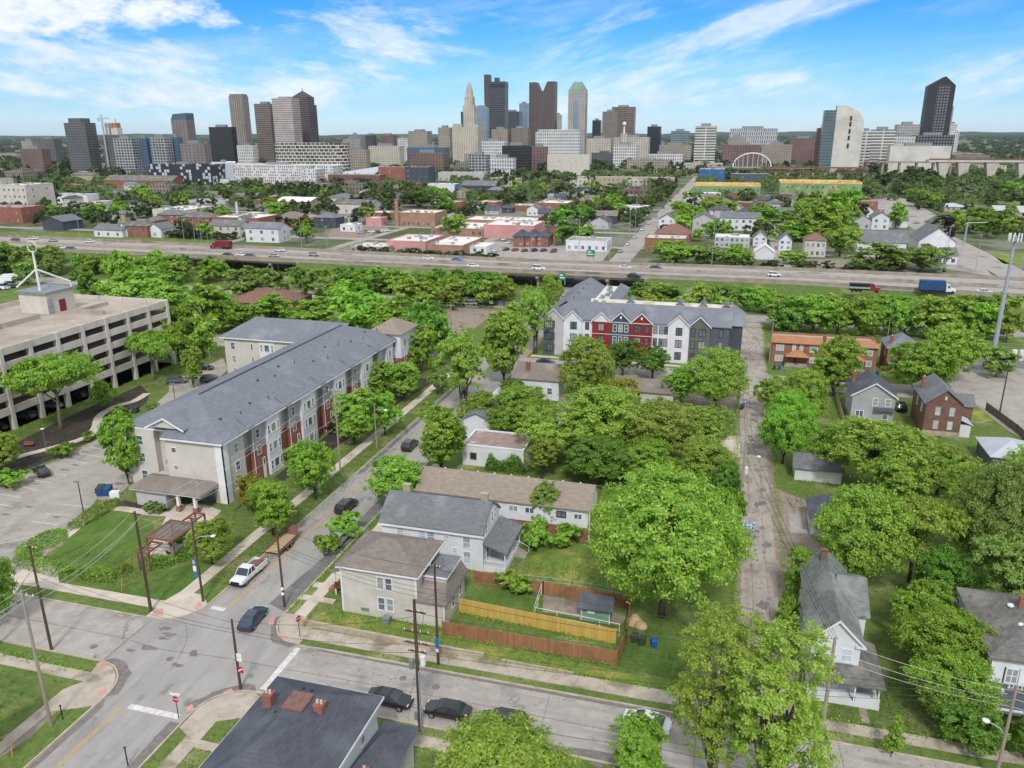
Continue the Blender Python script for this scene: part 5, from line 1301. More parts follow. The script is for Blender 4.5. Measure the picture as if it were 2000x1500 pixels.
T=house('house','two storey dark brick house with grey gable roof and stone base','house',37.9,44.2,154.6,165.5,6.6,('gable',2.6,'y'),'dark_brick','slate_shingle',
[('S',2.1,4.3,.75,1.5,'stone','pale_glass'),('S',4.5,4.3,.75,1.5,'stone','pale_glass'),('S',2.1,1.6,.75,1.5,'stone','pale_glass'),('S',4.5,1.6,.75,1.5,'stone','pale_glass'),('W',3,4,.8,1.5),('W',7,4,.8,1.5)],chim=((38.6,162.0,6.4,9.4),))
B().box(-3.2,3.2,-5.5,-5.46,-.2,1.1).build('stone_base','stone',T);B().box(-.2,.2,-5.5,-5.46,7.3,8.0).build('attic_vent','tan_siding',T)
q=B();gable_roof(q,3.0,6.6,.5,5.2,4.6,1.6,'x',.3);q.build('side_wing_roof','slate_shingle',T);q=B();gable_walls(q,3.1,6.5,.5,5.2,-.2,4.6,1.6,'x');q.build('side_wing_wall','dark_brick',T)
B().box(3.1,5.2,-4.6,-1.0,-.2,2.4).build('rear_addition_wall','white_siding',T);B().extr([(3.1,-4.9,3.4),(5.5,-4.9,2.4),(5.5,-.8,2.4),(3.1,-.8,3.4)][::-1],(0,0,.12)).build('rear_addition_roof','pale_metal_roof',T)
T=house('row_house','brick row house block with orange roof edge and porches opposite the gabled apartments','row house',12.0,36.2,198.2,207.0,5.6,('flat',.5),'orange_brick','deck_concrete',
[(('S',s_,z,ww_,1.3,'white_paint','pale_glass',st))for s_,z,ww_,st in((1.9,3.6,1.7,'double'),(5.2,3.8,.6,'sash'),(6.9,3.8,.6,'sash'),(9.8,3.6,1.7,'double'),(14.5,3.6,1.7,'double'),(18.6,3.8,.6,'sash'),(22.1,3.6,1.9,'double'),(1.9,.9,1.7,'double'),(9.8,.9,1.7,'double'),(14.5,.9,1.7,'double'),(22.1,.9,1.9,'double'))])
B().extr([(-12.3,-4.95,5.5),(-.35,-4.95,5.5),(-.35,-3.5,7.0),(-12.3,-3.5,7.0)],(0,0,.15)).extr([(.2,-4.95,5.5),(12.3,-4.95,5.5),(12.3,-3.5,7.0),(.2,-3.5,7.0)],(0,0,.15)).build('roof_edge','orange_shingle',T)
for x in(-6.1,6.6):
 B().add([(x-2.9,-4.42,2.6),(x+2.9,-4.42,2.6),(x+2.9,-6.7,2.6),(x-2.9,-6.7,2.6),(x-.6,-4.42,3.9),(x+.6,-4.42,3.9)],[(3,2,5,4),(0,3,4),(2,1,5),(0,1,2,3)]).build('porch_roof','orange_shingle',T)
 for k in(-2.6,0,2.6):B().box(x+k-.12,x+k+.12,-6.5,-6.26,0,2.6).build('porch_post','brown_door',T)
 B().box(x-2.8,x+2.8,-6.6,-4.42,-.2,.6).build('porch_floor','old_concrete',T);B().box(x-.5,x+.5,-4.46,-4.41,.6,2.5).build('door','brown_door',T)
for x in(0,12.0):B().box(x-.4,x+.3,-4.0,-3.2,6.1,7.6).build('chimney','dark_brick',T)
T=house('house','small red brick house with grey hip roof at the end of the brick row','house',38.2,45.2,197.4,206.0,5.9,('hip',2.8),'brick','grey_shingle',[('S',4.9,3.4,.9,1.6),('S',4.9,.9,.9,1.2),('W',3,3.4,.8,1.4)],chim=((39.0,199.0,6.0,8.5),))
B().box(.2,2.6,-4.4,-3.2,6.3,7.2).build('dormer','white_siding',T);q=B();hip_roof(q,.2,2.6,-4.4,-2.2,7.2,.6,.2);q.build('dormer_roof','grey_shingle',T);B().extr([(-3.4,-4.32,3.0),(3.4,-4.32,3.0),(3.4,-6.2,2.5),(-3.4,-6.2,2.5)],(0,0,.12)).build('porch_roof','grey_shingle',T)
house('garage','grey hip roofed garage at the right edge by the wooden yard fence','garage',45.5,52.5,139.5,148.0,2.6,('hip',1.8),'dark_grey_siding','pale_metal_roof')
# houses among the trees beside the main street
T=house('house','brown roofed house with red brick chimney among trees south of the cross street','house',-43.2,-33.0,156.5,164.0,4.6,('gable',2.4,'x'),'white_siding','brown_shingle',[('S',8.2,1.4,1.0,1.3),('E',3,2.2,.9,1.4),('E',5.2,2.2,.9,1.4)],chim=((-40.2,158.2,5.2,7.6,.8,.7),))
T=house('house','low pale house with light grey flat roof tucked under the tall tree','house',-45.0,-38.5,146.5,152.8,3.4,('flat',.2),'white_siding','pale_metal_roof')
T=house('house','narrow grey roofed white house behind the collapsing flat roof','house',-46.0,-41.0,131.5,140.5,3.8,('gable',1.2,'y'),'white_siding','slate_shingle')
T=house('garage','long low garage row with brown roof in front of the gabled apartments','garage',-21.5,-9.0,158.5,167.5,3.0,('gable',1.4,'x'),'tan_siding','brown_shingle')
T=house('derelict_building','derelict low building with peeling pinkish roof and ivy on its wall','derelict building',-42.0,-31.0,119.0,126.5,3.6,('flat',.25),'white_siding','pink_grey_roof',[('S',2,1.2,1.1,1.2,'stone','dark_inside','plain')])
tag(leafbox('ivy',[(-37.5,117.4),(-30.6,117.4),(-30.6,119.2),(-37.5,119.2)],3.9,'leaf_dark','x','x',3,120,.17),'dark ivy smothering the front wall of the derelict flat roofed building','ivy')
T=house('house','white house mostly hidden under the olive tree canopy','house',-29.5,-23.5,139.5,145.5,4.0,('gable',1.6,'x'),'white_siding','old_shingle')
# ================================================================ FENCES, YARD THINGS, VEHICLES, POLES
def fence(name,label,pts,h,mat,cat='fence',th=.06,step=2.4,posts=True,z=-.05,postmat=None,ph=.1):
 x0,y0=pts[0];t=thing(name,label,cat,(x0,y0,0))
 for a,b_ in zip(pts,pts[1:]):
  d=Vector((b_[0]-a[0],b_[1]-a[1]));n_=d.normalized();p_=Vector((-n_.y,n_.x))*th/2
  q=[(a[0]+p_.x,a[1]+p_.y),(a[0]-p_.x,a[1]-p_.y),(b_[0]-p_.x,b_[1]-p_.y),(b_[0]+p_.x,b_[1]+p_.y)]
  B().prism([(x-x0,y-y0)for x,y in q],z,h).build('panel',mat,t)
  if posts:
   k=max(1,round(d.length/step))
   for i in range(k+1):
    x,y=a[0]+d.x*i/k,a[1]+d.y*i/k
    B().cbox(x-x0,y-y0,-.1,.13,.13,h+ph+.1).build('post',postmat or mat,t)
 return t
fence('wooden_fence','long reddish brown plank fence facing the street lawn, nearest the road',[(-28.4,72.2),(-8.4,72.0)],1.75,'fence_brown')
fence('wooden_fence','short brown plank fence closing the east end of the fenced yard',[(-8.35,72.05),(-7.9,75.9),(-8.2,83.0)],1.8,'fence_brown')
fence('wooden_fence','bright yellow plank fence running through the middle of the fenced yard',[(-28.0,77.0),(-9.0,75.7)],1.9,'fence_yellow')
fence('wooden_fence','brown plank fence along the back of the fenced yard behind the green shed',[(-28.3,83.6),(-19.2,83.4),(-8.3,83.0)],1.7,'fence_brown')
def railfence(label,pts,h,mat='white_metal'):
 x0,y0=pts[0];t=thing('wire_fence',label,'fence',(x0,y0,0));b=B()
 for a,b_ in zip(pts,pts[1:]):
  for z in(h,h*.5):b.tube([(a[0]-x0,a[1]-y0,z),(b_[0]-x0,b_[1]-y0,z)],.035,4)
 b.build('rail',mat,t)
 for a,b_ in zip(pts,pts[1:]):
  d=Vector((b_[0]-a[0],b_[1]-a[1]));k=max(1,round(d.length/2.6))
  for i in range(k+1):B().cyl(a[0]+d.x*i/k-x0,a[1]+d.y*i/k-y0,-.1,h+.05,.045,n=6).build('post',mat,t)
railfence('pale pipe rail pen in front of the green shed',[(-19.3,83.0),(-19.0,77.9),(-13.4,77.6),(-8.8,77.2)],1.6)
railfence('thin wire fence across the yellowish back lawn',[(-24,85.2),(-16,85.6),(-8,85.2)],1.1,'steel_grey')
fence('wooden_fence','grey weathered fence bounding the gravel lot at the right edge',[g(1925,800),g(1985,845),g(2010,868)],1.6,'fence_grey')
fence('wooden_fence','tan fence along the side of the grey sided house',[g(1633,780),g(1646,828)],1.7,'plywood')
railfence('chain link fence beside the brick house lawn',[g(1872,828),g(1935,833)],1.2,'steel_grey')
b=B().prism([(0,0),(22.8,-.5),(22.8,-.15),(0,.35)],-.1,.75)
tag(b.build('retaining_wall','stone',None,(-45.3,69.5,0)),'long low stone retaining wall between sidewalk and corner lawn','wall')
tag(B().prism([(0,0),(8,-.1),(8,.1),(0,.2)],-.1,.22).build('retaining_wall','stone',None,(-20.6,69.35,0)),'short concrete lawn edging continuing east of the stone retaining wall','wall')
# green shed
T=house('shed','small sage green shed with dark roof inside the pipe rail pen','shed',-13.6,-10.2,79.2,81.4,2.0,('gable',.9,'x'),'green_siding','charcoal_shingle')
B().box(-.95,-.1,-1.16,-1.1,1.1,1.6).build('window','white_paint',T);B().box(-1.72,-1.62,-1.15,-1.1,0,2).build('corner_trim','white_paint',T);B().box(1.62,1.72,-1.15,-1.1,0,2).build('corner_trim','white_paint',T);B().box(.5,1.3,-1.15,-1.1,0,1.8).build('door','green_siding',T)
def bin_(x,y,mat,label,group=None,rz=0):
 t=thing('wheelie_bin',label,'bin',(x,y,0),rz,group)
 B().ring([[(-.26,-.28,.06),(.26,-.28,.06),(.26,.28,.06),(-.26,.28,.06)],[(-.32,-.36,.98),(.32,-.36,.98),(.32,.36,.98),(-.32,.36,.98)]]).build('body',mat,t)
 B().ring([[(-.35,-.4,.99),(.35,-.4,.99),(.35,.4,.99),(-.35,.4,.99)],[(-.3,-.34,1.1),(.3,-.34,1.1),(.3,.36,1.12),(-.3,.36,1.12)]]).build('lid',mat,t)
 for s_ in(-.27,.27):B().tube([(s_-.03,.3,.12),(s_+.03,.3,.12)],.12,10).build('wheel','rubber',t)
bin_(-6.9,76.6,'bin_dark','dark green wheelie bin against the east plank fence, left of its pair',rz=1.5);bin_(-6.0,76.3,'bin_dark','dark green wheelie bin between another green bin and a blue bin by the fence',rz=1.4);bin_(-4.7,76.2,'bin_blue','bright blue wheelie bin beside two green bins at the fence corner',rz=.2)
bin_(*g(1032,1066),'bin_blue','blue wheelie bin by the porch steps of the white rounded roof house');bin_(*g(1448,800),'bin_dark','dark bin standing at the alley edge below the utility pole');bin_(*g(1451,797),'bin_blue','blue bin tucked behind the dark bin at the alley edge')
bin_(*g(1522,722),'bin_blue','blue bin in front of the brick row house');bin_(*g(1512,722),'bin_dark','dark green bin in front of the brick row house');bin_(*g(1713,732),'bin_blue','blue bin beside the small red brick house')
x,y=g(1458,1032)
rg=np.random.default_rng(4);c=rg.normal(size=(260,3))*np.array([.6,.45,.16])+np.array([0,0,.3]);nn=rg.normal(size=(260,3));nn/=np.linalg.norm(nn,axis=1)[:,None]
me=quads_mesh('tarp_heap',c,nn,.22,rg);me.materials.append(MATS['tarp_blue']);tag(link('tarp_heap',me,None,(x,y,0)),'crumpled blue and white tarp heap dumped at the alley edge','tarp')
x,y=g(1240,1215);tag(B().cyl(0,0,0,.9,1.1,.35,10).ball(.8,-.9,.2,.8,.5).build('debris_heap','plywood',None,(x,y,0)),'tan heap of debris beside the green wheelie bins','heap')
# trash skip and freight on the lot
T=thing('dumpster','blue dumpster on the apartment parking lot','dumpster',g(205,966)+(0,),.35)
B().ring([[(-1.0,-.7,.1),(1.0,-.7,.1),(1.0,.7,.1),(-1.0,.7,.1)],[(-1.1,-.8,1.25),(1.1,-.8,1.25),(1.1,.8,1.5),(-1.1,.8,1.5)]]).build('body','skip_blue',T);B().extr([(-1.1,-.8,1.28),(0,-.8,1.28),(0,.8,1.53),(-1.1,.8,1.53)],(0,0,.06)).build('lid','bin_dark',T);B().box(-1.2,1.2,-.86,-.8,.7,.85).build('rib','skip_blue',T)
tag(B().box(-.75,.75,-.4,.4,0,.9).box(-.7,.7,-.35,.35,.9,1.0).build('crate','white_paint',None,g(226,970)+(0,),.3),'white crate next to the blue dumpster','crate')
# pergola
T=thing('pergola','dark red wooden pergola with slatted top over the patio of the apartment lawn','pergola',(-71.0,80.5,0),0)
fr=B();fr.box(-2.2,2.2,-2.6,-2.4,3.0,3.25).box(-2.2,2.2,2.4,2.6,3.0,3.25).box(-2.2,-2.0,-2.4,2.4,3.0,3.25).box(2.0,2.2,-2.4,2.4,3.0,3.25)
fr.box(-.9,.9,2.6,6.4,2.6,2.6+.02)if False else None
fr.build('frame','pergola_red',T)
sl=B()
for k in range(16):sl.box(-2.0,2.0,-2.3+k*.3,-2.2+k*.3,3.05,3.16)
for k in range(5):sl.box(-1.7+k*.85,-1.62+k*.85,-2.4,2.4,3.17,3.22)
sl.build('slat_top','brown_shingle',T)
for(x0,x1,y0,y1,nmz)in((-1.2,.6,-5.6,-2.62,2.6),(-1.0,.8,2.62,6.2,2.6)):
 q=B().box(x0,x1,y0,y0+.16,nmz,nmz+.22).box(x0,x1,y1-.16,y1,nmz,nmz+.22).box(x0,x0+.16,y0+.16,y1-.16,nmz,nmz+.22).box(x1-.16,x1,y0+.16,y1-.16,nmz,nmz+.22).box(x0+.16,x1-.16,(y0+y1)/2-.08,(y0+y1)/2+.08,nmz,nmz+.2)
 q.tube([(x0+.16,y0+.16,nmz+.12),(x1-.16,(y0+y1)/2-.08,nmz+.12)],.06,4).tube([(x0+.16,(y0+y1)/2+.08,nmz+.12),(x1-.16,y1-.16,nmz+.12)],.06,4)
 q.build('side_frame','pergola_red',T)
for x,y,z in((-2.1,-2.5,3),(2.1,-2.5,3),(-2.1,2.5,3),(2.1,2.5,3),(-1.1,-5.5,2.6),(.5,-5.5,2.6),(-.9,6.1,2.6),(.7,6.1,2.6)):B().cbox(x,y,-.1,.2,.2,z+.1).build('post','pergola_red',T)
x,y=-70.6,80.0
T=thing('patio_table','dark round patio table under the red pergola','table',(x,y,.07));B().cyl(0,0,.7,.75,.6,n=14).build('tabletop','steel_grey',T);B().cyl(0,0,0,.7,.06,n=6).cyl(0,0,0,.04,.35,n=10).build('leg','black_metal',T)
for k in range(3):
 a=k*2.1+.4;t=thing('patio_chair','dark metal chair at the round patio table under the red pergola','chair',(x+math.cos(a)*1.0,y+math.sin(a)*1.0,.07),a+math.pi/2,'patio chairs');B().box(-.22,.22,-.22,.22,.4,.45).build('seat','black_metal',t);B().box(-.22,.22,-.25,-.21,.45,.9).build('backrest','black_metal',t)
 for sx in(-.2,.2):
  for sy in(-.2,.2):B().cyl(sx,sy,0,.4,.02,n=5).build('leg','black_metal',t)
T=thing('bench','dark red bench beside the curving path by the garage','bench',g(57,872)+(0,),.4);B().box(-.8,.8,-.25,.25,.4,.48).build('seat','pergola_red',T);B().box(-.8,.8,.2,.26,.48,.95).build('backrest','pergola_red',T)
for s_ in(-.7,.7):B().box(s_-.05,s_+.05,-.2,.2,0,.4).build('leg','black_metal',T)
tag(B().box(-.9,.9,-.6,.6,0,1.3).box(-.7,.7,-.63,-.6,.2,1.1).build('utility_cabinet','bin_dark',None,g(262,806)+(0,),.2),'green utility cabinet where the curving path meets the drive','cabinet')
tag(B().cyl(0,0,0,.6,.14,.14,10).ball(0,0,.62,.16,.14).tube([(-.24,0,.42),(.24,0,.42)],.08,8).build('fire_hydrant','cream_wall',None,g(181,1288)+(0,)),'pale yellow fire hydrant on the grass corner left of the intersection','hydrant')
# ---- vehicles
car('sedan','paint_black',-23.4,60.0,180,'black sedan parked at the kerb behind the transformer pole')
car('sedan','paint_black',-29.6,60.0,0,'black car half hidden beside the charcoal roofed house')
car('suv','paint_black',-17.6,59.9,180,'dark car parked behind the leafy tree at the bottom edge')
car('sedan','paint_white',-4.2,63.6,172,'white sedan parked across the street from the alley end')
car('sedan','paint_blue',-50.9,68.6,96,'dark blue sedan stopped at the intersection')
P_=car('pickup','paint_white',-57.1,77.2,-90,'white pickup truck standing at the kerb by the corner with a trailer')
tag(B().ball(0,0,.25,.75,.3).ball(.3,.9,.25,.5,.28).build('brick_load','rust',None,(-57.1,79.2,.72)),'reddish rubble load in the bed of the white pickup','load')
T=thing('flatbed_trailer','flat wooden deck trailer with raised rust ramp behind the white pickup','trailer',(-57.0,85.0,.01),R(-90))
B().box(-2.7,2.4,-1.0,1.0,.62,.70).build('deck','plywood',T);B().box(-2.75,2.45,-1.06,-1.0,.5,.95).box(-2.75,2.45,1.0,1.06,.5,.95).tube([(2.45,-.9,.6),(4.1,0,.6)],.06,5).tube([(2.45,.9,.6),(4.1,0,.6)],.06,5).build('frame','rust',T);B().extr([(-2.76,-1,.7),(-2.76,1,.7),(-3.0,1,2.1),(-3.0,-1,2.1)],(-.05,0,0)).build('ramp_gate','rust',T)
for x in(-.5,.45):
 for s_ in(-1,1):o=link('wheel',car_meshes('sedan')['ty'],T,(x,s_*1.18,.33));link('rim',car_meshes('sedan')['ri'],o);
for s_ in(-1,1):B().box(-.95,.9,s_*1.18-.14,s_*1.18+.14,.72,.78).build('fender','rust',T)
car('suv','paint_black',-53.6,98.0,88,'black sport utility car driving up the street past the white house');car('suv','paint_black',-53.7,123.5,90,'black car driving away further up the street beyond the oval tree')
car('sedan','paint_silver',-50.0,88.6,90,'silver car parked under the small shrub tree across from the trailer')
car('sedan','paint_black',*g(82,926),150,'black hatchback alone in the far row of the parking lot');car('sedan','paint_gold',*g(216,852),160,'gold sedan behind the column shaped tree');car('suv','paint_grey',*g(346,748),30,'grey sport utility car turning on the drive behind the apartments')
car('suv','paint_black',*g(412,746),25,'black car parked close behind the apartment roof');car('sedan','paint_black',*g(398,722),15,'dark car partly hidden by the small round tree on the drive');car('sedan','paint_blue',-42.0,183.0,0,'dark blue car passing in front of the gabled apartments')
car('suv','paint_black',*g(1758,800),90,'dark car parked between the grey house and the brick house')
# ---- poles
def pl(key,px,py,h,label,**k):
 x,y=g(px,py);return pole(key,x,y,h,label,**k)
A_=90
pl('p1',100,1418,15.2,'tall pale grey utility pole at the left bottom corner lawn',mat='pale_pole',arms=((14.6,2.4),),r=.18)
pl('p2',101,1270,13.2,'dark utility pole on the verge across from the apartment lawn, left of the intersection',arms=((12.8,1.6),))
T=pl('p3',295,1194,13.4,'dark brown utility pole at the sidewalk corner of the apartment lawn',r=.2,arms=((13.0,1.4),))
T=pl('p4',397,1175,11.5,'utility pole carrying a street lamp and blue signs beside the white pickup');lamp_arm(T,8.6,2.0,15)
for z,m_ in((5.2,'sign_blue'),(4.3,'sign_white'),(3.5,'sign_blue')):B().box(-.62,-.2,-.2,-.16,z,z+.75).build('sign',m_,T)
q=B().box(-.5,-.32,-.225,-.205,5.35,5.8).box(-.58,-.25,-.225,-.206,5.5,5.62);q.build('sign_mark','sign_white',T)
T=pl('p5',556,1185,11.4,'dark utility pole at the kerb opposite the white pickup');B().ball(.05,-.2,2.6,.2,.22).ball(.05,-.2,1.9,.2,.22).build('meter','white_metal',T)
T=pl('p6',470,1345,8.4,'short utility pole with parking signs by the charcoal roofed house');B().box(.15,.75,-.22,-.18,4.1,4.5).box(.15,.75,-.22,-.18,3.6,4.0).build('sign','sign_white',T);B().box(.2,.75,-.24,-.2,2.2,2.95).build('sign','sign_red',T);B().extr([(.2,-.26,2.35),(.2,-.26,2.5),(.75,-.26,2.85),(.75,-.26,2.7)],(0,.01,0)).build('sign_stripe','sign_white',T)
T=pl('p7',856,1297,12.4,'tall brown utility pole with a blue notice on the verge by the beige corner house',arms=((11.9,1.3),));B().box(-.2,.26,-.26,-.2,2.3,3.5).build('notice','sign_blue',T);B().box(-.15,.2,-.25,-.2,1.7,2.1).build('plaque','sign_white',T)
T=pl('p8',821,1427,14.6,'utility pole with two transformers and several crossarms beside the parked black sedan',r=.2,arms=((13.2,2.0),(11.0,2.6),(9.8,2.6),(8.9,1.8)));transformer(T,-.5,-.1,7.2);transformer(T,.55,.1,7.6,'white_metal');B().box(-.35,-.05,-.42,-.2,1.5,2.4).build('switch_box','steel_grey',T);B().tube([(.2,-.2,.2),(.2,-.22,7)],.06,6).build('conduit','galvanised',T)
T=pl('p9',1608,1408,9.6,'pale wooden utility pole in front of the white gabled house porch',mat='pale_pole',r=.2);B().box(-.3,.25,-.35,-.2,5.9,6.25).build('cable_box','black_metal',T)
T=pole('p10',*g(1942,1530),10.4,'wooden utility pole at the right bottom corner with fanned wires',mat='pale_pole',arms=((9.9,1.2),));lamp_arm(T,5.2,1.3,150,.6)
T=pl('p11',1441,1030,13.8,'alley utility pole with a transformer and lamp near the blue tarp heap',mat='pale_pole',arms=((13.3,2.2),));transformer(T,.45,0,8.6,'white_metal');lamp_arm(T,11.2,1.6,0,.2)
pl('p12',1441,795,11.5,'alley utility pole beside the dark bins near the cross street',mat='pale_pole',arms=((11.0,2.2),))
T=pl('p13',665,922,15.2,'tall pale utility pole on the verge in front of the brick apartment bays',mat='pale_pole',arms=((14.6,2.4),));T=pl('p14',736,875,8.8,'street lamp on a wooden pole beside the apartment trees',mat='pale_pole',r=.12,group='street lamps',name='street_lamp',cat='street lamp');lamp_arm(T,7.4,1.9,0,.2)
pl('p15',882,672,11.2,'utility pole at the gravel lot beyond the apartment tower',mat='pale_pole',arms=((10.7,2.4),));pl('p16',410,702,9.2,'utility pole on the cross street behind the garage',mat='pale_pole',arms=((8.8,1.6),));pl('p17',1857,747,11.5,'pale utility pole behind the brick house',mat='pale_pole',arms=((11.0,1.4),));pl('p18',1950,818,11.6,'dark utility pole in the gravel lot at the right edge',arms=((11.2,1.8),))
pl('p19',1502,710,11.6,'utility pole between the gabled apartments and the brick row',mat='pale_pole',arms=((11.0,1.6),));pl('p20',1733,662,10.0,'thin pale utility pole behind the small red brick house',mat='pale_pole',r=.12,arms=((9.6,1.4),))
T=pl('p21',-6,1262,12.6,'utility pole with a white transformer cut by the left edge');transformer(T,.5,-.1,9.0,'white_metal')
def stop_sign(px,py,h,label,face,words,plate):
 x,y=g(px,py);t=thing('stop_sign',label,'sign',(x,y,0),R(face),None);B().cyl(0,0,-.1,h+.1,.04,n=6).build('post','black_metal',t)
 oc=[(math.cos(R(22.5+45*k))*.42,-.06,h-.35+math.sin(R(22.5+45*k))*.42)for k in range(8)];o=B().extr(oc,(0,.02,0)).build('sign_plate','sign_red',t)
 oc2=[(a*1.09,-.055,(z-h+.35)*1.09+h-.35)for a,_,z in oc];B().extr(oc2,(0,.012,0)).build('sign_border','sign_white',o)
 if words:text(o,'STOP',.30,(0,-.066,h-.36),0,'sign_white')
 if plate:B().box(-.55,.55,-.04,-.01,h+.12,h+.36).build('street_plate','sign_white',t)
stop_sign(349,1402,2.6,'red octagonal stop sign with a street name plate on top, bottom left of the intersection',4,True,True);stop_sign(586,1244,2.8,'red stop sign on the verge below the beige corner house',70,True,False)
for px,py,h,lab in((123,1405,1.6,'short dark post by the pale utility pole'),(250,1495,2.0,'thin dark post on the verge at the bottom edge')):
 x,y=g(px,py);tag(B().cyl(0,0,-.1,h,.06,n=6).box(-.09,.09,-.09,.09,h,h+.06).build('post','black_metal',None,(x,y,0)),lab,'post')
for px,py,lab in((238,1155,'slim yellow guy wire guard on the apartment lawn'),(24,1480,'slim yellow guy wire guard at the bottom left corner')):
 x,y=g(px,py);tag(B().tube([(0,0,0),(.25,.1,1.9)],.05,6).build('guy_guard','sign_yellow',None,(x,y,0)),lab,'guy wire')
T=pole('p22',*g(164,1005),5.4,'dark parking lot lamp post by the clipped hedge',mat='black_metal',r=.09,group='street lamps',name='lamp_post',cat='lamp post');B().box(-.75,.1,-.2,.2,5.35,5.5).build('lamp_head','steel_grey',T)
T=pole('p23',*g(343,790),4.6,'dark lamp post beside the grey car on the drive',mat='black_metal',r=.08,group='street lamps',name='lamp_post',cat='lamp post');B().box(-.3,.45,-.2,.2,4.55,4.7).build('lamp_head','steel_grey',T)
T=pole('p24',*g(91,880),4.2,'short lamp post in the dark planting bed',mat='steel_grey',r=.07,group='street lamps',name='lamp_post',cat='lamp post');B().ball(0,0,4.25,.35,.12).build('lamp_head','white_metal',T)
# cell tower
T=thing('cell_tower','tall grey monopole cell tower with antennas in a fenced gravel compound','tower',(68.0,222,0));B().cyl(0,0,-.2,16,.62,.5,12).cyl(0,0,16,30.4,.46,.32,12).build('shaft','galvanised',T)
B().cyl(0,0,29.2,29.6,1.2,1.2,12).cyl(0,0,15.9,16.25,.62,.62,12).build('platform','galvanised',T)
for k in range(9):
 a=k*2*math.pi/9;B().cbox(math.cos(a)*1.4,math.sin(a)*1.4,29.0,.26,.26,1.9).build('antenna','white_metal',T)
T=thing('equipment_cabinet','pale cabinets and tanks at the foot of the cell tower','cabinet',(69,217,0));B().cyl(2.2,0,0,2.6,.6,n=12).cyl(3.8,0,0,2.6,.6,n=12).build('tank','white_metal',T);B().box(-4.5,-1.5,-1,1,0,2.1).build('cabinet','steel_grey',T);B().box(5.5,9,-1,1.2,0,2.3).build('cabinet','galvanised',T)
railfence('grey chain link compound round the cell tower cabinets',[(60,211),(78,211),(78,226),(60,226),(60,211)],2.0,'steel_grey')
T=thing('warning_sign','yellow diamond road sign at the corner of the gabled apartments','sign',g(1031,712)+(0,),R(20));B().cyl(0,0,-.1,3.4,.05,n=6).build('post','steel_grey',T);B().extr([(-.62,-.06,3.0),(0,-.06,2.38),(.62,-.06,3.0),(0,-.06,3.62)],(0,.03,0)).build('sign_plate','sign_yellow',T)
# ---- wires
def tip(k,side=0,z=None):
 x,y,h,a=POLES[k];z=h if z is None else z;c,s_=math.cos(R(a)),math.sin(R(a));return(x+c*side,y+s_*side,z)
wl='dark utility wire over the intersection'
for(a,b_,zs,sd,mt)in(('p2','p6',((12.9,8.0),(10.2,7.2),(9.4,6.8)),0,'wire_dark'),('p6','p8',((8.2,12.8),(7.4,9.9),(7.0,8.9)),0,'wire_dark'),('p5','p7',((10.8,11.8),(8.6,9.2),(8.2,8.6),(7.6,8.0)),0,'wire_dark'),
('p3','p5',((12.8,10.9),(9.6,8.6),(9.2,8.2),(8.6,7.7)),0,'wire_dark')):
 for z0,z1 in zs:wire(tip(a,sd,z0),tip(b_,sd,z1),.7,wl,mt)
wl='pale utility wire running along the main street'
for a,b_,zs in(('p1','p3',((14.6,12.9),(14.6,12.9),(13.4,12.0))),('p3','p13',((12.9,14.6),(12.9,14.6),(11.0,10.0))),('p13','p15',((14.6,10.8),(14.6,10.8),(12.0,9.4)))):
 for k,(z0,z1)in enumerate(zs):wire(tip(a,(-.8,.8,0)[k],z0),tip(b_,(-.8,.8,0)[k],z1),.9,wl,'wire_pale',.025)
for k,(z0,sd)in enumerate(((14.6,-1),(14.4,0),(14.6,1))):wire(tip('p1',sd,z0),(POLES['p1'][0]-6+sd,-10,13.5),1,'pale utility wire leaving the bottom left pole','wire_pale',.025)
wl='dark utility wire from the transformer pole along the road'
E10=(27.5,56.8)
for z0,z1 in((13.2,9.8),(11.1,9.6),(9.9,9.0),(8.9,8.6)):wire(tip('p8',.6,z0),tip('p10',0,z1),1.1,wl,'wire_dark')
for z0,z1 in((11.8,9.4),(9.0,8.2),(8.2,7.6)):wire(tip('p7',0,z0),tip('p9',0,z1),.9,'dark utility wire crossing the fenced yard between street poles','wire_dark',.03)
for z0,z1 in((9.4,9.8),(8.2,8.8),(7.4,8.2)):wire(tip('p9',0,z0),tip('p10',0,z1),.5,'pale wire past the white gabled house porch','wire_pale')
for z0 in(9.8,9.0,8.2):wire(tip('p10',0,z0),(70,57,z0-.5),.7,'wire leaving the right bottom pole along the road','wire_pale')
for sd in(-.9,0,.9):wire(tip('p11',sd,13.4),tip('p12',sd,11.1),.6,'thin wire along the alley between the alley poles','wire_dark');wire(tip('p12',sd,11.1),tip('p19',sd*.7,11.1),.4,'thin wire across the cross street from the alley pole','wire_dark');wire(tip('p11',sd,13.4),tip('p9',sd*.3,9.4),.7,'thin wire down the alley from the transformer pole','wire_dark')
for z0,z1 in((12.6,10.8),(9.5,8.5),(9,8)):wire(tip('p21',0,z0),tip('p2',0,z1),.4,'dark wire at the left edge above the hedge','wire_dark')
wire(tip('p8',0,8.6),(-28,66,7.0),.3,'service drop wire from the transformer pole','wire_dark');wire(tip('p7',0,9.0),(-29,79.5,5.4),.3,'service drop wire to the beige corner house','wire_dark');wire(tip('p7',0,9.1),(-28,88.5,5.6),.4,'service drop wire to the white rounded roof house','wire_pale');wire(tip('p9',0,8.6),(13.5,73.4,6.2),.2,'service drop wire to the white gabled house','wire_pale');wire(tip('p16',0,8.9),tip('p13',0,14.4),1.5,'long thin wire behind the apartment building','wire_pale',.02)
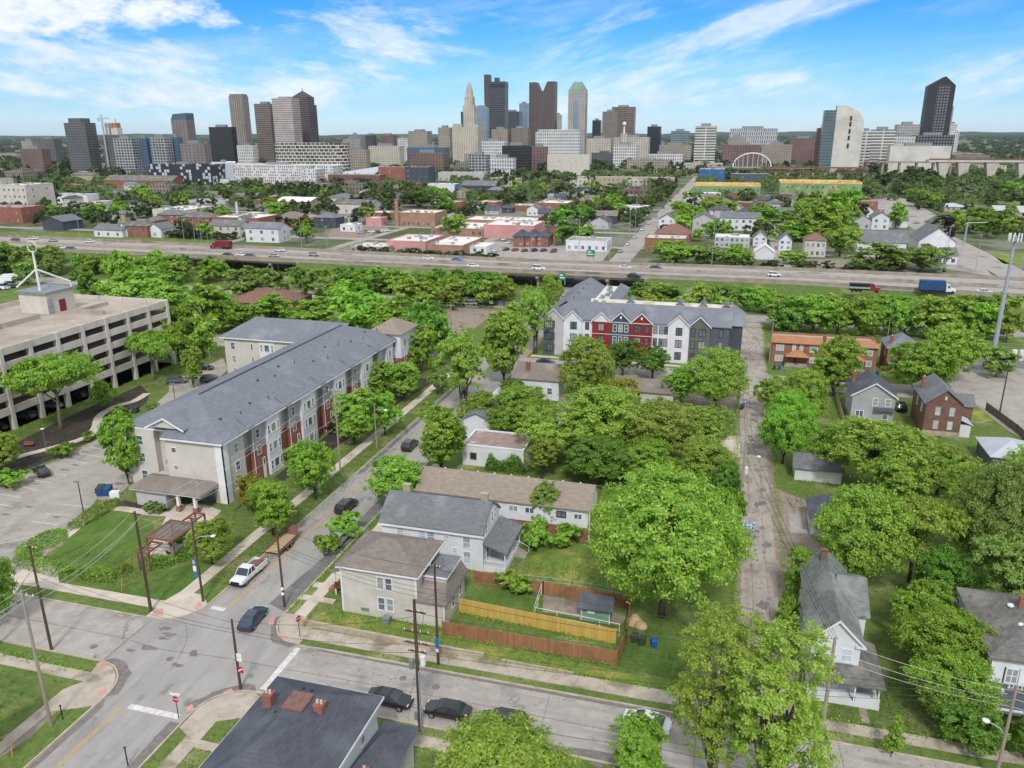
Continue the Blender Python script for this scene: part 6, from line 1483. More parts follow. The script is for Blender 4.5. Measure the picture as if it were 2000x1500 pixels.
# ================================================================ NEAR TREES AND PLANTING
N='near'
ptree(1292,1203,280,925,'huge','leaf_bright','largest bright green tree, airy and round, filling the backyard beside the cracked alley')
tree(1.7,57.0,7.2,18.2,'fore','leaf_spring','tall yellow green tree at the bottom edge hiding the alley mouth',bark='bark_pale')
tree(6.3,55.0,8.4,18.4,'fore','leaf_spring','broad yellow green tree at the bottom edge in front of the white gabled house',bark='bark_pale')
tree(-14.6,49.6,10.4,8.6,'big','leaf_bright','bright leafy tree at the bottom edge hiding the dark parked car')
ptree(1243,1524,122,1408,'med','leaf_mid','small dense round tree in front of the white sedan')
ptree(863,925,88,795,'oval','leaf_mid','dense tall oval tree at the kerb left of the derelict building')
ptree(776,993,104,893,'med','leaf_mid','rounded tree beside the street behind the rounded roof house')
ptree(616,975,92,864,'med','leaf_mid','rounded street tree on the verge in front of the brick bays')
ptree(533,1045,92,938,'med','leaf_mid','street tree near the corner of the apartments, green beside the yellow one')
ptree(494,1000,52,928,'oval','leaf_yellow','yellow leaved small tree at the corner pier of the apartments',name='leafy_tree')
ptree(415,1100,80,1015,'med','leaf_bright','bright young tree beside the pole with the blue signs')
ptree(252,946,62,806,'oval','leaf_mid','tall column shaped tree at the end wall of the apartments')
ptree(693,868,78,762,'oval','leaf_bright','bright feathery tree in front of the brick wall, left of the street lamp');ptree(752,850,72,765,'med','leaf_mid','green tree behind the street lamp along the apartment sidewalk')
ptree(742,780,52,705,'oval','leaf_mid','slim tree near the far end of the brick facade');ptree(790,785,50,708,'oval','leaf_bright','slim bright tree below the apartment tower')
ptree(120,838,150,700,'spread','leaf_mid','wide grey green tree in front of the parking garage, the larger of the pair',bark='bark_pale');ptree(300,742,90,652,'spread','leaf_mid','wide grey green tree at the corner of the parking garage, the smaller of the pair',bark='bark_pale')
ptree(379,757,36,678,'oval','leaf_bright','small bright tree on the drive between parked cars')
ptree(907,808,98,648,'airy','leaf_bright','tall airy light green tree at the kerb before the gravel lot');ptree(985,748,84,606,'oval','leaf_bright','tall bright tree left of the gabled apartments');ptree(1045,690,70,562,'airy','leaf_bright','tall light tree against the west wing of the gabled apartments');ptree(1075,640,50,535,'airy','leaf_bright','light tree rising behind the west wing of the gabled apartments')
ptree(1140,782,112,660,'big','leaf_olive','olive tree hiding the left front of the gabled apartments');ptree(1216,733,62,664,'med','leaf_dark','round dark tree in front of the red front, left of a pair');ptree(1274,737,64,678,'med','leaf_dark','round dark tree in front of the white front, right of a pair')
ptree(1396,798,112,682,'big','leaf_olive','olive tree in front of the dark end of the gabled apartments');ptree(1330,790,62,715,'med','leaf_mid','round green tree left of the olive tree by the garage row')
ptree(1206,820,72,738,'med','leaf_yellow','yellow green tree in front of the brown garage row')
for px,py,wd,yt,k,m_,lab in((1010,850,150,752,'big','leaf_mid','round green tree among roofs at the left of the olive grove'),(1085,905,165,795,'airy','leaf_olive','leftmost olive tree of the grove behind the brown roof'),(1180,890,190,752,'big','leaf_olive','tallest olive tree at the middle of the grove'),
(1290,905,190,782,'big','leaf_olive','wide olive tree in the grove, right of the tallest'),(1370,890,130,790,'airy','leaf_olive','olive tree at the alley side of the grove'),(1170,945,150,850,'big','leaf_dark','dark tree low in the grove behind the long brown roof'),(1270,945,130,855,'big','leaf_mid','green tree low in the grove behind the big bright tree'),
(1375,960,110,850,'big','leaf_olive','olive tree at the lower right of the grove by the alley'),(1415,1000,70,895,'med','leaf_dark','dark tree beside the alley transformer pole'),(940,830,90,760,'med','leaf_mid','green tree between the narrow grey roofed house and the street'),
(1060,935,84,845,'airy','leaf_olive','thin olive tree beside the ivy wall'),(1000,790,60,735,'med','leaf_dark','dark tree beside the brown roofed house with the chimney')):
 ptree(px,py,wd*.86,yt+6,k,m_,lab,'grove of olive and green trees')
ptree(1425,1040,46,960,'shrub','leaf_mid','overgrown shrub along the alley beneath the pole',name='shrub',cat='shrub');ptree(1418,1090,52,985,'med','leaf_bright','bright small tree at the alley edge beside the largest tree')
ptree(1067,1038,52,946,'oval','leaf_dull','small slender tree in front of the long brown roofed building')
for px,py,wd,yt,lab in((1047,1068,66,1024,'green bush below the white upper wall, left of the pair'),(1105,1072,62,1030,'green bush by the brick corner, right of the pair'),(676,1047,58,1003,'pale flowering small tree beside the black sport utility car'),(641,1085,46,1045,'small round tree over the silver car'),(985,1150,60,1118,'dark clipped bushes along the back fence of the yard'),(1020,1160,44,1128,'dark bush beside the pipe rail pen')):
 ptree(px,py,wd,yt,'shrub','leaf_mid',lab,name='shrub',cat='shrub')
 # east of the alley
for px,py,wd,yt,k,m_,lab in((1528,905,104,768,'big','leaf_mid','rounded dull green tree at the alley bend'),(1556,848,90,722,'big','leaf_bright','bright tree behind the rounded tree at the alley bend'),(1628,772,112,665,'med','leaf_mid','dense round tree hiding the brick row house'),(1505,812,60,735,'med','leaf_bright','small bright tree on the alley corner by the cross street'),
(1790,772,108,668,'med','leaf_mid','round tree in front of the small red brick house'),(1856,745,100,632,'med','leaf_bright','round bright tree by the pale utility pole'),(1700,965,190,826,'big','leaf_olive','wide olive tree above the white garage'),(1625,925,90,835,'med','leaf_mid','dark green tree overhanging the white garage'),
(1745,1025,100,885,'oval','leaf_bright','tall bright tree in the middle of the right hand trees'),(1668,1145,165,955,'big','leaf_bright','large bright maple behind the white gabled house'),(1775,1135,150,975,'spread','leaf_olive','spreading olive tree right of the large maple'),
(1880,1060,112,905,'airy','leaf_bright','light green tree below the grey hip roofed garage'),(1935,1140,172,905,'huge','leaf_dull','largest dark tree at the right edge'),(1995,1100,140,880,'big','leaf_olive','olive tree cut by the right edge'),(1830,965,110,870,'med','leaf_bright','light bushy tree below the brick house lawn'),
(1960,1225,150,1045,'airy','leaf_dull','tall pale stemmed tree behind the right edge house'),(1640,1060,70,965,'med','leaf_mid','green tree over the small white shed'),(1835,1190,100,1075,'big','leaf_dark','dark tree shading the metal carport'),
(1557,1180,62,1068,'med','leaf_mid','bushy small tree between alley and white gabled house'),(1795,1250,110,1140,'med','leaf_mid','upper tree of the bushy mass between the two white houses'),(1830,1330,150,1195,'big','leaf_mid','middle tree of the bushy mass between the two white houses'),(1850,1400,150,1280,'big','leaf_mid','lower tree of the bushy mass between the two white houses'),
(1870,1450,130,1370,'med','leaf_dark','lowest bush of the mass near the right bottom pole'),(1740,1478,32,1398,'cone','leaf_mid','slender young tree on the front lawn of the white gabled house'),(2000,1480,60,1400,'med','leaf_dark','dark bush at the right bottom corner'),(1540,1235,40,1160,'shrub','leaf_mid','shrub at the side of the white gabled house')):
 ptree(px,py,wd,yt,k,m_,lab)
for px,py,wd,yt,k,m_,lab in((-4,1225,96,1085,'big','leaf_mid','tree cut by the left edge above the cross road'),(-30,1500,90,1330,'big','leaf_dark','dark tree cut by the bottom left corner'),(10,920,60,838,'med','leaf_olive','brownish green small tree at the left end of the planting bed'),(205,800,40,745,'med','leaf_mid','low tree beside the garage path'),
(858,770,40,728,'shrub','leaf_dull','purplish shrub at the sidewalk end by the tower')):
 ptree(px,py,wd,yt,k,m_,lab)
leafbox('hedge',[g(*q)for q in((20,1098),(62,1072),(98,1100),(170,1116),(226,1118),(226,1142),(130,1134),(40,1112))],1.25,'leaf_hedge','long clipped hedge curving along the front of the apartment lawn','hedge',1)
leafbox('hedge',[g(*q)for q in((128,1030),(190,985),(234,978),(232,990),(182,1020),(142,1038))],1.0,'leaf_hedge','clipped hedge beside the parking lot lamp post','hedge',2);leafbox('hedge',[g(*q)for q in((28,1078),(80,1046),(130,1034),(133,1052),(86,1082),(50,1094))],1.0,'leaf_hedge','clipped hedge between parking lot and lawn near the corner','hedge',3)
leafbox('hedge',[g(*q)for q in((268,1098),(330,1090),(372,1068),(390,1082),(345,1104),(290,1116))],1.1,'leaf_hedge','clipped hedge on the street side of the pergola','hedge',4);leafbox('shrub',[g(*q)for q in((226,1110),(240,1102),(258,1106),(256,1120),(232,1124))],1.1,'leaf_lime','lime yellow rounded shrub at the end of the long hedge','shrub',5)
for k,(px,py,wd,yt,m_,lab)in enumerate(((307,1002,40,980,'leaf_dark','round dark shrub by the entrance canopy'),(350,1062,36,1038,'leaf_dark','round dark shrub under the pergola'),(125,893,46,868,'leaf_hedge','low bright shrub in the planting bed by the lot'),(175,862,30,845,'leaf_hedge','small bright shrub beside the curving path'),(20,950,60,918,'leaf_mid','low shrubs at the left edge of the parking lot'),(300,800,22,788,'leaf_hedge','round shrub where the drive bends'),(230,812,30,795,'leaf_mid','shrub beside the green utility cabinet'),(660,850,36,815,'leaf_purple','reddish shrub by the brick wall'),(1530,1230,40,1200,'leaf_mid','low bush on the alley verge'))):
 ptree(px,py,wd,yt,'shrub',m_,lab,name='shrub',cat='shrub')
 # ---- weeds and tufts that break the edges of lawns, walls, fences and paving
def weeds(name,lines,mat,n,wd,hgt,size,seed):
 rg=np.random.default_rng(seed);L=[(Vector(a),Vector(b_))for a,b_ in lines];ln=np.array([(b_-a).length for a,b_ in L]);pk=rg.choice(len(L),n,p=ln/ln.sum());t=rg.random(n)
 # clustered along each line
 t=(np.floor(t*ln[pk]/1.7)*1.7+rg.normal(size=n)*.5)/ln[pk]
 A=np.array([tuple(a)for a,_ in L])[pk];D=np.array([tuple(b_-a)for a,b_ in L])[pk];nn=np.stack([-D[:,1],D[:,0]],1)/np.linalg.norm(D,axis=1)[:,None]
 q=A+D*np.clip(t,0,1)[:,None]+nn*(rg.normal(size=n)*wd)[:,None]
 hh=hgt*(.4+.6*np.abs(np.sin(t*ln[pk]*.9+pk)))
 c=np.stack([q[:,0],q[:,1],rg.random(n)*hh+.03],1);f=rg.normal(size=(n,3))*.6+np.array([0,0,.8]);f/=np.linalg.norm(f,axis=1)[:,None]
 me=quads_mesh(name,c,f,size,rg);me.materials.append(MATS[mat]);structure(link(name,me),'stuff')
weeds('weeds',[((4.1,69),(4.2,177)),((10.2,69),(10.3,177)),((3.9,75),(3.9,130)),((4.3,190),(4.3,240)),((11.3,190),(11.3,240)),((-28.4,71.9),(-8.4,71.7)),((-28,76.7),(-9,75.4)),((-28,83.9),(-8.3,83.3)),((-45,70.2),(-23,69.6)),((-41.6,73.2),(-28.6,73.2)),((-42,86.2),(-28,86.2)),((-41,97.5),(-16.3,97.5)),((-20,69.4),(4,69.3)),((10,69.2),(60,69.2)),
((10.9,73),(10.9,88)),((13,127),(20,127)),((25.5,158.3),(33,158.3)),((37.7,154.3),(44,154.3)),((12,197.8),(36,197.8)),((-131.9,60),(-131.9,160)),((-48,72),(-48,118)),((27.6,74),(27.6,86)),((-130,56.1),(-63,56.1)),((-41,55),(-20,55))],'leaf_mid',20000,.30,.40,.11,12)
weeds('grass_tufts',[((-45,71.3),(-8,70.6)),((-26,86.5),(-6,87.5)),((-26,89),(-2,91)),((-8,74),(4,73)),((-6,79),(4,84)),((-85,76),(-64,72)),((-70,90),(-64,110)),((-60,75),(-60,150)),((12,118),(24,120)),((14,140),(24,165)),((19,76),(26,76)),((-95,50),(-65,48)),((-90,45),(-66,40)),((-44,44),(-40,54)),((-128,110),(-128,160)),((34,145),(52,150)),((-20,130),(3,150)),((10,70.5),(30,70.8))],'grass_blade',52000,2.4,.10,.07,13)
# ================================================================ BEYOND THE HIGHWAY: houses, shops, sheds
OBST=[(-54,-40,300,1100),(103,119,255,720),(-600,320,240,255),(-600,320,177,189),(-600,320,276,318),(4,12,60,245)]
def span_x(x0,y,px):
 lo,hi=x0,x0+400
 for _ in range(40):
  m=(lo+hi)/2
  if proj(m,y)[0]<px:lo=m
  else:hi=m
 return lo
def mb(name,label,xl,xr,yb,yt,depth,roof,wall,roofm,nw=0,fl=1,cat=None,group=None,lo=0,dz=0):
 x0,y0=g(xl,yb);x1=span_x(x0,y0,xr);h=max(2.4,height(x0,y0,yt))
 OBST.append((x0-2,x1+2,y0-3,y0+depth+2))
 wins=[];W_=x1-x0
 for f in range(fl):
  z=.9+f*(h/fl)
  for k in range(nw):wins.append(('S',W_*(k+.5)/nw,z,min(1.4,W_/nw*.5),min(1.6,h/fl*.5)))
  if nw and x1<0:
   for k in range(max(1,nw//2)):wins.append(('E',depth*(k+.5)/max(1,nw//2),z,1.0,min(1.5,h/fl*.5)))
 t=house(name,label,cat or name.replace('_',' '),x0,x1,y0,y0+depth,h,roof,wall,roofm,wins,True,group)
 if roof[0]=='flat' and W_>8:
  q=random.Random(label)
  for k in range(int(W_*depth/70)+1):
   x,y,s_=q.uniform(-W_/2+2,W_/2-2),q.uniform(-depth/2+2,depth/2-2),q.uniform(.5,1.3)
   B().cbox(x,y,h+.05,s_*1.6,s_*1.3,s_).build('rooftop_unit',q.choice(['steel_grey','galvanised','old_concrete']),t)
 elif fl>1 and cat is None and name=='house':chimney(t,W_*.2,depth*.1,h,h+3.6,.8,.6,'brick',0)
 return t
G_,HX,GY,FL=('gable',2.6,'x'),('hip',2.8),('gable',3.0,'y'),('flat',.5)
WS,GS,OS,BS,WR='white_siding','slate_shingle','old_shingle','brown_shingle','white_roof'
M=[
('warehouse','cream multi storey factory with rows of windows at the left edge',12,58,414,362,26,FL,'cream_wall',WR,5,4),('tower','brick banded cream tower at the left edge of the factory',-12,11,405,350,12,FL,'cream_wall','brick',1,4),
('brick_building','red brick two storey building at the left edge by the highway',-30,46,434,405,20,FL,'brick','deck_concrete',4,2),('house','dark slate gabled house standing alone above the highway lawn',85,124,449,432,16,GY,'slate_siding',GS,0,1),
('school','long brick school with grey gabled roofs behind the parking lot',205,338,367,352,22,('gable',5,'x'),'brick',OS,14,1),('brick_building','low red brick annex left of the long school',126,163,373,361,12,FL,'brick','deck_concrete',3,1),('school_hall','pale hall with wide grey roof behind the school annex',138,182,352,342,18,G_,'stone',OS,0,1,'school'),
('school_gable','stone gabled entrance block in the middle of the school',252,276,366,350,14,('gable',4,'y'),'stone',OS,2,1,'school'),('warehouse','white low workshop in front of the school parking lot',98,172,396,380,14,FL,WS,'old_concrete',4,1),
('warehouse','long beige warehouse with white roof among the trees',300,365,431,410,30,FL,'cream_wall',WR,0,1),('house','red brick hip roofed house right of the beige warehouse',309,354,437,419,10,HX,'brick',GS,4,2),('house','red brick house with dormer beside another brick house',354,412,443,424,12,HX,'brick',OS,4,2),
('house','white low house with long grey roof above the highway',185,240,462,448,10,G_,WS,GS,3,1),('house','square red brick house with hip roof above the highway',251,289,463,441,10,HX,'brick',OS,3,2),('house','white gable fronted house right of the square brick house',291,316,463,447,12,GY,WS,GS,1,1),('house','white gable fronted house left of the square brick house',232,250,462,446,12,GY,WS,GS,2,1),
('warehouse','brick workshop with white roof and brick chimney stack',415,506,447,425,26,FL,'orange_brick',WR,6,1),('house','cream two storey house above the highway',411,470,463,440,10,G_,'cream_wall',GS,4,2),('house','large white house with grey roof close to the highway',481,545,472,445,12,G_,WS,'grey_shingle',3,2),
('church','cream house with steep gable behind the cream two storey house',462,480,450,432,12,GY,'cream_wall',GS,1,1,'house'),('warehouse','warehouse with bright white gable roof',540,606,406,393,22,G_,'stone',WR,0,1),('hall','tan hall with pyramid roof beside the bigger tan hall',640,690,402,386,16,HX,'tan_siding',GS,0,1,'hall'),('hall','tan hall with long grey gable roof',655,728,416,398,16,G_,'tan_siding',OS,5,1,'hall'),
('house','dark blue grey house with hip roof near the sandy lot',614,657,444,425,11,HX,'slate_siding',GS,4,2),('house','brown roofed brick house beside a dense tree',552,588,445,426,10,G_,'orange_brick',BS,2,1),
('shop_building','brick workshop with white roof beside a tall chimney',776,850,441,416,22,FL,'orange_wall',WR,8,1),('shop_building','small bright pink shop with white roof',715,745,441,427,10,FL,'pink_wall',WR,1,1),('shop_building','low building with white roof behind the pink shop',720,775,428,416,16,FL,'brick',WR,0,1),
('shop_building','long brown commercial block with broad white roof',842,944,459,446,34,FL,'orange_wall',WR,8,1),('shop_building','pink walled commercial block with white roof right of the long brown one',945,1043,464,440,26,FL,'pink_wall',WR,0,1),('shop_building','rear commercial block with white roof and brown wall',905,1044,444,430,24,FL,'orange_wall',WR,0,1),
('shop_building','low cream roofed building left of the pink wall by the highway',684,755,494,482,16,FL,'stone','membrane',5,1),('shop_building','pink fronted building with white roof and rooftop units by the highway',756,832,492,471,26,FL,'pink_wall',WR,3,1),('shop_building','orange brown building with white roof nearest the highway',834,904,498,479,34,FL,'orange_wall',WR,4,1),('shop_building','low white annex right of the orange brown building',905,950,494,482,14,FL,WS,WR,3,1),
('row_house','first brick cottage with dark gable from the left in the row of three',1002,1023,482,462,12,HX,'brick','charcoal_shingle',2,2),('row_house','middle brick cottage with dark gable in the row of three',1025,1046,482,462,12,HX,'brick','charcoal_shingle',2,2),('row_house','last brick cottage with dark gable from the left in the row of three',1048,1070,482,462,12,HX,'brick','charcoal_shingle',2,2),
('shop_building','white low shop with grey roof beside the green highway sign',1105,1185,489,471,16,FL,WS,'old_concrete',6,1),('shop_building','brown brick building with large white roof among trees',1045,1108,417,397,26,FL,'orange_brick',WR,5,1),('shop_building','low white roofed building in front of the brown brick one',1000,1046,412,402,18,FL,'orange_brick',WR,0,1),
('shop_building','tan flat roofed brick building at the street corner',1258,1338,492,466,16,FL,'orange_brick','tan_siding',4,1),('house','house with broad reddish hip roof behind the tan corner building',1281,1347,470,456,14,('hip',4.5),'brick','red_shingle',0,1),('house','white gable fronted house behind the reddish roof',1286,1318,446,428,14,GY,WS,GS,2,2),
('house','white house with two steep grey gables',1351,1394,455,428,16,GY,'pale_grey_siding',GS,2,2),('apartment_building','long white two storey building with grey roof and regular windows',1405,1484,449,425,16,G_,WS,GS,6,2),('row_house','grey row of houses with flat white roof behind dense trees',1395,1463,483,464,14,FL,'pale_grey_siding',WR,7,2),
('house','small white gabled house right of the grey row',1470,1497,480,464,10,GY,WS,GS,2,2),('garage','white double garage with gable facing the highway',1473,1511,506,492,10,GY,WS,WR,0,1),('house','narrow white house with slate gable beside a tree',1520,1545,489,469,10,GY,WS,GS,2,2),('house','cream house with brownish hip roof and front porch',1570,1611,501,469,11,HX,'tan_siding','red_shingle',4,2),
('house','white steep gabled house behind the brownish roofed house',1584,1611,470,450,12,GY,WS,GS,1,1),('house','dark gabled house left in the white house cluster',1667,1700,447,430,12,GY,'pale_grey_siding',GS,2,1),('house','white gabled house in the middle of the white house cluster',1701,1735,448,425,14,GY,WS,GS,2,2),('house','white house with side gable right in the cluster',1736,1772,444,430,12,G_,WS,GS,1,1),
('house','white gabled house with reddish roof at the back of the cluster',1678,1704,424,410,12,GY,WS,'red_shingle',1,1),('hall','long white hall with dark grey roof behind flowering trees',1672,1768,492,472,16,('gable',4.5,'x'),WS,GS,6,1,'hall'),('church','white gabled chapel with grey roof next to the long hall',1792,1862,494,470,24,('gable',6,'y'),WS,GS,1,1),('house','small white porch building in front of the chapel',1838,1868,516,498,10,G_,WS,GS,2,1),
('unfinished_building','unfinished apartment block with yellow plywood roof and green sheathing, the larger',1521,1680,389,358,34,('flat',1.6,'timber_yellow'),'timber_green','timber_yellow',16,3,'construction site'),('unfinished_building','unfinished apartment block with yellow plywood storey, the smaller and left one',1353,1484,384,363,30,('flat',1.8,'timber_yellow'),'timber_green','timber_yellow',14,2,'construction site'),
('apartment_building','blue walled apartment building with white roof panels',1364,1414,356,331,26,FL,'blue_wall',WR,4,3),('row_house','grey townhouse row behind the yellow construction',1426,1502,358,340,16,FL,'dark_grey_siding','membrane',8,2),('apartment_building','long tan low apartment row behind the park trees',1126,1316,362,346,14,FL,'stone','membrane',22,2),
('office_building','dark brown office block near the white apartments',642,742,366,342,18,FL,'dark_brick','deck_concrete',9,2),('office_building','brick office block with tall windows behind the dark one',740,792,356,327,20,FL,'brick','deck_concrete',6,3),('office_building','dark glass fronted office block right of the brick one',792,838,357,327,20,FL,'slate_siding','deck_concrete',4,3),('row_house','slate grey row of sawtooth gabled houses',902,968,381,362,14,('gable',4,'x'),'slate_siding',GS,8,1),('shop_building','white boxy building left of the sawtooth row',836,888,377,360,14,FL,WS,WR,3,1),
('house','dark blue box house left of the sawtooth row',890,903,378,361,10,FL,'blue_wall','deck_concrete',1,2),('shop_building','brick building among trees near the white boxy building',782,815,378,360,12,FL,'brick','deck_concrete',3,1),('shop_building','grey flat roofed hall behind the white boxy building',856,945,352,337,16,FL,'pale_grey_siding','membrane',8,1),
('shop_building','white roofed shop with brick wall beside the far street',1213,1264,420,405,16,FL,WS,WR,2,1),('shop_building','brown brick building left of the far street',1208,1285,395,383,16,FL,'brick','deck_concrete',5,1),('house','grey gabled house among trees right of the commercial blocks',1090,1130,396,383,12,G_,'pale_grey_siding',GS,2,1),('house','white and dark modern house among trees',1128,1152,388,366,10,FL,'slate_siding','membrane',2,2),
('shop_building','low building with long white roof below the construction',1342,1418,388,378,14,FL,WS,WR,0,1),('warehouse','grey warehouse behind the tree by the far street',1332,1370,412,394,20,FL,'pale_grey_siding','old_concrete',0,1),('shop_building','rust roofed building in front of the construction site',1418,1473,388,379,14,FL,'orange_wall','orange_shingle',4,1),('garage','dark open shed below the construction site',1432,1470,410,396,10,FL,'dark_brick','membrane',3,1),
('pavilion','grey roofed park pavilion at the right',1836,1888,412,404,14,('hip',2.2),'stone','pale_metal_roof',5,1),('shelter','park shelter with pale blue roof at the right edge',1942,2012,430,414,20,('gable',3.2,'x'),'stone','pale_metal_roof',6,1,'pavilion'),
('restaurant','low building with reddish purple hip roof among trees behind the apartments',440,556,603,590,18,('hip',3.4),'orange_brick','red_shingle',5,1),('house','white house with grey roof left among far trees',205,225,412,402,10,G_,WS,GS,1,1),('house','blue grey house with tall roof right of the factory warehouse',456,500,395,384,12,G_,'slate_siding',GS,2,1),('warehouse','pale shed with brown roof beside the beige warehouse',365,440,402,392,18,FL,'pale_grey_siding','old_concrete',0,1),
('shop_building','white shop by the sandy lot',665,694,452,440,10,FL,WS,WR,2,1),('warehouse','white walled building in front of the white apartments',395,448,366,351,14,FL,WS,WR,5,1),('shop_building','brick corner shop by the far parallel street',866,900,412,395,14,FL,'brick','membrane',4,1),('shop_building','white roofed hall left of the far parallel street',935,975,405,395,16,FL,'stone',WR,3,1),
('house','grey gabled house peeking between trees beside the white apartments',700,735,396,388,10,G_,'pale_grey_siding',GS,0,1),('house','white gabled house near the far street trees',1135,1152,458,446,10,GY,WS,GS,1,1),('house','slate roofed house left of the orange fence',1512,1548,425,414,10,G_,WS,GS,1,1),('house','white house right of the far dense trees',1546,1580,418,408,10,GY,WS,GS,1,1),
]
for q in M:mb(*q)
def stack(px,yb,yt,r,mat,label):
 x,y=g(px,yb);tag(B().cyl(0,0,-.2,height(x,y,yt),r,r*.8,10).cyl(0,0,height(x,y,yt),height(x,y,yt)+.5,r*.95,r*.95,10).build('chimney_stack',mat,None,(x,y,0)),label,'chimney')
stack(776,442,391,1.3,'orange_wall','tall brick chimney stack by the small pink shop');stack(466,440,396,.9,'tan_siding','pale chimney stack on the brick workshop left of the centre');stack(2,402,322,1.4,'brick','brick chimney stack at the left edge')
# apartment slabs of the middle distance
facade('white_apartments',hx('#d6d4d4'),hx('#2b2e34'),3.1,2.6,(.22,.76),(.3,.74),roof=hx('#d8d4cf'),pick=.8,lit=0);facade('checker_apartments',hx('#34383f'),hx('#b9bec6'),3.2,3.4,(.06,.94),(.04,.9),roof=hx('#4a4a4c'),pick=.36,lit=0)
def slab(name,label,xl,xr,yb,yt,depth,mat,cat='apartment building',extra=None):
 x0,y0=g(xl,yb);x1=span_x(x0,y0,xr);h=height(x0,y0,yt);OBST.append((x0-2,x1+2,y0-3,y0+depth+2))
 t=thing(name,label,cat,((x0+x1)/2,y0+depth/2,0));w2=(x1-x0)/2
 B().box(-w2,w2,-depth/2,depth/2,-.3,h).build('wall',mat,t);B().box(-w2,w2,-depth/2,-depth/2+.4,h,h+.9).box(-w2,w2,depth/2-.4,depth/2,h,h+.9).build('parapet',mat,t);B().box(-w2*.3,w2*.1,-2,4,h,h+3).build('penthouse','steel_grey',t)
 return t
slab('apartment_building','long white apartment building with small dark windows, its longer wing',442,652,360,322,24,'white_apartments');slab('apartment_building','white apartment wing with small dark windows projecting forward',590,618,366,330,20,'white_apartments');slab('apartment_building','black and white checkered apartment building behind the school',296,418,366,322,24,'checker_apartments');slab('apartment_building','plain white end block beside the checkered apartments',418,440,362,318,24,'white_paint')
# ---- vehicles on the highway and beyond
HWG='vehicles on the highway'
def hcar(px,py,kind,pm,label,away=None):
 x,y=g(px,py,HZ);farcar(kind,pm,x,y,(180 if py<505+(px-1000)*.02 else 0)if away is None else away,label,HWG,HZ+.01)
for px,py,k,pm,lab in((66,468,'sedan','paint_white','white car on the highway at the far left'),(104,472,'sedan','paint_silver','silver car on the highway, second from the left'),(176,474,'sedan','paint_white','white car on the far lanes left of the red truck'),(119,486,'sedan','paint_white','white car on the near lanes at the left'),(140,489,'suv','paint_black','dark car on the near lanes at the left'),
(446,500,'sedan','paint_black','dark car on the bridge below the red truck, left of three'),(474,500,'sedan','paint_white','white car on the bridge below the red truck'),(490,503,'suv','paint_grey','grey car on the bridge below the red truck'),(546,491,'sedan','paint_white','white car on the far lanes right of the red truck'),(536,502,'sedan','paint_silver','silver car on the near lanes past the bridge'),
(614,500,'suv','paint_silver','silver grey car on the near lanes before the shrubs'),(837,507,'sedan','paint_white','white car on the far lanes below the orange building'),(893,510,'sedan','paint_sky','bright blue car on the highway'),(924,522,'sedan','paint_white','white car on the near lanes right of the bright blue car'),(1052,528,'van','paint_white','white van on the bridge by the gabled apartments'),
(1221,525,'sedan','paint_white','white car on the far lanes by the street'),(1281,526,'sedan','paint_blue','dark blue car on the far lanes right of the white one'),(1238,541,'sedan','paint_black','dark car on the near lanes above the gabled roofs'),(1512,540,'suv','paint_white','white car on the highway above the brick row'),(1922,573,'sedan','paint_white','white car on the highway at the right behind trees'),(30,470,'sedan','paint_grey','grey car on the highway near the left edge')):hcar(px,py,k,pm,lab)
def truck(px,py,label,cabm,boxm,L,hbox,name='dump_truck',d=0,dump=False):
 x,y=g(px,py,HZ);t=thing(name,label,'truck',(x,y,HZ+.01),R(d),HWG)
 B().ring([[(L/2-2.0,-1.2,.7),(L/2-2.0,1.2,.7),(L/2-2.0,1.2,2.9),(L/2-2.0,-1.2,2.9)],[(L/2-.9,-1.2,.7),(L/2-.9,1.2,.7),(L/2-.9,1.1,2.8),(L/2-.9,-1.1,2.8)],[(L/2-.5,-1.1,.7),(L/2-.5,1.1,.7),(L/2-.5,1.0,1.8),(L/2-.5,-1.0,1.8)],[(L/2+.9,-.95,.7),(L/2+.9,.95,.7),(L/2+.9,.85,1.6),(L/2+.9,-.85,1.6)]]).build('cab',cabm,t)
 B().box(L/2-1.5,L/2-.95,-1.22,1.22,1.9,2.6).build('window','car_glass',t)
 if dump:B().ring([[(-L/2+.4,-1.0,1.1),(L/2-2.4,-1.0,1.1),(L/2-2.4,1.0,1.1),(-L/2+.4,1.0,1.1)],[(-L/2,-1.25,hbox),(L/2-2.2,-1.25,hbox),(L/2-2.2,1.25,hbox),(-L/2,1.25,hbox)]]).build('dump_bed',boxm,t);B().box(-L/2,L/2-2,-1.26,1.26,1.2,1.75).build('side_rail','galvanised',t)
 else:B().box(-L/2,L/2-2.3,-1.25,1.25,1.0,hbox).build('cargo_box',boxm,t)
 B().box(-L/2,L/2+.5,-.5,.5,.6,.95).build('chassis','black_metal',t)
 for xx in(-L/2+1,-L/2+2.2,-L/2+3.4,L/2):
  for s_ in(-1.05,1.05):B().tube([(xx,s_-.15,.5),(xx,s_+.15,.5)],.5,10).build('wheel','rubber',t)
truck(1684,570,'dump truck with red cab and dark bed on the near highway lanes','paint_red','black_metal',8.2,2.7,dump=True);truck(1826,572,'truck with dark blue cargo box on the highway at the right','paint_white','skip_blue',9.5,4.0,'box_truck');truck(434,486,'red and yellow truck on the far highway lanes','paint_red','door_red',9.5,3.6,'box_truck',180)
pc=['paint_white','paint_silver','paint_black','paint_grey','paint_white','paint_red','paint_blue'];rr=random.Random(9)
def lotcars(x0,x1,y0,y1,n,label,group,ang=0):
 for k in range(n):
  t=rr.random();u=(k+.5)/n;x,y=g(x0+(x1-x0)*u,y0+(y1-y0)*u+rr.uniform(-1.5,1.5));farcar(rr.choice(['sedan','suv','sedan']),rr.choice(pc),x,y,ang+rr.choice([0,180]),label,group)
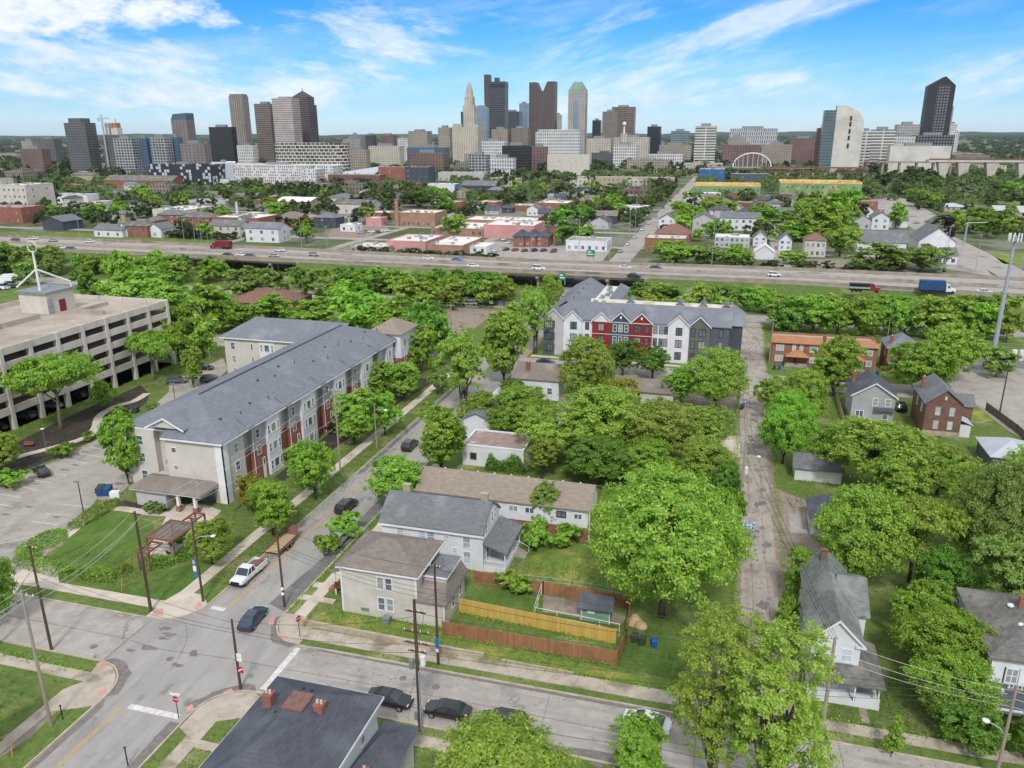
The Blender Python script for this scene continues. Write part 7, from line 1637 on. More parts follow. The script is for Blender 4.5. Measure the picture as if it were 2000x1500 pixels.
lotcars(100,205,402,394,12,'small car in the lot in front of the far school','cars in the school lot',80);lotcars(700,760,456,452,6,'small car by the pink shop and sandy lot','cars near the pink shop',20);lotcars(960,1090,490,492,7,'small car in the paved lot by the white shop','cars in the lot by the white shop',70);lotcars(830,970,593,596,7,'car parked along the frontage road below the shrubs','cars on the frontage road')
lotcars(1205,1330,500,372,9,'small car on the straight street running to downtown','cars on the street to downtown',90);lotcars(760,830,402,380,6,'small car among the trees near the brick offices','cars near the brick offices',60);lotcars(1690,1800,395,440,5,'small car near the curved park road','cars near the park',40);lotcars(960,1000,455,480,4,'small car beside the pink walled block','cars beside the pink walled block',80)
lotcars(2,40,566,556,3,'white coach parked behind the parking garage','coaches behind the garage')
lotcars(500,540,572,573,3,'car parked by the purple roofed restaurant','cars by the restaurant')
# ---- poles and signs along the highway
def hpole(px,yb,yt,label,arm=0,z=0,mat='galvanised',r=.13,group='highway lamp poles'):
 x,y=g(px,yb,z);h=height(x,y,yt)-z;b=B().cyl(0,0,-.2,h,r,r*.6,6)
 t=thing('lamp_pole' if arm else 'utility_pole',label,'lamp post' if arm else 'utility pole',(x,y,z),0,group);b.build('shaft',mat,t)
 if arm:
  for s_ in((-1,1)if arm==2 else(1,)):B().tube([(0,0,h-.2),(s_*1.6,0,h+.3)],.06,4).box(s_*1.6-.4,s_*1.6+.4,-.2,.2,h+.25,h+.4).build('lamp_arm',mat,t)
 else:B().box(-1,1,-.05,.05,h-.7,h-.55).build('crossarm',mat,t)
LB=['highway lamp pole, number %d from the left']
for k,(px,yb,yt,a)in enumerate(((160,486,415,1),(414,540,455,1),(360,470,416,1),(381,472,420,0),(394,474,424,0),(330,545,512,2),(590,490,400,1),(510,505,480,0),(822,505,455,1),(984,512,460,1),(1038,555,460,1),(1189,545,548,1),(1389,530,440,1),(1584,528,470,1),(1652,532,505,1),(1836,548,470,1),(1180,500,410,0),(1190,512,445,0),(1131,492,420,0),(1228,485,400,0),(1240,470,380,0),(710,492,425,0),(640,498,440,0),(1208,365,330,0),(1256,400,362,0),(1885,475,420,0),(1880,490,440,0),(1990,545,470,0),(1875,440,370,0),(763,388,330,1),(553,385,340,0),(119,360,318,1),(231,355,322,0),(1165,440,396,0),(1845,520,440,0),(1905,528,455,0))):
 if yt<yb:hpole(px,yb,yt,'%s number %d counted from the left edge, rising %s'%('thin lamp pole' if a else 'thin utility pole',1+sum(1 for q in(160,414,360,381,394,330,590,510,822,984,1038,1389,1584,1652,1836,1180,1190,1131,1228,1240,710,640,1208,1256,1885,1880,1990,1875,763,553,119,231,1165,1845,1905)if q<px),'beside the highway' if yb>465 else 'beyond the highway'),a)
def hsign(px,yb,yt,wpx,hpx,label,z=0,mat='sign_green'):
 x,y=g(px,yb,z);h=height(x,y,yt)-z;k=ppm(x,y,h);w_,hh=wpx/k,hpx/k
 t=thing('highway_sign',label,'sign',(x,y,z));B().box(-w_*.35,-w_*.35+.2,0,.2,0,h).box(w_*.35,w_*.35+.2,0,.2,0,h).build('post','galvanised',t)
 o=B().box(-w_/2,w_/2,-.1,0,h-hh,h).build('sign_panel',mat,t)
 b=B()
 for q in range(2):b.box(-w_*.38,w_*(.1+.25*q),-.13,-.11,h-hh*(.38+.36*q),h-hh*(.22+.36*q))
 b.build('sign_text','sign_white',o)
hsign(1153,510,488,16,13,'green highway sign in front of the white shop',HZ);hsign(1098,556,533,13,14,'green highway sign beside the bridge behind the gabled apartments',HZ-2);hsign(742,560,536,11,10,'grey back of a road sign in the shrubs below the highway',0,'steel_grey')
tag(B().tube([(0,0,0),(0,0,11)],.35,8).tube([(0,0,11),(9,0,11.4)],.2,6).tube([(0,0,11),(-1,0,10)],.2,6).build('sign_gantry','galvanised',None,g(1882,478)+(0,)),'grey road gantry arm over the street at the right','gantry')
# coaches behind the garage
for k in range(4):
 x,y=g(-14+k*16,566-k*5);t=thing('coach','white coach behind the parking garage, %s from the left'%['first','second','third','fourth'][k],'coach',(x,y,0),R(20));B().box(-5,5,-1.25,1.25,.4,3.2).build('body','white_paint',t);B().box(-4.6,5.03,-1.28,1.28,1.6,2.5).build('window','car_glass',t)
 for xx in(-3.2,3.4):
  for s_ in(-1.1,1.1):B().tube([(xx,s_-.2,.45),(xx,s_+.2,.45)],.45,8).build('wheel','rubber',t)
def free(x,y,r=0):
 return not any(a-r<x<b_+r and c-r<y<d+r for a,b_,c,d in OBST)
rt=random.Random(21)
def cottages(x0,x1,y0,y1,n,label,group):
 got=0;tries=0
 while got<n and tries<n*60:
  tries+=1;x,y=g(rt.uniform(x0,x1),rt.uniform(y0,y1));w_,d,h=rt.uniform(7,11),rt.uniform(9,15),rt.uniform(3.2,6.4)
  if not free(x,y,7):continue
  if rt.random()<.45:w_,d=d,w_
  OBST.append((x-w_/2-2,x+w_/2+2,y-d/2-2,y+d/2+2));got+=1;k=rt.random()
  rf=('gable',rt.uniform(2,3.2),'x' if w_>d else 'y')if k<.55 else(('hip',rt.uniform(2,3))if k<.75 else('flat',.4))
  wl_,rm,cn=rt.choice([('white_siding','white'),('pale_grey_siding','pale grey'),('tan_siding','tan'),('brick','brick'),('slate_siding','slate'),('orange_brick','brown brick'),('stone','stone coloured')])+(0,),rt.choice(['grey_shingle','old_shingle','slate_shingle','brown_shingle','charcoal_shingle']),0
  house('house' if rf[0]!='flat' else 'shop_building','%s %s %s'%(wl_[1],'gabled house' if rf[0]=='gable' else('hip roofed house' if rf[0]=='hip' else 'flat roofed shop'),label),'house' if rf[0]!='flat' else 'shop building',x-w_/2,x+w_/2,y-d/2,y+d/2,h,rf,wl_[0],'membrane' if rf[0]=='flat' and rt.random()<.6 else(rm if rf[0]!='flat' else 'deck_concrete'),
[('S',w_*q,1.0+z,1.0,1.3)for q in(.25,.72)for z in((0,2.8)if h>5 else(0,))],True,group)
cottages(60,420,385,450,16,'among the streets left of the brick workshop','small buildings at the left');cottages(420,720,372,440,16,'around the tan halls','small buildings around the tan halls');cottages(850,1230,362,420,20,'behind the commercial blocks','small buildings behind the commercial blocks');cottages(1290,1520,388,440,12,'right of the straight street','small buildings right of the straight street')
cottages(1500,1700,392,440,8,'near the larger construction block','small buildings near the construction');cottages(120,640,330,372,14,'near the school and white apartments','small buildings near the school');cottages(1060,1240,425,470,6,'beside the straight street','small buildings beside the straight street')
# ================================================================ TREES OF THE MIDDLE DISTANCE
def belt(pts,n,kind,mats,hr,label,group,wr=(.75,1.1),parts=True,sep=.55,nm='leafy_tree',cap=0):
 """n trees scattered inside the pixel polygon pts (bases on the ground)"""
 got=[];tries=0
 xs,ys=[q[0]for q in pts],[q[1]for q in pts]
 while len(got)<n and tries<n*40:
  tries+=1;px,py=rt.uniform(min(xs),max(xs)),rt.uniform(min(ys),max(ys));c=False;j=len(pts)-1
  for i in range(len(pts)):
   if(pts[i][1]>py)!=(pts[j][1]>py)and px<(pts[j][0]-pts[i][0])*(py-pts[i][1])/(pts[j][1]-pts[i][1])+pts[i][0]:c=not c
   j=i
  if not c:continue
  x,y=g(px,py);h=rt.uniform(*hr);w_=h*rt.uniform(*wr)
  if cap:h=max(4,min(h,height(x,y,cap+rt.uniform(0,14))))
  if not free(x,y,w_*.25):continue
  if any((x-a)**2+(y-b_)**2<(sep*(w_+d)/2)**2 for a,b_,d in got):continue
  got.append((x,y,w_))
  tree(x,y,w_,h,kind if isinstance(kind,str)else rt.choice(kind),rt.choice(mats),label,group,nm,'tree',parts)
MD,DK,OL,BR,DU='leaf_mid','leaf_dark','leaf_olive','leaf_bright','leaf_dull' # the kinds by their leaf colour
K1,K2,K3=['farbig','farmed'],['farmed','farsmall'],['farbig','farbig','farmed']
belt([(585,560),(985,572),(1000,585),(760,590),(600,585)],46,K2,[DK,DK,MD],(6,8.5),'dark shrubby tree in the dense belt below the highway at the middle','trees below the highway',cap=512)
belt([(1235,592),(1500,610),(1500,640),(1240,625)],34,K2,[DK,MD,OL],(7,10),'green tree in the dense belt between highway and gabled apartments','trees behind the gabled apartments',cap=548)
belt([(1500,605),(1960,632),(1990,668),(1500,650)],58,K1,[MD,DK,OL,MD],(8,12.5),'green tree in the dense belt between highway and brick row','trees behind the brick row',cap=573)
belt([(170,515),(440,530),(440,562),(300,590),(150,540)],26,K2,[DK,MD,BR],(6,10),'green tree on the slope below the highway at the left','trees on the left highway slope')
belt([(0,520),(80,505),(120,540),(60,560),(0,545)],14,K1,[DU,DK],(8,12),'dull green tree at the left edge below the highway','trees at the left edge below the highway')
for k,(px,py,wd,yt,m_)in enumerate(((475,592,62,524,DU),(533,590,60,524,DU),(632,592,76,525,DU),(786,600,54,540,OL),(832,604,52,548,OL),(884,604,54,546,OL),(950,600,50,548,OL),(985,598,46,546,OL))):
 ptree(px,py,wd,yt,'farmed',m_,'round topped street tree number %d from the left along the frontage road'%(k+1),'street trees along the frontage road')
for px,py,wd,yt,k,m_,lab in((178,592,46,528,'farmed',DK,'dark tree right of the rooftop stair house'),(262,598,108,535,'farbig',BR,'broad light tree behind the parking garage deck'),(325,610,90,548,'farbig',BR,'light tree behind the right end of the garage deck'),(398,650,100,558,'farbig',MD,'large tree between garage and apartment wing'),(350,705,78,600,'farbig',MD,'tall tree at the corner of the parking garage'),(400,700,66,620,'farmed',BR,'light tree beside the cross street pole'),(455,640,92,588,'farbig',MD,'tree in front of the purple roofed restaurant'),
(545,640,86,575,'farbig',MD,'tree behind the west wing roof'),(612,640,70,585,'farmed',MD,'tree behind the apartment roof ridge, left of the largest'),(700,655,130,555,'farbig',MD,'large round tree behind the apartment roof ridge'),(775,672,100,580,'farbig',MD,'tree behind the tan tower roof, left side'),(835,690,90,590,'farbig',DK,'dark tree beside the gravel lot'),(862,712,60,612,'farmed',DK,'small dark tree right beside the apartment tower'),
(822,730,62,640,'farmed',MD,'tree at the corner by the apartment tower'),(1000,640,46,590,'farmed',BR,'light tree left of the west wing'),(290,565,44,520,'farmed',MD,'tree on the grassy slope behind the garage'),(238,560,50,490,'farbig',BR,'bright tree on the slope below the highway'),(1945,735,60,680,'farmed',DU,'dull tree beside the cell tower compound')):
 ptree(px,py,wd,yt,k,m_,lab)
 # beyond the highway
belt([(60,440),(130,420),(290,425),(210,452)],16,K2,[DK,MD],(6,10),'dark green tree among the houses above the highway at the far left','trees far left');belt([(220,395),(300,388),(300,440),(220,440)],9,K1,[MD,BR,DK],(9,14),'tree in the clump beside the beige warehouse','trees by the beige warehouse')
belt([(0,330),(330,330),(300,352),(0,358)],44,K3,[DK,DK,MD],(10,15),'dark tree in the wooded strip left of the school','wooded strip at the left',parts=False);belt([(0,358),(130,356),(95,400),(60,395)],16,K1,[DK,MD],(9,13),'dark tree by the cream factory','trees by the cream factory',parts=False)
belt([(1010,318),(1440,318),(1420,345),(1120,342),(1000,350)],60,K3,[DK,DK,MD],(11,16),'dark tree in the park strip in front of the white courthouse','riverside park trees',parts=False);belt([(1000,352),(1120,352),(1240,405),(1100,400),(1000,400)],34,K1,[MD,BR,DK],(8,13),'green tree left of the straight street to downtown','trees left of the downtown street',parts=False)
belt([(1120,395),(1240,395),(1220,450),(1120,445)],22,K1,[BR,MD],(8,12),'bright tree beside the straight street','trees beside the straight street');belt([(1278,365),(1330,350),(1290,440),(1262,440)],16,K2,[MD,DK],(7,10),'tree lining the right side of the straight street','trees right of the straight street');belt([(1225,440),(1345,335),(1350,342),(1238,452)],22,K2,[MD],(7,9),'street tree lining the straight street on its left','street trees of the straight street',sep=.4)
belt([(590,365),(650,362),(760,372),(760,402),(600,398)],26,K1,[OL,MD,DK],(8,13),'tree near the tan halls','trees near the tan halls',parts=False);belt([(760,375),(860,385),(880,425),(740,400)],22,K1,[DK,MD],(9,13),'dark tree between tan halls and offices','trees between halls and offices',parts=False);belt([(940,335),(1020,330),(1010,370),(960,372)],16,K1,[DK,MD],(9,13),'dark tree near the sawtooth houses','trees near the sawtooth houses',parts=False)
belt([(430,370),(620,372),(600,395),(440,398)],20,K2,[MD,DK],(7,11),'tree in front of the white apartments','trees in front of the white apartments',parts=False);belt([(545,445),(610,440),(600,475),(550,478)],7,K2,[DK,MD],(7,10),'dense tree beside the large white house','trees beside the large white house');belt([(316,440),(412,445),(405,468),(316,466)],9,K2,[DK,MD],(5,9),'dense green tree between the brick and cream houses','trees between brick and cream houses')
for px,py,wd,yt,k,m_,lab in((884,460,46,420,'farmed',BR,'lone bright tree on the white roofed commercial block'),(1100,478,54,425,'farmed',DK,'dark tree beside the three brick cottages'),(1135,472,40,440,'farmed',MD,'tree behind the white low shop'),(1400,420,64,385,'farbig',BR,'round bright tree above the white two storey building'),(1340,440,60,395,'farbig',MD,'tree beside the far street near white gables'),(1610,470,96,378,'farbig',MD,'tall tree cluster in front of the green construction'),(1570,470,80,420,'farbig',MD,'tree left of the brownish roofed house'),(1640,500,68,440,'farbig',BR,'bright tree right of the brownish roofed house'),
(1640,450,60,372,'farbig',MD,'tall tree beside the larger construction block'),(1748,445,40,396,'farmed',MD,'tree at the right of the white house cluster'),(1750,385,26,352,'farcone',MD,'conical tree beside the curved park road'),(1555,515,54,490,'farmed',BR,'bush like tree above the highway right of the white garage'),(1320,518,90,470,'farbig',MD,'large tree above the highway before the tan corner building'),(1380,518,50,480,'farmed',DU,'pale tree above the highway right of the large one'),(1436,518,62,478,'farbig',MD,'round tree in front of the grey row of houses'),
(1705,528,100,475,'spread' if False else 'farbig',DU,'spreading pale tree in front of the long white hall'),(1800,528,90,478,'farbig',DU,'spreading pale tree in front of the chapel'),(1852,470,20,440,'farsmall','leaf_purple','small dark red tree by the street gantry'),(1890,455,40,430,'farmed','leaf_purple','dark red leaved tree at the park edge'),(1845,445,46,420,'farmed','leaf_purple','dark red leaved tree beside the park road'),(1910,445,60,405,'farbig',MD,'tree in front of the park shelter'),(1960,450,70,412,'farbig',DK,'dark tree in front of the park shelter at the right'),(1800,405,60,370,'farbig',MD,'tree left of the park pavilion'),(1970,385,40,355,'farmed',MD,'tree under the bridge at the right edge')):
 ptree(px,py,wd,yt,k,m_,lab)
belt([(1690,332),(1830,345),(1825,378),(1700,372)],26,K3,[DK,MD],(11,16),'dark tree in the wood by the river at the right','riverside wood at the right',parts=False);belt([(1500,322),(1690,322),(1690,334),(1500,334)],18,K1,[DK],(9,13),'dark tree in front of the curved cream tower','trees below the curved tower',parts=False)
belt([(1740,380),(1850,392),(1870,410),(1780,408)],10,K2,[MD,DK],(5,9),'park tree beside the curved road','park trees',parts=False);belt([(1490,430),(1700,380),(1680,425),(1540,470)],18,K1,[MD,DK],(8,12),'green tree among the white houses right of centre','trees among the white houses',parts=False);belt([(880,425),(990,395),(1000,412),(900,432)],8,K2,[MD,DK],(6,9),'small tree behind the commercial blocks','trees behind the commercial blocks',parts=False)
for pg,n_,ks,ms in((((60,412),(560,398),(620,430),(560,444),(80,446)),50,K2,[MD,DK,OL,BR]),(((560,395),(1040,372),(1040,400),(900,412),(720,440),(560,440)),60,K2,[MD,DK,OL]),(((330,366),(640,372),(640,398),(320,400)),40,K1,[MD,DK,BR]),
(((1040,400),(1220,420),(1180,452),(1060,450)),22,K2,[MD,DK]),(((1290,392),(1680,392),(1700,470),(1300,476)),60,K2,[MD,DK,BR]),(((1300,345),(1520,340),(1700,345),(1700,352),(1350,358)),26,K1,[DK,MD]),(((640,330),(960,322),(1000,345),(840,362),(640,340)),40,K1,[DK,MD]),
(((1690,345),(2010,390),(2010,470),(1900,470),(1760,400)),34,K2,[MD,DK,OL]),(((0,400),(110,398),(100,430),(0,425)),12,K1,[DK,MD]),(((0,300),(300,300),(640,308),(640,325),(300,322),(0,330)),60,K1,[DK,DK,DU]),(((640,305),(1000,300),(1450,306),(1440,318),(1000,318),(640,322)),60,K1,[DK,DU])):
 belt(list(pg),n_,ks,ms,(6,11),'green tree among the roofs beyond the highway','trees among the roofs beyond the highway',parts=False,sep=.5)
for L,lab in((((690,496),(960,508),(960,514),(690,502)),'low shrub on the bank above the far highway lanes at the middle'),(((1255,516),(1700,526),(1850,540),(1850,545),(1255,522)),'low shrub on the bank above the far highway lanes at the right'),(((200,455),(560,470),(560,474),(200,460)),'low shrub on the bank above the far highway lanes at the left')):
 belt(list(L),26,['farsmall'],[DK,MD],(3,4.5),lab,lab.replace('low shrub','low shrubs'),(1.1,1.6),parts=False,sep=.4,nm='shrub')
 # ================================================================ DOWNTOWN
CP=math.cos(PITCH)
def fpos(px,D):
 lat=(px-1000)/F*D*CP
 q=FWDH*D+RIGHT*lat
 return q.x,q.y
def fm(nm,wall,glass,*a,**k):
 q=hx(wall);m=sum(q)/3;facade(nm,tuple((c*.68+m*.32)*.98 for c in q),mul(hx(glass),.85),*a,**k);return nm
fm('f_resi','#6c6b6c','#3d444c',3.4,4.2,(.2,.75),(.1,.7));fm('f_white','#aeb1b5','#30363e',3.6,4.6,(.14,.86),(.12,.88));fm('f_bluegl','#5c7287','#3f5d78',3.8,3.2,(.08,.92),(.06,.94),lit=.4);fm('f_brownbl','#8d776d','#5a6a78',3.8,6.0,(.2,.8),(.1,.6))
fm('f_dark','#33363c','#23262b',4.0,3.0,(.2,.8),(.1,.9),roof=hx('#4a4a4a'));fm('f_stripe_v','#9c8d80','#5f564f',4.0,5.0,(0,1),(.55,.9));fm('f_brown_h','#85756b','#514943',3.8,4.0,(.3,.75),(.0,1));fm('f_pinkwhite','#c3b4b0','#7a6c6a',3.7,3.0,(.35,.75),(.0,1));fm('f_maroon','#665451','#3a3335',3.8,3.6,(.25,.8),(.1,.9))
fm('f_checker','#d8cdbb','#262626',4.4,7.0,(.12,.82),(.12,.95),dash=.4,roof=hx('#bdb7ad'));fm('f_stone','#c8bda8','#7a7468',3.9,4.2,(.2,.75),(.32,.72));fm('f_stone_v','#c9bda6','#8a8175',4.0,3.4,(0,1),(.4,.62));fm('f_slate','#55575f','#34373f',3.9,2.4,(.3,.85),(.0,1));fm('f_glassy','#8fa6b8','#5d7c96',3.9,3.4,(.1,.9),(.08,.92),lit=.5)
fm('f_plum','#6b5754','#4a3f42',4.0,3.2,(0,1),(.45,.8));fm('f_beige_t','#b7aba0','#6e7780',3.9,4.0,(.2,.75),(.25,.8));fm('f_court','#d9d7d4','#646a74',4.6,3.4,(.15,.8),(.25,.8));fm('f_greybr','#8f8377','#5c554e',3.8,3.4,(.2,.85),(.3,.8));fm('f_brownslab','#8a7467','#4c4541',3.9,40.0,(.35,.8),(.02,.98));fm('f_navy','#2f3442','#252a37',4.0,3.0,(.1,.9),(.1,.9),roof=hx('#3c3f49'))
fm('f_greengl','#7d8f90','#566a70',4.2,5.0,(.2,.85),(.05,.95),lit=.4);fm('f_zebra','#d5d1ca','#35373b',4.2,40,(.34,.85),(.02,.98));fm('f_barcode','#cfd0d1','#33373c',7.0,3.2,(.05,.95),(.35,.85),dash=.45);fm('f_redbrick','#84625a','#4d4340',4.0,4.4,(.25,.75),(.3,.7));fm('f_darkred','#5b393b','#3c2c30',3.8,3.4,(.25,.8),(.25,.8));fm('f_cream','#d3cbbf','#a59b89',90,90,(.99,1),(.99,1));fm('f_tealgl','#69777a','#456570',4.0,5.0,(.25,.85),(.05,.95),lit=.3)
fm('f_black','#2f2e34','#3d3f49',4.0,3.0,(.1,.55),(.1,.5),roof=hx('#2a2a2f'));fm('f_blackwin','#31313a','#8d929c',4.2,4.0,(.2,.75),(.2,.75));fm('f_tan','#a99a88','#6c665e',3.8,3.6,(.2,.75),(.3,.75))
def tower(label,xl,xr,yt,D,mat,dr=.7,tiers=(),name='office_tower',cat='tower',crown=None,base_dz=0):
 """box tower that spans pixels xl..xr at distance D with its top at row yt; tiers: (fraction of width, fraction of depth, yt) set-backs, then a crown"""
 px=(xl+xr)/2;x,y=fpos(px,D);k=ppm(x,y,H);sp=(xr-xl)/k
 c_,s_=abs(math.cos(YAW)),abs(math.sin(YAW));w_=sp/(c_+dr*s_);d=w_*dr
 h=height(x,y,yt);t=thing(name,label,cat,(x,y,0),0,None)
 B().box(-w_/2,w_/2,-d/2,d/2,-1,h).build('shaft',mat,t)
 z=h
 for fw,fd,yt2 in tiers:
  h2=height(x,y,yt2);B().box(-w_/2*fw,w_/2*fw,-d/2*fd,d/2*fd,z,h2).build('setback',mat,t);z=h2
 return t,w_,d,z,x,y
def pyr(t,w_,d,z,z1,mat,tw=0,td=0,name='pyramid_roof'):
 return B().ring([[(-w_/2,-d/2,z),(w_/2,-d/2,z),(w_/2,d/2,z),(-w_/2,d/2,z)],[(-tw/2,-td/2,z1),(tw/2,-td/2,z1),(tw/2,td/2,z1),(-tw/2,td/2,z1)]]).build(name,mat,t)
def plant(t,w_,d,z,mat='steel_grey',h=5):return B().box(-w_*.25,w_*.2,-d*.2,d*.25,z,z+h).build('roof_plant',mat,t)
q=tower('grey residential tower with balconies, leftmost of the skyline',134,188,240,1150,'f_resi',.6,((.62,.8,231),));
q=tower('tower under construction with bare concrete cores beside the crane',204,250,263,1150,'f_resi',.7);t,w_,d,z,x,y=q;hh=lambda yt:height(x,y,yt)
B().box(-w_*.42,-w_*.2,-4,4,z,hh(240)).build('core','concrete',t);B().box(-w_*.05,w_*.3,-5,5,z,hh(250)).build('core','concrete',t);B().box(0,w_*.27,-4,4,hh(250),hh(240)).build('formwork','orange_shingle',t);B().tube([(w_*.12,0,hh(240)),(w_*.12,0,hh(232))],.5,5).build('mast','steel_grey',t)
x,y=fpos(205,1140);t=thing('tower_crane','thin tower crane above the unfinished tower at the left','crane',(x,y,0));h=height(x,y,231);L_=26/ppm(x,y,H)
B().box(-.8,.8,-.8,.8,0,h).build('mast','pale_metal_roof',t);B().box(-L_*.35,L_*.62,-.6,.6,h-1,h+.6).tube([(0,0,h+5),(L_*.6,0,h+.6)],.25,4).tube([(0,0,h+5),(-L_*.33,0,h+.6)],.25,4).box(-.5,.5,-.5,.5,h,h+5).build('jib','pale_metal_roof',t);B().box(-L_*.35,-L_*.25,-1,1,h-4,h-1).build('counterweight','concrete',t)
for a in(('grey apartment slab with white window grid, left of a pair',222,272,270,1120,'f_white',.5),('narrow blue glass block between two white gridded slabs',272,294,270,1125,'f_bluegl',.8),('grey apartment slab with white window grid, right of a pair',294,336,268,1120,'f_white',.5),('blue glass apartment block right of the gridded slabs',334,356,268,1130,'f_bluegl',.8),('brownish low block below the slanted blue tower',352,410,280,1100,'f_brownbl',.4),
('black box office building with white band',411,464,248,1500,'f_dark',.3),('beige mid rise with hip top left of the white striped tower',506,546,203,1560,'f_brown_h',.8),('dark glass office slab on brick legs in front of old offices',796,879,288,1150,'f_bluegl',.35),('brick base building beneath the dark glass slab',800,876,298,1140,'f_redbrick',.4),('beige old office block left of the ornate spire tower',858,886,249,1640,'f_tan',.8),('grey office tower behind the ornate spire tower',903,922,218,1900,'f_slate',.8),
('dark mid rise tower right of the dark tall tower',984,1022,218,1950,'f_slate',.7),('pale blue glass tower behind downtown',1016,1036,202,2000,'f_glassy',.8),('beige office block at the foot of the plum tower',962,1000,252,1600,'f_tan',.8),('grey brown office block left of the white courthouse',1000,1040,250,1600,'f_greybr',.8),('beige slim tower right of the plum notched tower',1085,1099,224,1900,'f_pinkwhite',.8),('dark blue glass mid rise right of the green topped tower',1158,1177,235,1900,'f_navy',.8),
('brown grey stepped office tower left of the brown slab',1177,1211,218,1750,'f_greybr',.7),('tall brown slab tower with striped side',1195,1243,209,1850,'f_brownslab',.5),('black glass box tower alone right of the brown slab',1265,1295,247,1650,'f_navy',.8),('small grey glass office with stepped top',1311,1351,256,1600,'f_greengl',.7),('white and black striped hotel tower',1358,1404,246,1350,'f_zebra',.7),('white barcode patterned apartment block',1427,1520,251,1500,'f_barcode',.3),
('brick block with stepped roof in front of the barcode apartments',1424,1462,268,1350,'f_tan',.6),('long dark red brick block at the river',1415,1492,283,1300,'f_redbrick',.35),('red brick apartment block near the dark red tower',1545,1600,270,1450,'f_redbrick',.5),('low tan brick block right of the long red one',1492,1552,282,1350,'f_tan',.4),('dark red apartment tower left of the curved cream tower',1596,1628,250,1250,'f_darkred',.8),('cream and dark striped office block right of the curved tower, lower wing',1683,1706,256,1200,'f_zebra',1.0),
('cream and dark striped office block right of the curved tower, main wing',1702,1750,253,1220,'f_zebra',.6),('beige office block left of the black pointed tower',1749,1796,243,1300,'f_beige_t',.8),('low beige wing below the beige office block',1746,1790,266,1250,'f_court',.6),('slim beige slab right of the black pointed tower',1840,1857,208,1330,'f_tan',1.2),('small pale tower far behind the black pointed tower',1853,1869,242,1700,'f_court',.8),('dark podium of the black pointed tower',1786,1864,264,1260,'f_blackwin',.5),
('white office block with square windows left of the courthouse',942,994,275,1300,'f_court',.5),('dark apartment block with brick bays in front of the courthouse',982,1042,284,1150,'f_dark',.4),('brick end of the dark apartment block',1040,1073,286,1150,'f_redbrick',.5),('beige stone office building right of the courthouse',1148,1200,270,1450,'f_stone',.5),('beige stone block with arched top floors',1200,1274,268,1420,'f_stone',.5),('white low office in front of the stone blocks',1200,1250,283,1330,'f_court',.4),
('yellowish office building far left of the spire tower',800,845,256,1900,'f_tan',.6),('brown brick office building left of the yellowish one',745,776,264,1800,'f_redbrick',.6),('grey glass block with dark side near the small pyramid',716,736,264,1800,'f_slate',.8),('white offices between the brown and yellowish offices',778,802,270,1700,'f_court',.6),('low tan block right of the checker office',680,722,292,1250,'f_tan',.5),('long tan building behind the glass pavilion',720,790,285,1400,'f_stone',.35),('white block with dark windows in front of the spire tower',918,958,302,1080,'f_white',.5),
('low white pavilion in front of the dark apartments',958,1010,308,1040,'f_court',.4),('cream parking structure at the far left',42,72,275,1500,'f_tan',.5),('grey building group at the far left horizon',76,118,271,1600,'f_resi',.5),('long brown low building at the far left',38,92,291,1200,'f_redbrick',.4),('red crane base building near the beige tower',463,500,284,1350,'f_court',.5),('low grey office strip under the zebra hotel',1290,1356,283,1450,'f_tan',.4),('white classical low building at the river trees',1270,1340,301,1250,'f_court',.3),('cream long hall with round drum at the right',1745,1858,285,1120,'f_cream',.3),('white office at the right horizon',1862,1876,258,1800,'f_court',.8)):
 t,w_,d,z,x,y=tower(*a);plant(t,w_,d,z,'steel_grey',4)
t,w_,d,z,x,y=tower('brown and blue tower with slanted glass top',342,382,234,1300,'f_brownbl',.7);B().ring([[(-w_/2,-d/2,z),(w_/2,-d/2,z),(w_/2,d/2,z),(-w_/2,d/2,z)],[(-w_*.35,-d/2,height(x,y,223)),(w_/2,-d/2,height(x,y,221)),(w_/2,d/2,height(x,y,221)),(-w_*.35,d/2,height(x,y,223))]]).build('slanted_top','f_bluegl',t)
t,w_,d,z,x,y=tower('tall slender beige tower with vertical ribs and rounded top',458,492,188,1750,'f_stripe_v',.7,((.9,.9,184),));
t,w_,d,z,x,y=tower('pale striped tower in front of the pyramid topped tower',541,590,192,1480,'f_pinkwhite',.7,((.5,.6,189),))
t,w_,d,z,x,y=tower('dark brown tower with pyramid roof',576,622,205,1560,'f_maroon',.8,((.85,.85,190),));pyr(t,w_*.85,d*.85,z,height(x,y,177),'f_maroon');B().box(-.6,.6,-.6,.6,height(x,y,180),height(x,y,173)).build('finial','steel_grey',t)
t,w_,d,z,x,y=tower('wide cream and black checkered office with curved corner',545,672,279,1180,'f_checker',.45);B().cyl(w_*.45,0,-1,z,d*.5,n=20).build('round_end','f_checker',t);B().cyl(-w_*.46,0,-1,z,d*.45,n=20).build('round_end','f_checker',t)
# glass pavilion with folded roofs
x,y=fpos(670,1000);t=thing('exhibition_hall','low exhibition hall with angular white and blue glass roofs','hall',(x,y,0));k=ppm(x,y,0)
B().extr([(-60/k,0,4),(60/k,0,6),(70/k,20,16),(-10/k,24,9)],(0,0,1.2)).extr([(-130/k,10,9),(-30/k,10,10),(-30/k,40,12),(-130/k,40,11)],(0,0,1.2)).build('roof','pale_metal_roof',t);B().box(-125/k,40/k,2,36,-.5,7).build('glass_wall','f_bluegl',t)
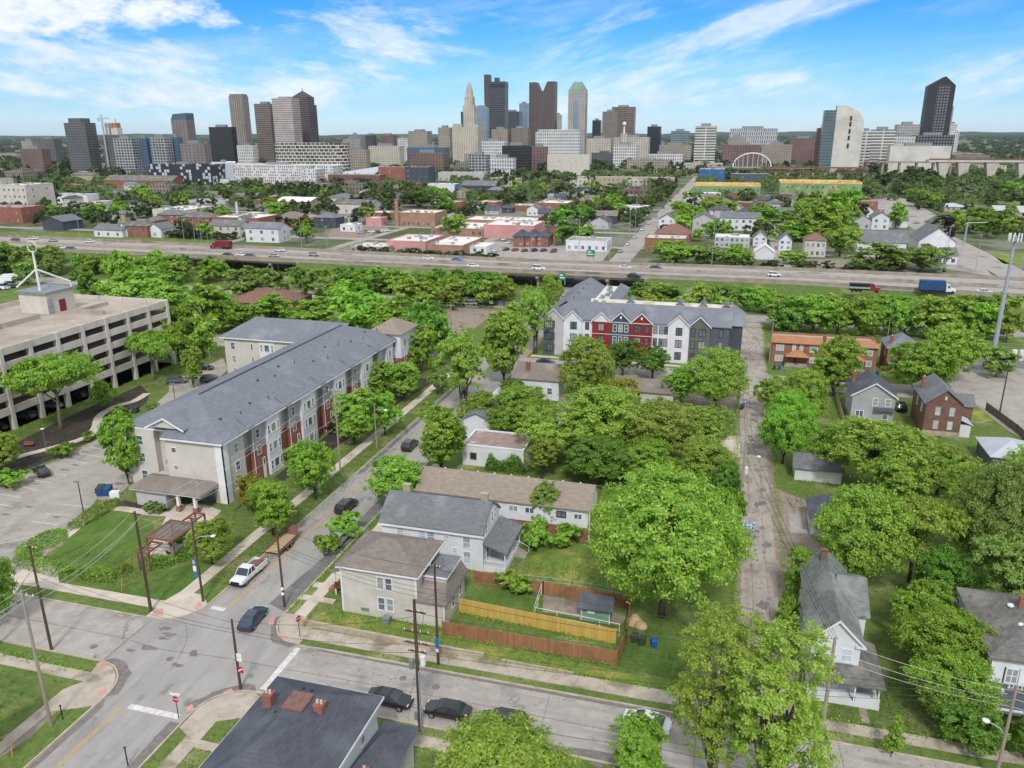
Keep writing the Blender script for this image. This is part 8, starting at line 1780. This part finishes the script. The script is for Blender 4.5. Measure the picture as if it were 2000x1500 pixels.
# ornate spire tower
t,w_,d,z,x,y=tower('ornate cream stone tower with tapering spire and broad base, tallest old tower',886,946,248,1500,'f_stone_v',.7,name='spire_tower');hh=lambda yt:height(x,y,yt)
B().box(-w_*.12,w_*.3,-d*.25,d*.25,z,hh(206)).build('shaft','f_stone_v',t);B().box(-w_*.07,w_*.25,-d*.2,d*.2,hh(206),hh(190)).build('shaft','f_stone_v',t);B().box(-w_*.5,-w_*.15,-d*.4,d*.4,z,hh(242)).box(w_*.33,w_*.5,-d*.4,d*.4,z,hh(244)).build('shoulder','f_stone_v',t)
cx_=w_*.09;rr_=w_*.16
for k in range(4):
 a=math.pi/4+k*math.pi/2;B().cyl(cx_+math.cos(a)*rr_*1.1,math.sin(a)*rr_,hh(206),hh(188),rr_*.28,rr_*.1,6).build('turret','f_stone',t)
B().cyl(cx_,0,hh(192),hh(174),rr_,rr_*.82,8).build('lantern','f_stone_v',t);B().cyl(cx_,0,hh(174),hh(165),rr_*.72,rr_*.4,8).cyl(cx_,0,hh(165),hh(157),rr_*.36,rr_*.05,8).build('spire','f_stone',t)
t,w_,d,z,x,y=tower('tallest dark grey tower with raised core',949,995,160,1800,'f_slate',.6);B().box(-w_*.5,-w_*.26,-d*.52,d*.2,-1,height(x,y,146)).build('core','f_maroon',t);B().box(-w_*.05,w_*.15,-d*.2,d*.2,z,height(x,y,152)).build('roof_plant','f_slate',t);B().box(-w_*.24,w_*.51,-d*.51,d*.51,height(x,y,172),height(x,y,164)).build('top_band','f_navy',t)
t,w_,d,z,x,y=tower('blue grey glass tower with curved shoulder behind the ornate spire tower',934,958,212,1650,'f_glassy',.8);B().ring([[(-w_/2,-d/2,z),(w_/2,-d/2,z),(w_/2,d/2,z),(-w_/2,d/2,z)],[(-w_*.4,-d/2,z+6),(w_*.1,-d/2,z+6),(w_*.1,d/2,z+6),(-w_*.4,d/2,z+6)]]).build('curved_top','f_glassy',t)
t,w_,d,z,x,y=tower('plum brown tower with a notched arch between two peaks',1035,1090,178,1700,'f_plum',.5,);hh=lambda yt:height(x,y,yt)
B().box(-w_*.5,-w_*.22,-d/2,d/2,z,hh(161)).box(w_*.2,w_*.5,-d/2,d/2,z,hh(160)).build('peak','f_plum',t);B().extr([(-w_*.22,-d/2,z),(-w_*.1,-d/2,z),(-w_*.22,-d/2,hh(163))],(0,d,0)).extr([(.06*w_,-d/2,z),(w_*.2,-d/2,z),(w_*.2,-d/2,hh(161))],(0,d,0)).build('notch_arch','f_plum',t)
t,w_,d,z,x,y=tower('beige tower with green copper pyramid roof and blue glass strip',1110,1149,182,1650,'f_beige_t',.8,((.98,.98,176),),name='green_roofed_tower');noisy('copper_green',hx('#7d9684'),hx('#6c8574'),.05);pyr(t,w_*.96,d*.96,z,height(x,y,160),'copper_green',w_*.42,d*.42);B().box(-w_*.18,w_*.12,-d/2-.8,-d/2-.01,-1,height(x,y,196)).build('glass_strip','f_glassy',t)
t,w_,d,z,x,y=tower('white marble courthouse with tall arched top storey',1048,1140,257,1250,'f_court',.35,((.9,.8,253),),name='courthouse',cat='courthouse')
x,y=fpos(1115,1120);k=ppm(x,y,H);B_=B().box(-42/k,42/k,-8,8,-1,height(x,y,302));tag(B_.build('terrace_wall','cream_wall',None,(x,y,0)),'cream riverside terrace wall below the white courthouse','wall')
x,y=fpos(1221,1400);t=thing('dome_tower','pale ball topped mast on a round drum above the stone block','tower',(x,y,0));B().cyl(0,0,20,height(x,y,260),7,6,14).build('drum','f_stone',t);B().cyl(0,0,height(x,y,260),height(x,y,246),1.6,1,8).build('mast','white_metal',t);B().ball(0,0,height(x,y,242),3.4).build('ball','white_metal',t)
x,y=fpos(695,1900);t=thing('pyramid_atrium','small grey glass pyramid on the far offices','building',(x,y,0));B().box(-22,22,-20,20,0,height(x,y,272)).build('wall','f_tan',t);pyr(t,30,30,height(x,y,272),height(x,y,258),'f_greengl')
# curved cream tower with glass side
x,y=fpos(1655,1150);k=ppm(x,y,H);t=thing('curved_tower','cream tower with rounded shoulder and teal glass west side','tower',(x,y,0));w_=46/k;hh=lambda yt:height(x,y,yt)
pr=[(-w_*.5,-1),(w_*.62,-1),(w_*.62,hh(245))]+[(w_*.62-w_*.95*(1-math.cos(R(a))),hh(245)+(hh(206)-hh(245))*math.sin(R(a)))for a in range(15,91,15)]+[(-w_*.5,hh(206))]
B().extr([(a,-9,z)for a,z in pr],(0,18,0)).build('shaft','f_cream',t);B().box(-w_*.98,-w_*.5,-9,9,-1,hh(215)).build('glass_side','f_tealgl',t)
for yt in(227,238,252,265,280):B().box(w_*.05,w_*.13,-9.3,-9,hh(yt+9),hh(yt)).build('window','dark_inside',t)
# black pointed tower
t,w_,d,z,x,y=tower('black tower with sharp gabled top at the right of the skyline',1799,1852,168,1300,'f_black',.6,name='pointed_tower');B().extr([(-w_/2,-d/2,z),(w_/2,-d/2,z),(w_*.1,-d/2,height(x,y,150))],(0,d,0)).build('gabled_top','f_black',t)
B().box(-w_*.15,w_*.32,-d/2-.8,-d/2-.01,-1,height(x,y,167)).build('window_strip','f_blackwin',t)
x,y=fpos(1820,1150);B_=B().cyl(0,0,-1,height(x,y,288),26,26,24).box(-50,-10,-16,16,-1,height(x,y,284));tag(B_.build('round_hall','f_cream',None,(x,y,0)),'round cream hall below the black pointed tower','building')
# bridges
x,y=fpos(1476,1090);k=ppm(x,y,20);t=thing('arch_bridge','slender white arch bridge over the river','bridge',(x,y,0));r=36/k;b=B();z0=height(x,y,326);z1=height(x,y,299)
arcp=lambda off:[(math.cos(R(a))*r,off,z0+(z1-z0)*math.sin(R(a)))for a in range(0,181,12)]
b.tube(arcp(0),.9,6);b.build('arch','white_metal',t);hb_=B()
for a in range(24,168,16):hb_.tube([(math.cos(R(a))*r,0,z0+(z1-z0)*math.sin(R(a))),(math.cos(R(a))*r*.95,4,z0)],.35,4)
hb_.build('hanger','white_metal',t);B().box(-r*2.2,r*3.2,-8,8,z0-1.6,z0).build('deck','bridge_concrete',t)
x,y=fpos(1600,960);k=ppm(x,y,0);t=thing('rail_viaduct','long dark steel rail viaduct in front of the curved tower','bridge',(x,y,0));h=height(x,y,326);b=B().box(-100/k,95/k,-3,3,h-1.5,h).box(-100/k,95/k,-3,3,h-7,h-6)
for q in range(40):b.tube([(-100/k+q*4.9/k,-3,h-6),(-100/k+(q+.5)*4.9/k,-3,h-1.5),(-100/k+(q+1)*4.9/k,-3,h-6)],.4,4)
b.build('truss','dark_brick',t)
for q in range(9):B().box(-95/k+q*23/k,-92/k+q*23/k,-3,3,-1,h-7).build('pier','stone',t)
t=thing('road_bridge','pale concrete road bridge on flared piers under construction at the right edge','bridge',g(1925,352)+(0,));x,y=t.location.x,t.location.y;h=height(x,y,312);k=ppm(x,y,h)
B().box(-110/k,160/k,-8,8,h-2.5,h).build('deck','concrete',t);B().box(-110/k,160/k,-8.3,-7.9,h,h+1.4).build('parapet','rust',t)
for q in(-80,-45,5,60):B().ring([[(q/k-2,-4,-1),(q/k+2,-4,-1),(q/k+2,4,-1),(q/k-2,4,-1)],[(q/k-7,-7,h-2.5),(q/k+7,-7,h-2.5),(q/k+7,7,h-2.5),(q/k-7,7,h-2.5)]]).build('pier','concrete',t)
x,y=fpos(1790,1000);k=ppm(x,y,0);B_=B().box(-60/k,120/k,-5,5,height(x,y,318),height(x,y,315));t=thing('road_bridge','low concrete ramp bridge behind the flared pier bridge','bridge',(x,y,0));B_.build('deck','bridge_concrete',t)
for q in range(6):B().box((-50+q*30)/k-1,(-50+q*30)/k+1,-4,4,-1,height(x,y,318)).build('pier','bridge_concrete',t)
# ---- scattered low city and woods to the horizon
rr=random.Random(77);CM=['f_tan','f_redbrick','f_slate','f_resi','f_stone','f_greybr','f_greybr']
def lows(n,x0,x1,D0,D1,hr,wr,label,group):
 for _ in range(n):
  D=D0*(D1/D0)**rr.random();x,y=fpos(rr.uniform(x0,x1),D);w_,d,h=rr.uniform(*wr),rr.uniform(*wr)*.7,rr.uniform(*hr)
  if not free(x,y,w_*.6):continue
  o=B().box(-w_/2,w_/2,-d/2,d/2,-1,h).box(-w_/5,w_/6,-d/5,d/5,h,h+rr.uniform(1,3)).build('low_building',rr.choice(CM),None,(x,y,0));tag(o,label,'building',group);OBST.append((x-w_/2,x+w_/2,y-d/2,y+d/2))
lows(34,500,1250,1150,2300,(9,26),(22,50),'low downtown block between the towers of the skyline centre','low downtown blocks');lows(20,0,500,1000,3000,(6,16),(20,60),'low block on the left side of the skyline','low blocks at the left');lows(22,1250,2000,1150,3500,(6,18),(20,60),'low block on the right side of the skyline','low blocks at the right');lows(30,300,1300,640,1100,(5,11),(14,34),'flat roofed city block short of downtown','city blocks short of downtown')
def woods(name,n,x0,x1,D0,D1,hr,per,label_mat,seed):
 rg=np.random.default_rng(seed);cs,ns,ss=[],[],[]
 for _ in range(n):
  D=D0*(D1/D0)**rg.random();x,y=fpos(rg.uniform(x0,x1),D)
  if not free(x,y,3):continue
  h=rg.uniform(*hr);r=h*rg.uniform(.5,1.0)*(1+D/6000);k=per
  d=rg.normal(size=(k,3));d[:,2]=np.abs(d[:,2])*.9+.05;d/=np.linalg.norm(d,axis=1)[:,None]
  cs.append(np.array([x,y,h*.25])+d*np.array([r,r,h*.75])*rg.uniform(.75,1.05,(k,1)));q=d+rg.normal(size=(k,3))*.45+np.array([0,0,.4]);ns.append(q/np.linalg.norm(q,axis=1)[:,None]);
 c,nn=np.concatenate(cs),np.concatenate(ns);me=quads_mesh(name,c,nn,1.0,rg)
 # bigger faces further out
 v=np.empty(len(me.vertices)*3,np.float32);me.vertices.foreach_get('co',v);v=v.reshape(-1,4,3);D=np.linalg.norm(c[:,:2],axis=1);s=np.clip(1.6+D/900,1.8,14)[:,None,None];v=c[:,None,:]+(v-c[:,None,:])*s;me.vertices.foreach_set('co',v.astype(np.float32).ravel());me.update()
 me.materials.append(MATS[label_mat]);return structure(link(name,me),'stuff')
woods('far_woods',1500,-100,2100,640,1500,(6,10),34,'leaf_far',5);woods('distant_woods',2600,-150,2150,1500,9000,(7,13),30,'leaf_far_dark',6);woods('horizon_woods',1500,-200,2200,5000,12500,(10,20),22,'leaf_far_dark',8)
rg=np.random.default_rng(3);hp=[(a,13000.0)for a in np.linspace(-48,48,140)]
hv,hf=[],[]
for i,(a,D)in enumerate(hp):
 q=FWDH*(D*math.cos(R(a)))+RIGHT*(D*math.sin(R(a)));z=52+10*math.sin(i*.21)+7*math.sin(i*.57+1)+4*math.sin(i*1.7);hv+=[(q.x,q.y,-20),(q.x,q.y,z),(q.x*1.12,q.y*1.12,-20)]
for i in range(139):hf+=[(3*i,3*i+3,3*i+4,3*i+1),(3*i+1,3*i+4,3*i+5,3*i+2)]
structure(B().add(hv,hf).build('hills','far_wood'))
grow()
# things that share a kind and a place are told apart by their order in the row
_same={}
for o in SC.objects:
 if not o.parent and o.get('label'):_same.setdefault(o['label'],[]).append(o)
def nth(i):return '%d%s'%(i,'th' if 10<i%100<14 else{1:'st',2:'nd',3:'rd'}.get(i%10,'th'))
for lab,os_ in _same.items():
 if len(os_)<2:continue
 wires=os_[0]['category']=='wire'
 os_.sort(key=lambda o:-round(o.location.z,1)*1000+proj(*o.location)[0]if wires else proj(*o.location)[0])
 for i,o in enumerate(os_):o['label']='%s, %s from %s'%(lab,nth(i+1),'the top' if wires else 'left')
 # ---- air: everything stands inside one even, very thin haze
hz,t_,b_=base_mat('haze')
hz.node_tree.nodes.remove(b_)
vol=t_.n('ShaderNodeVolumePrincipled',None,Color=(.80,.88,1.0,1),Density=HAZE,Anisotropy=.2)
t_.t.links.new(vol.outputs[0],[q for q in hz.node_tree.nodes if q.type=='OUTPUT_MATERIAL'][0].inputs['Volume'])
structure(B().box(-14200,14200,-1600,16000,-22,260).build('haze','haze'),'stuff')
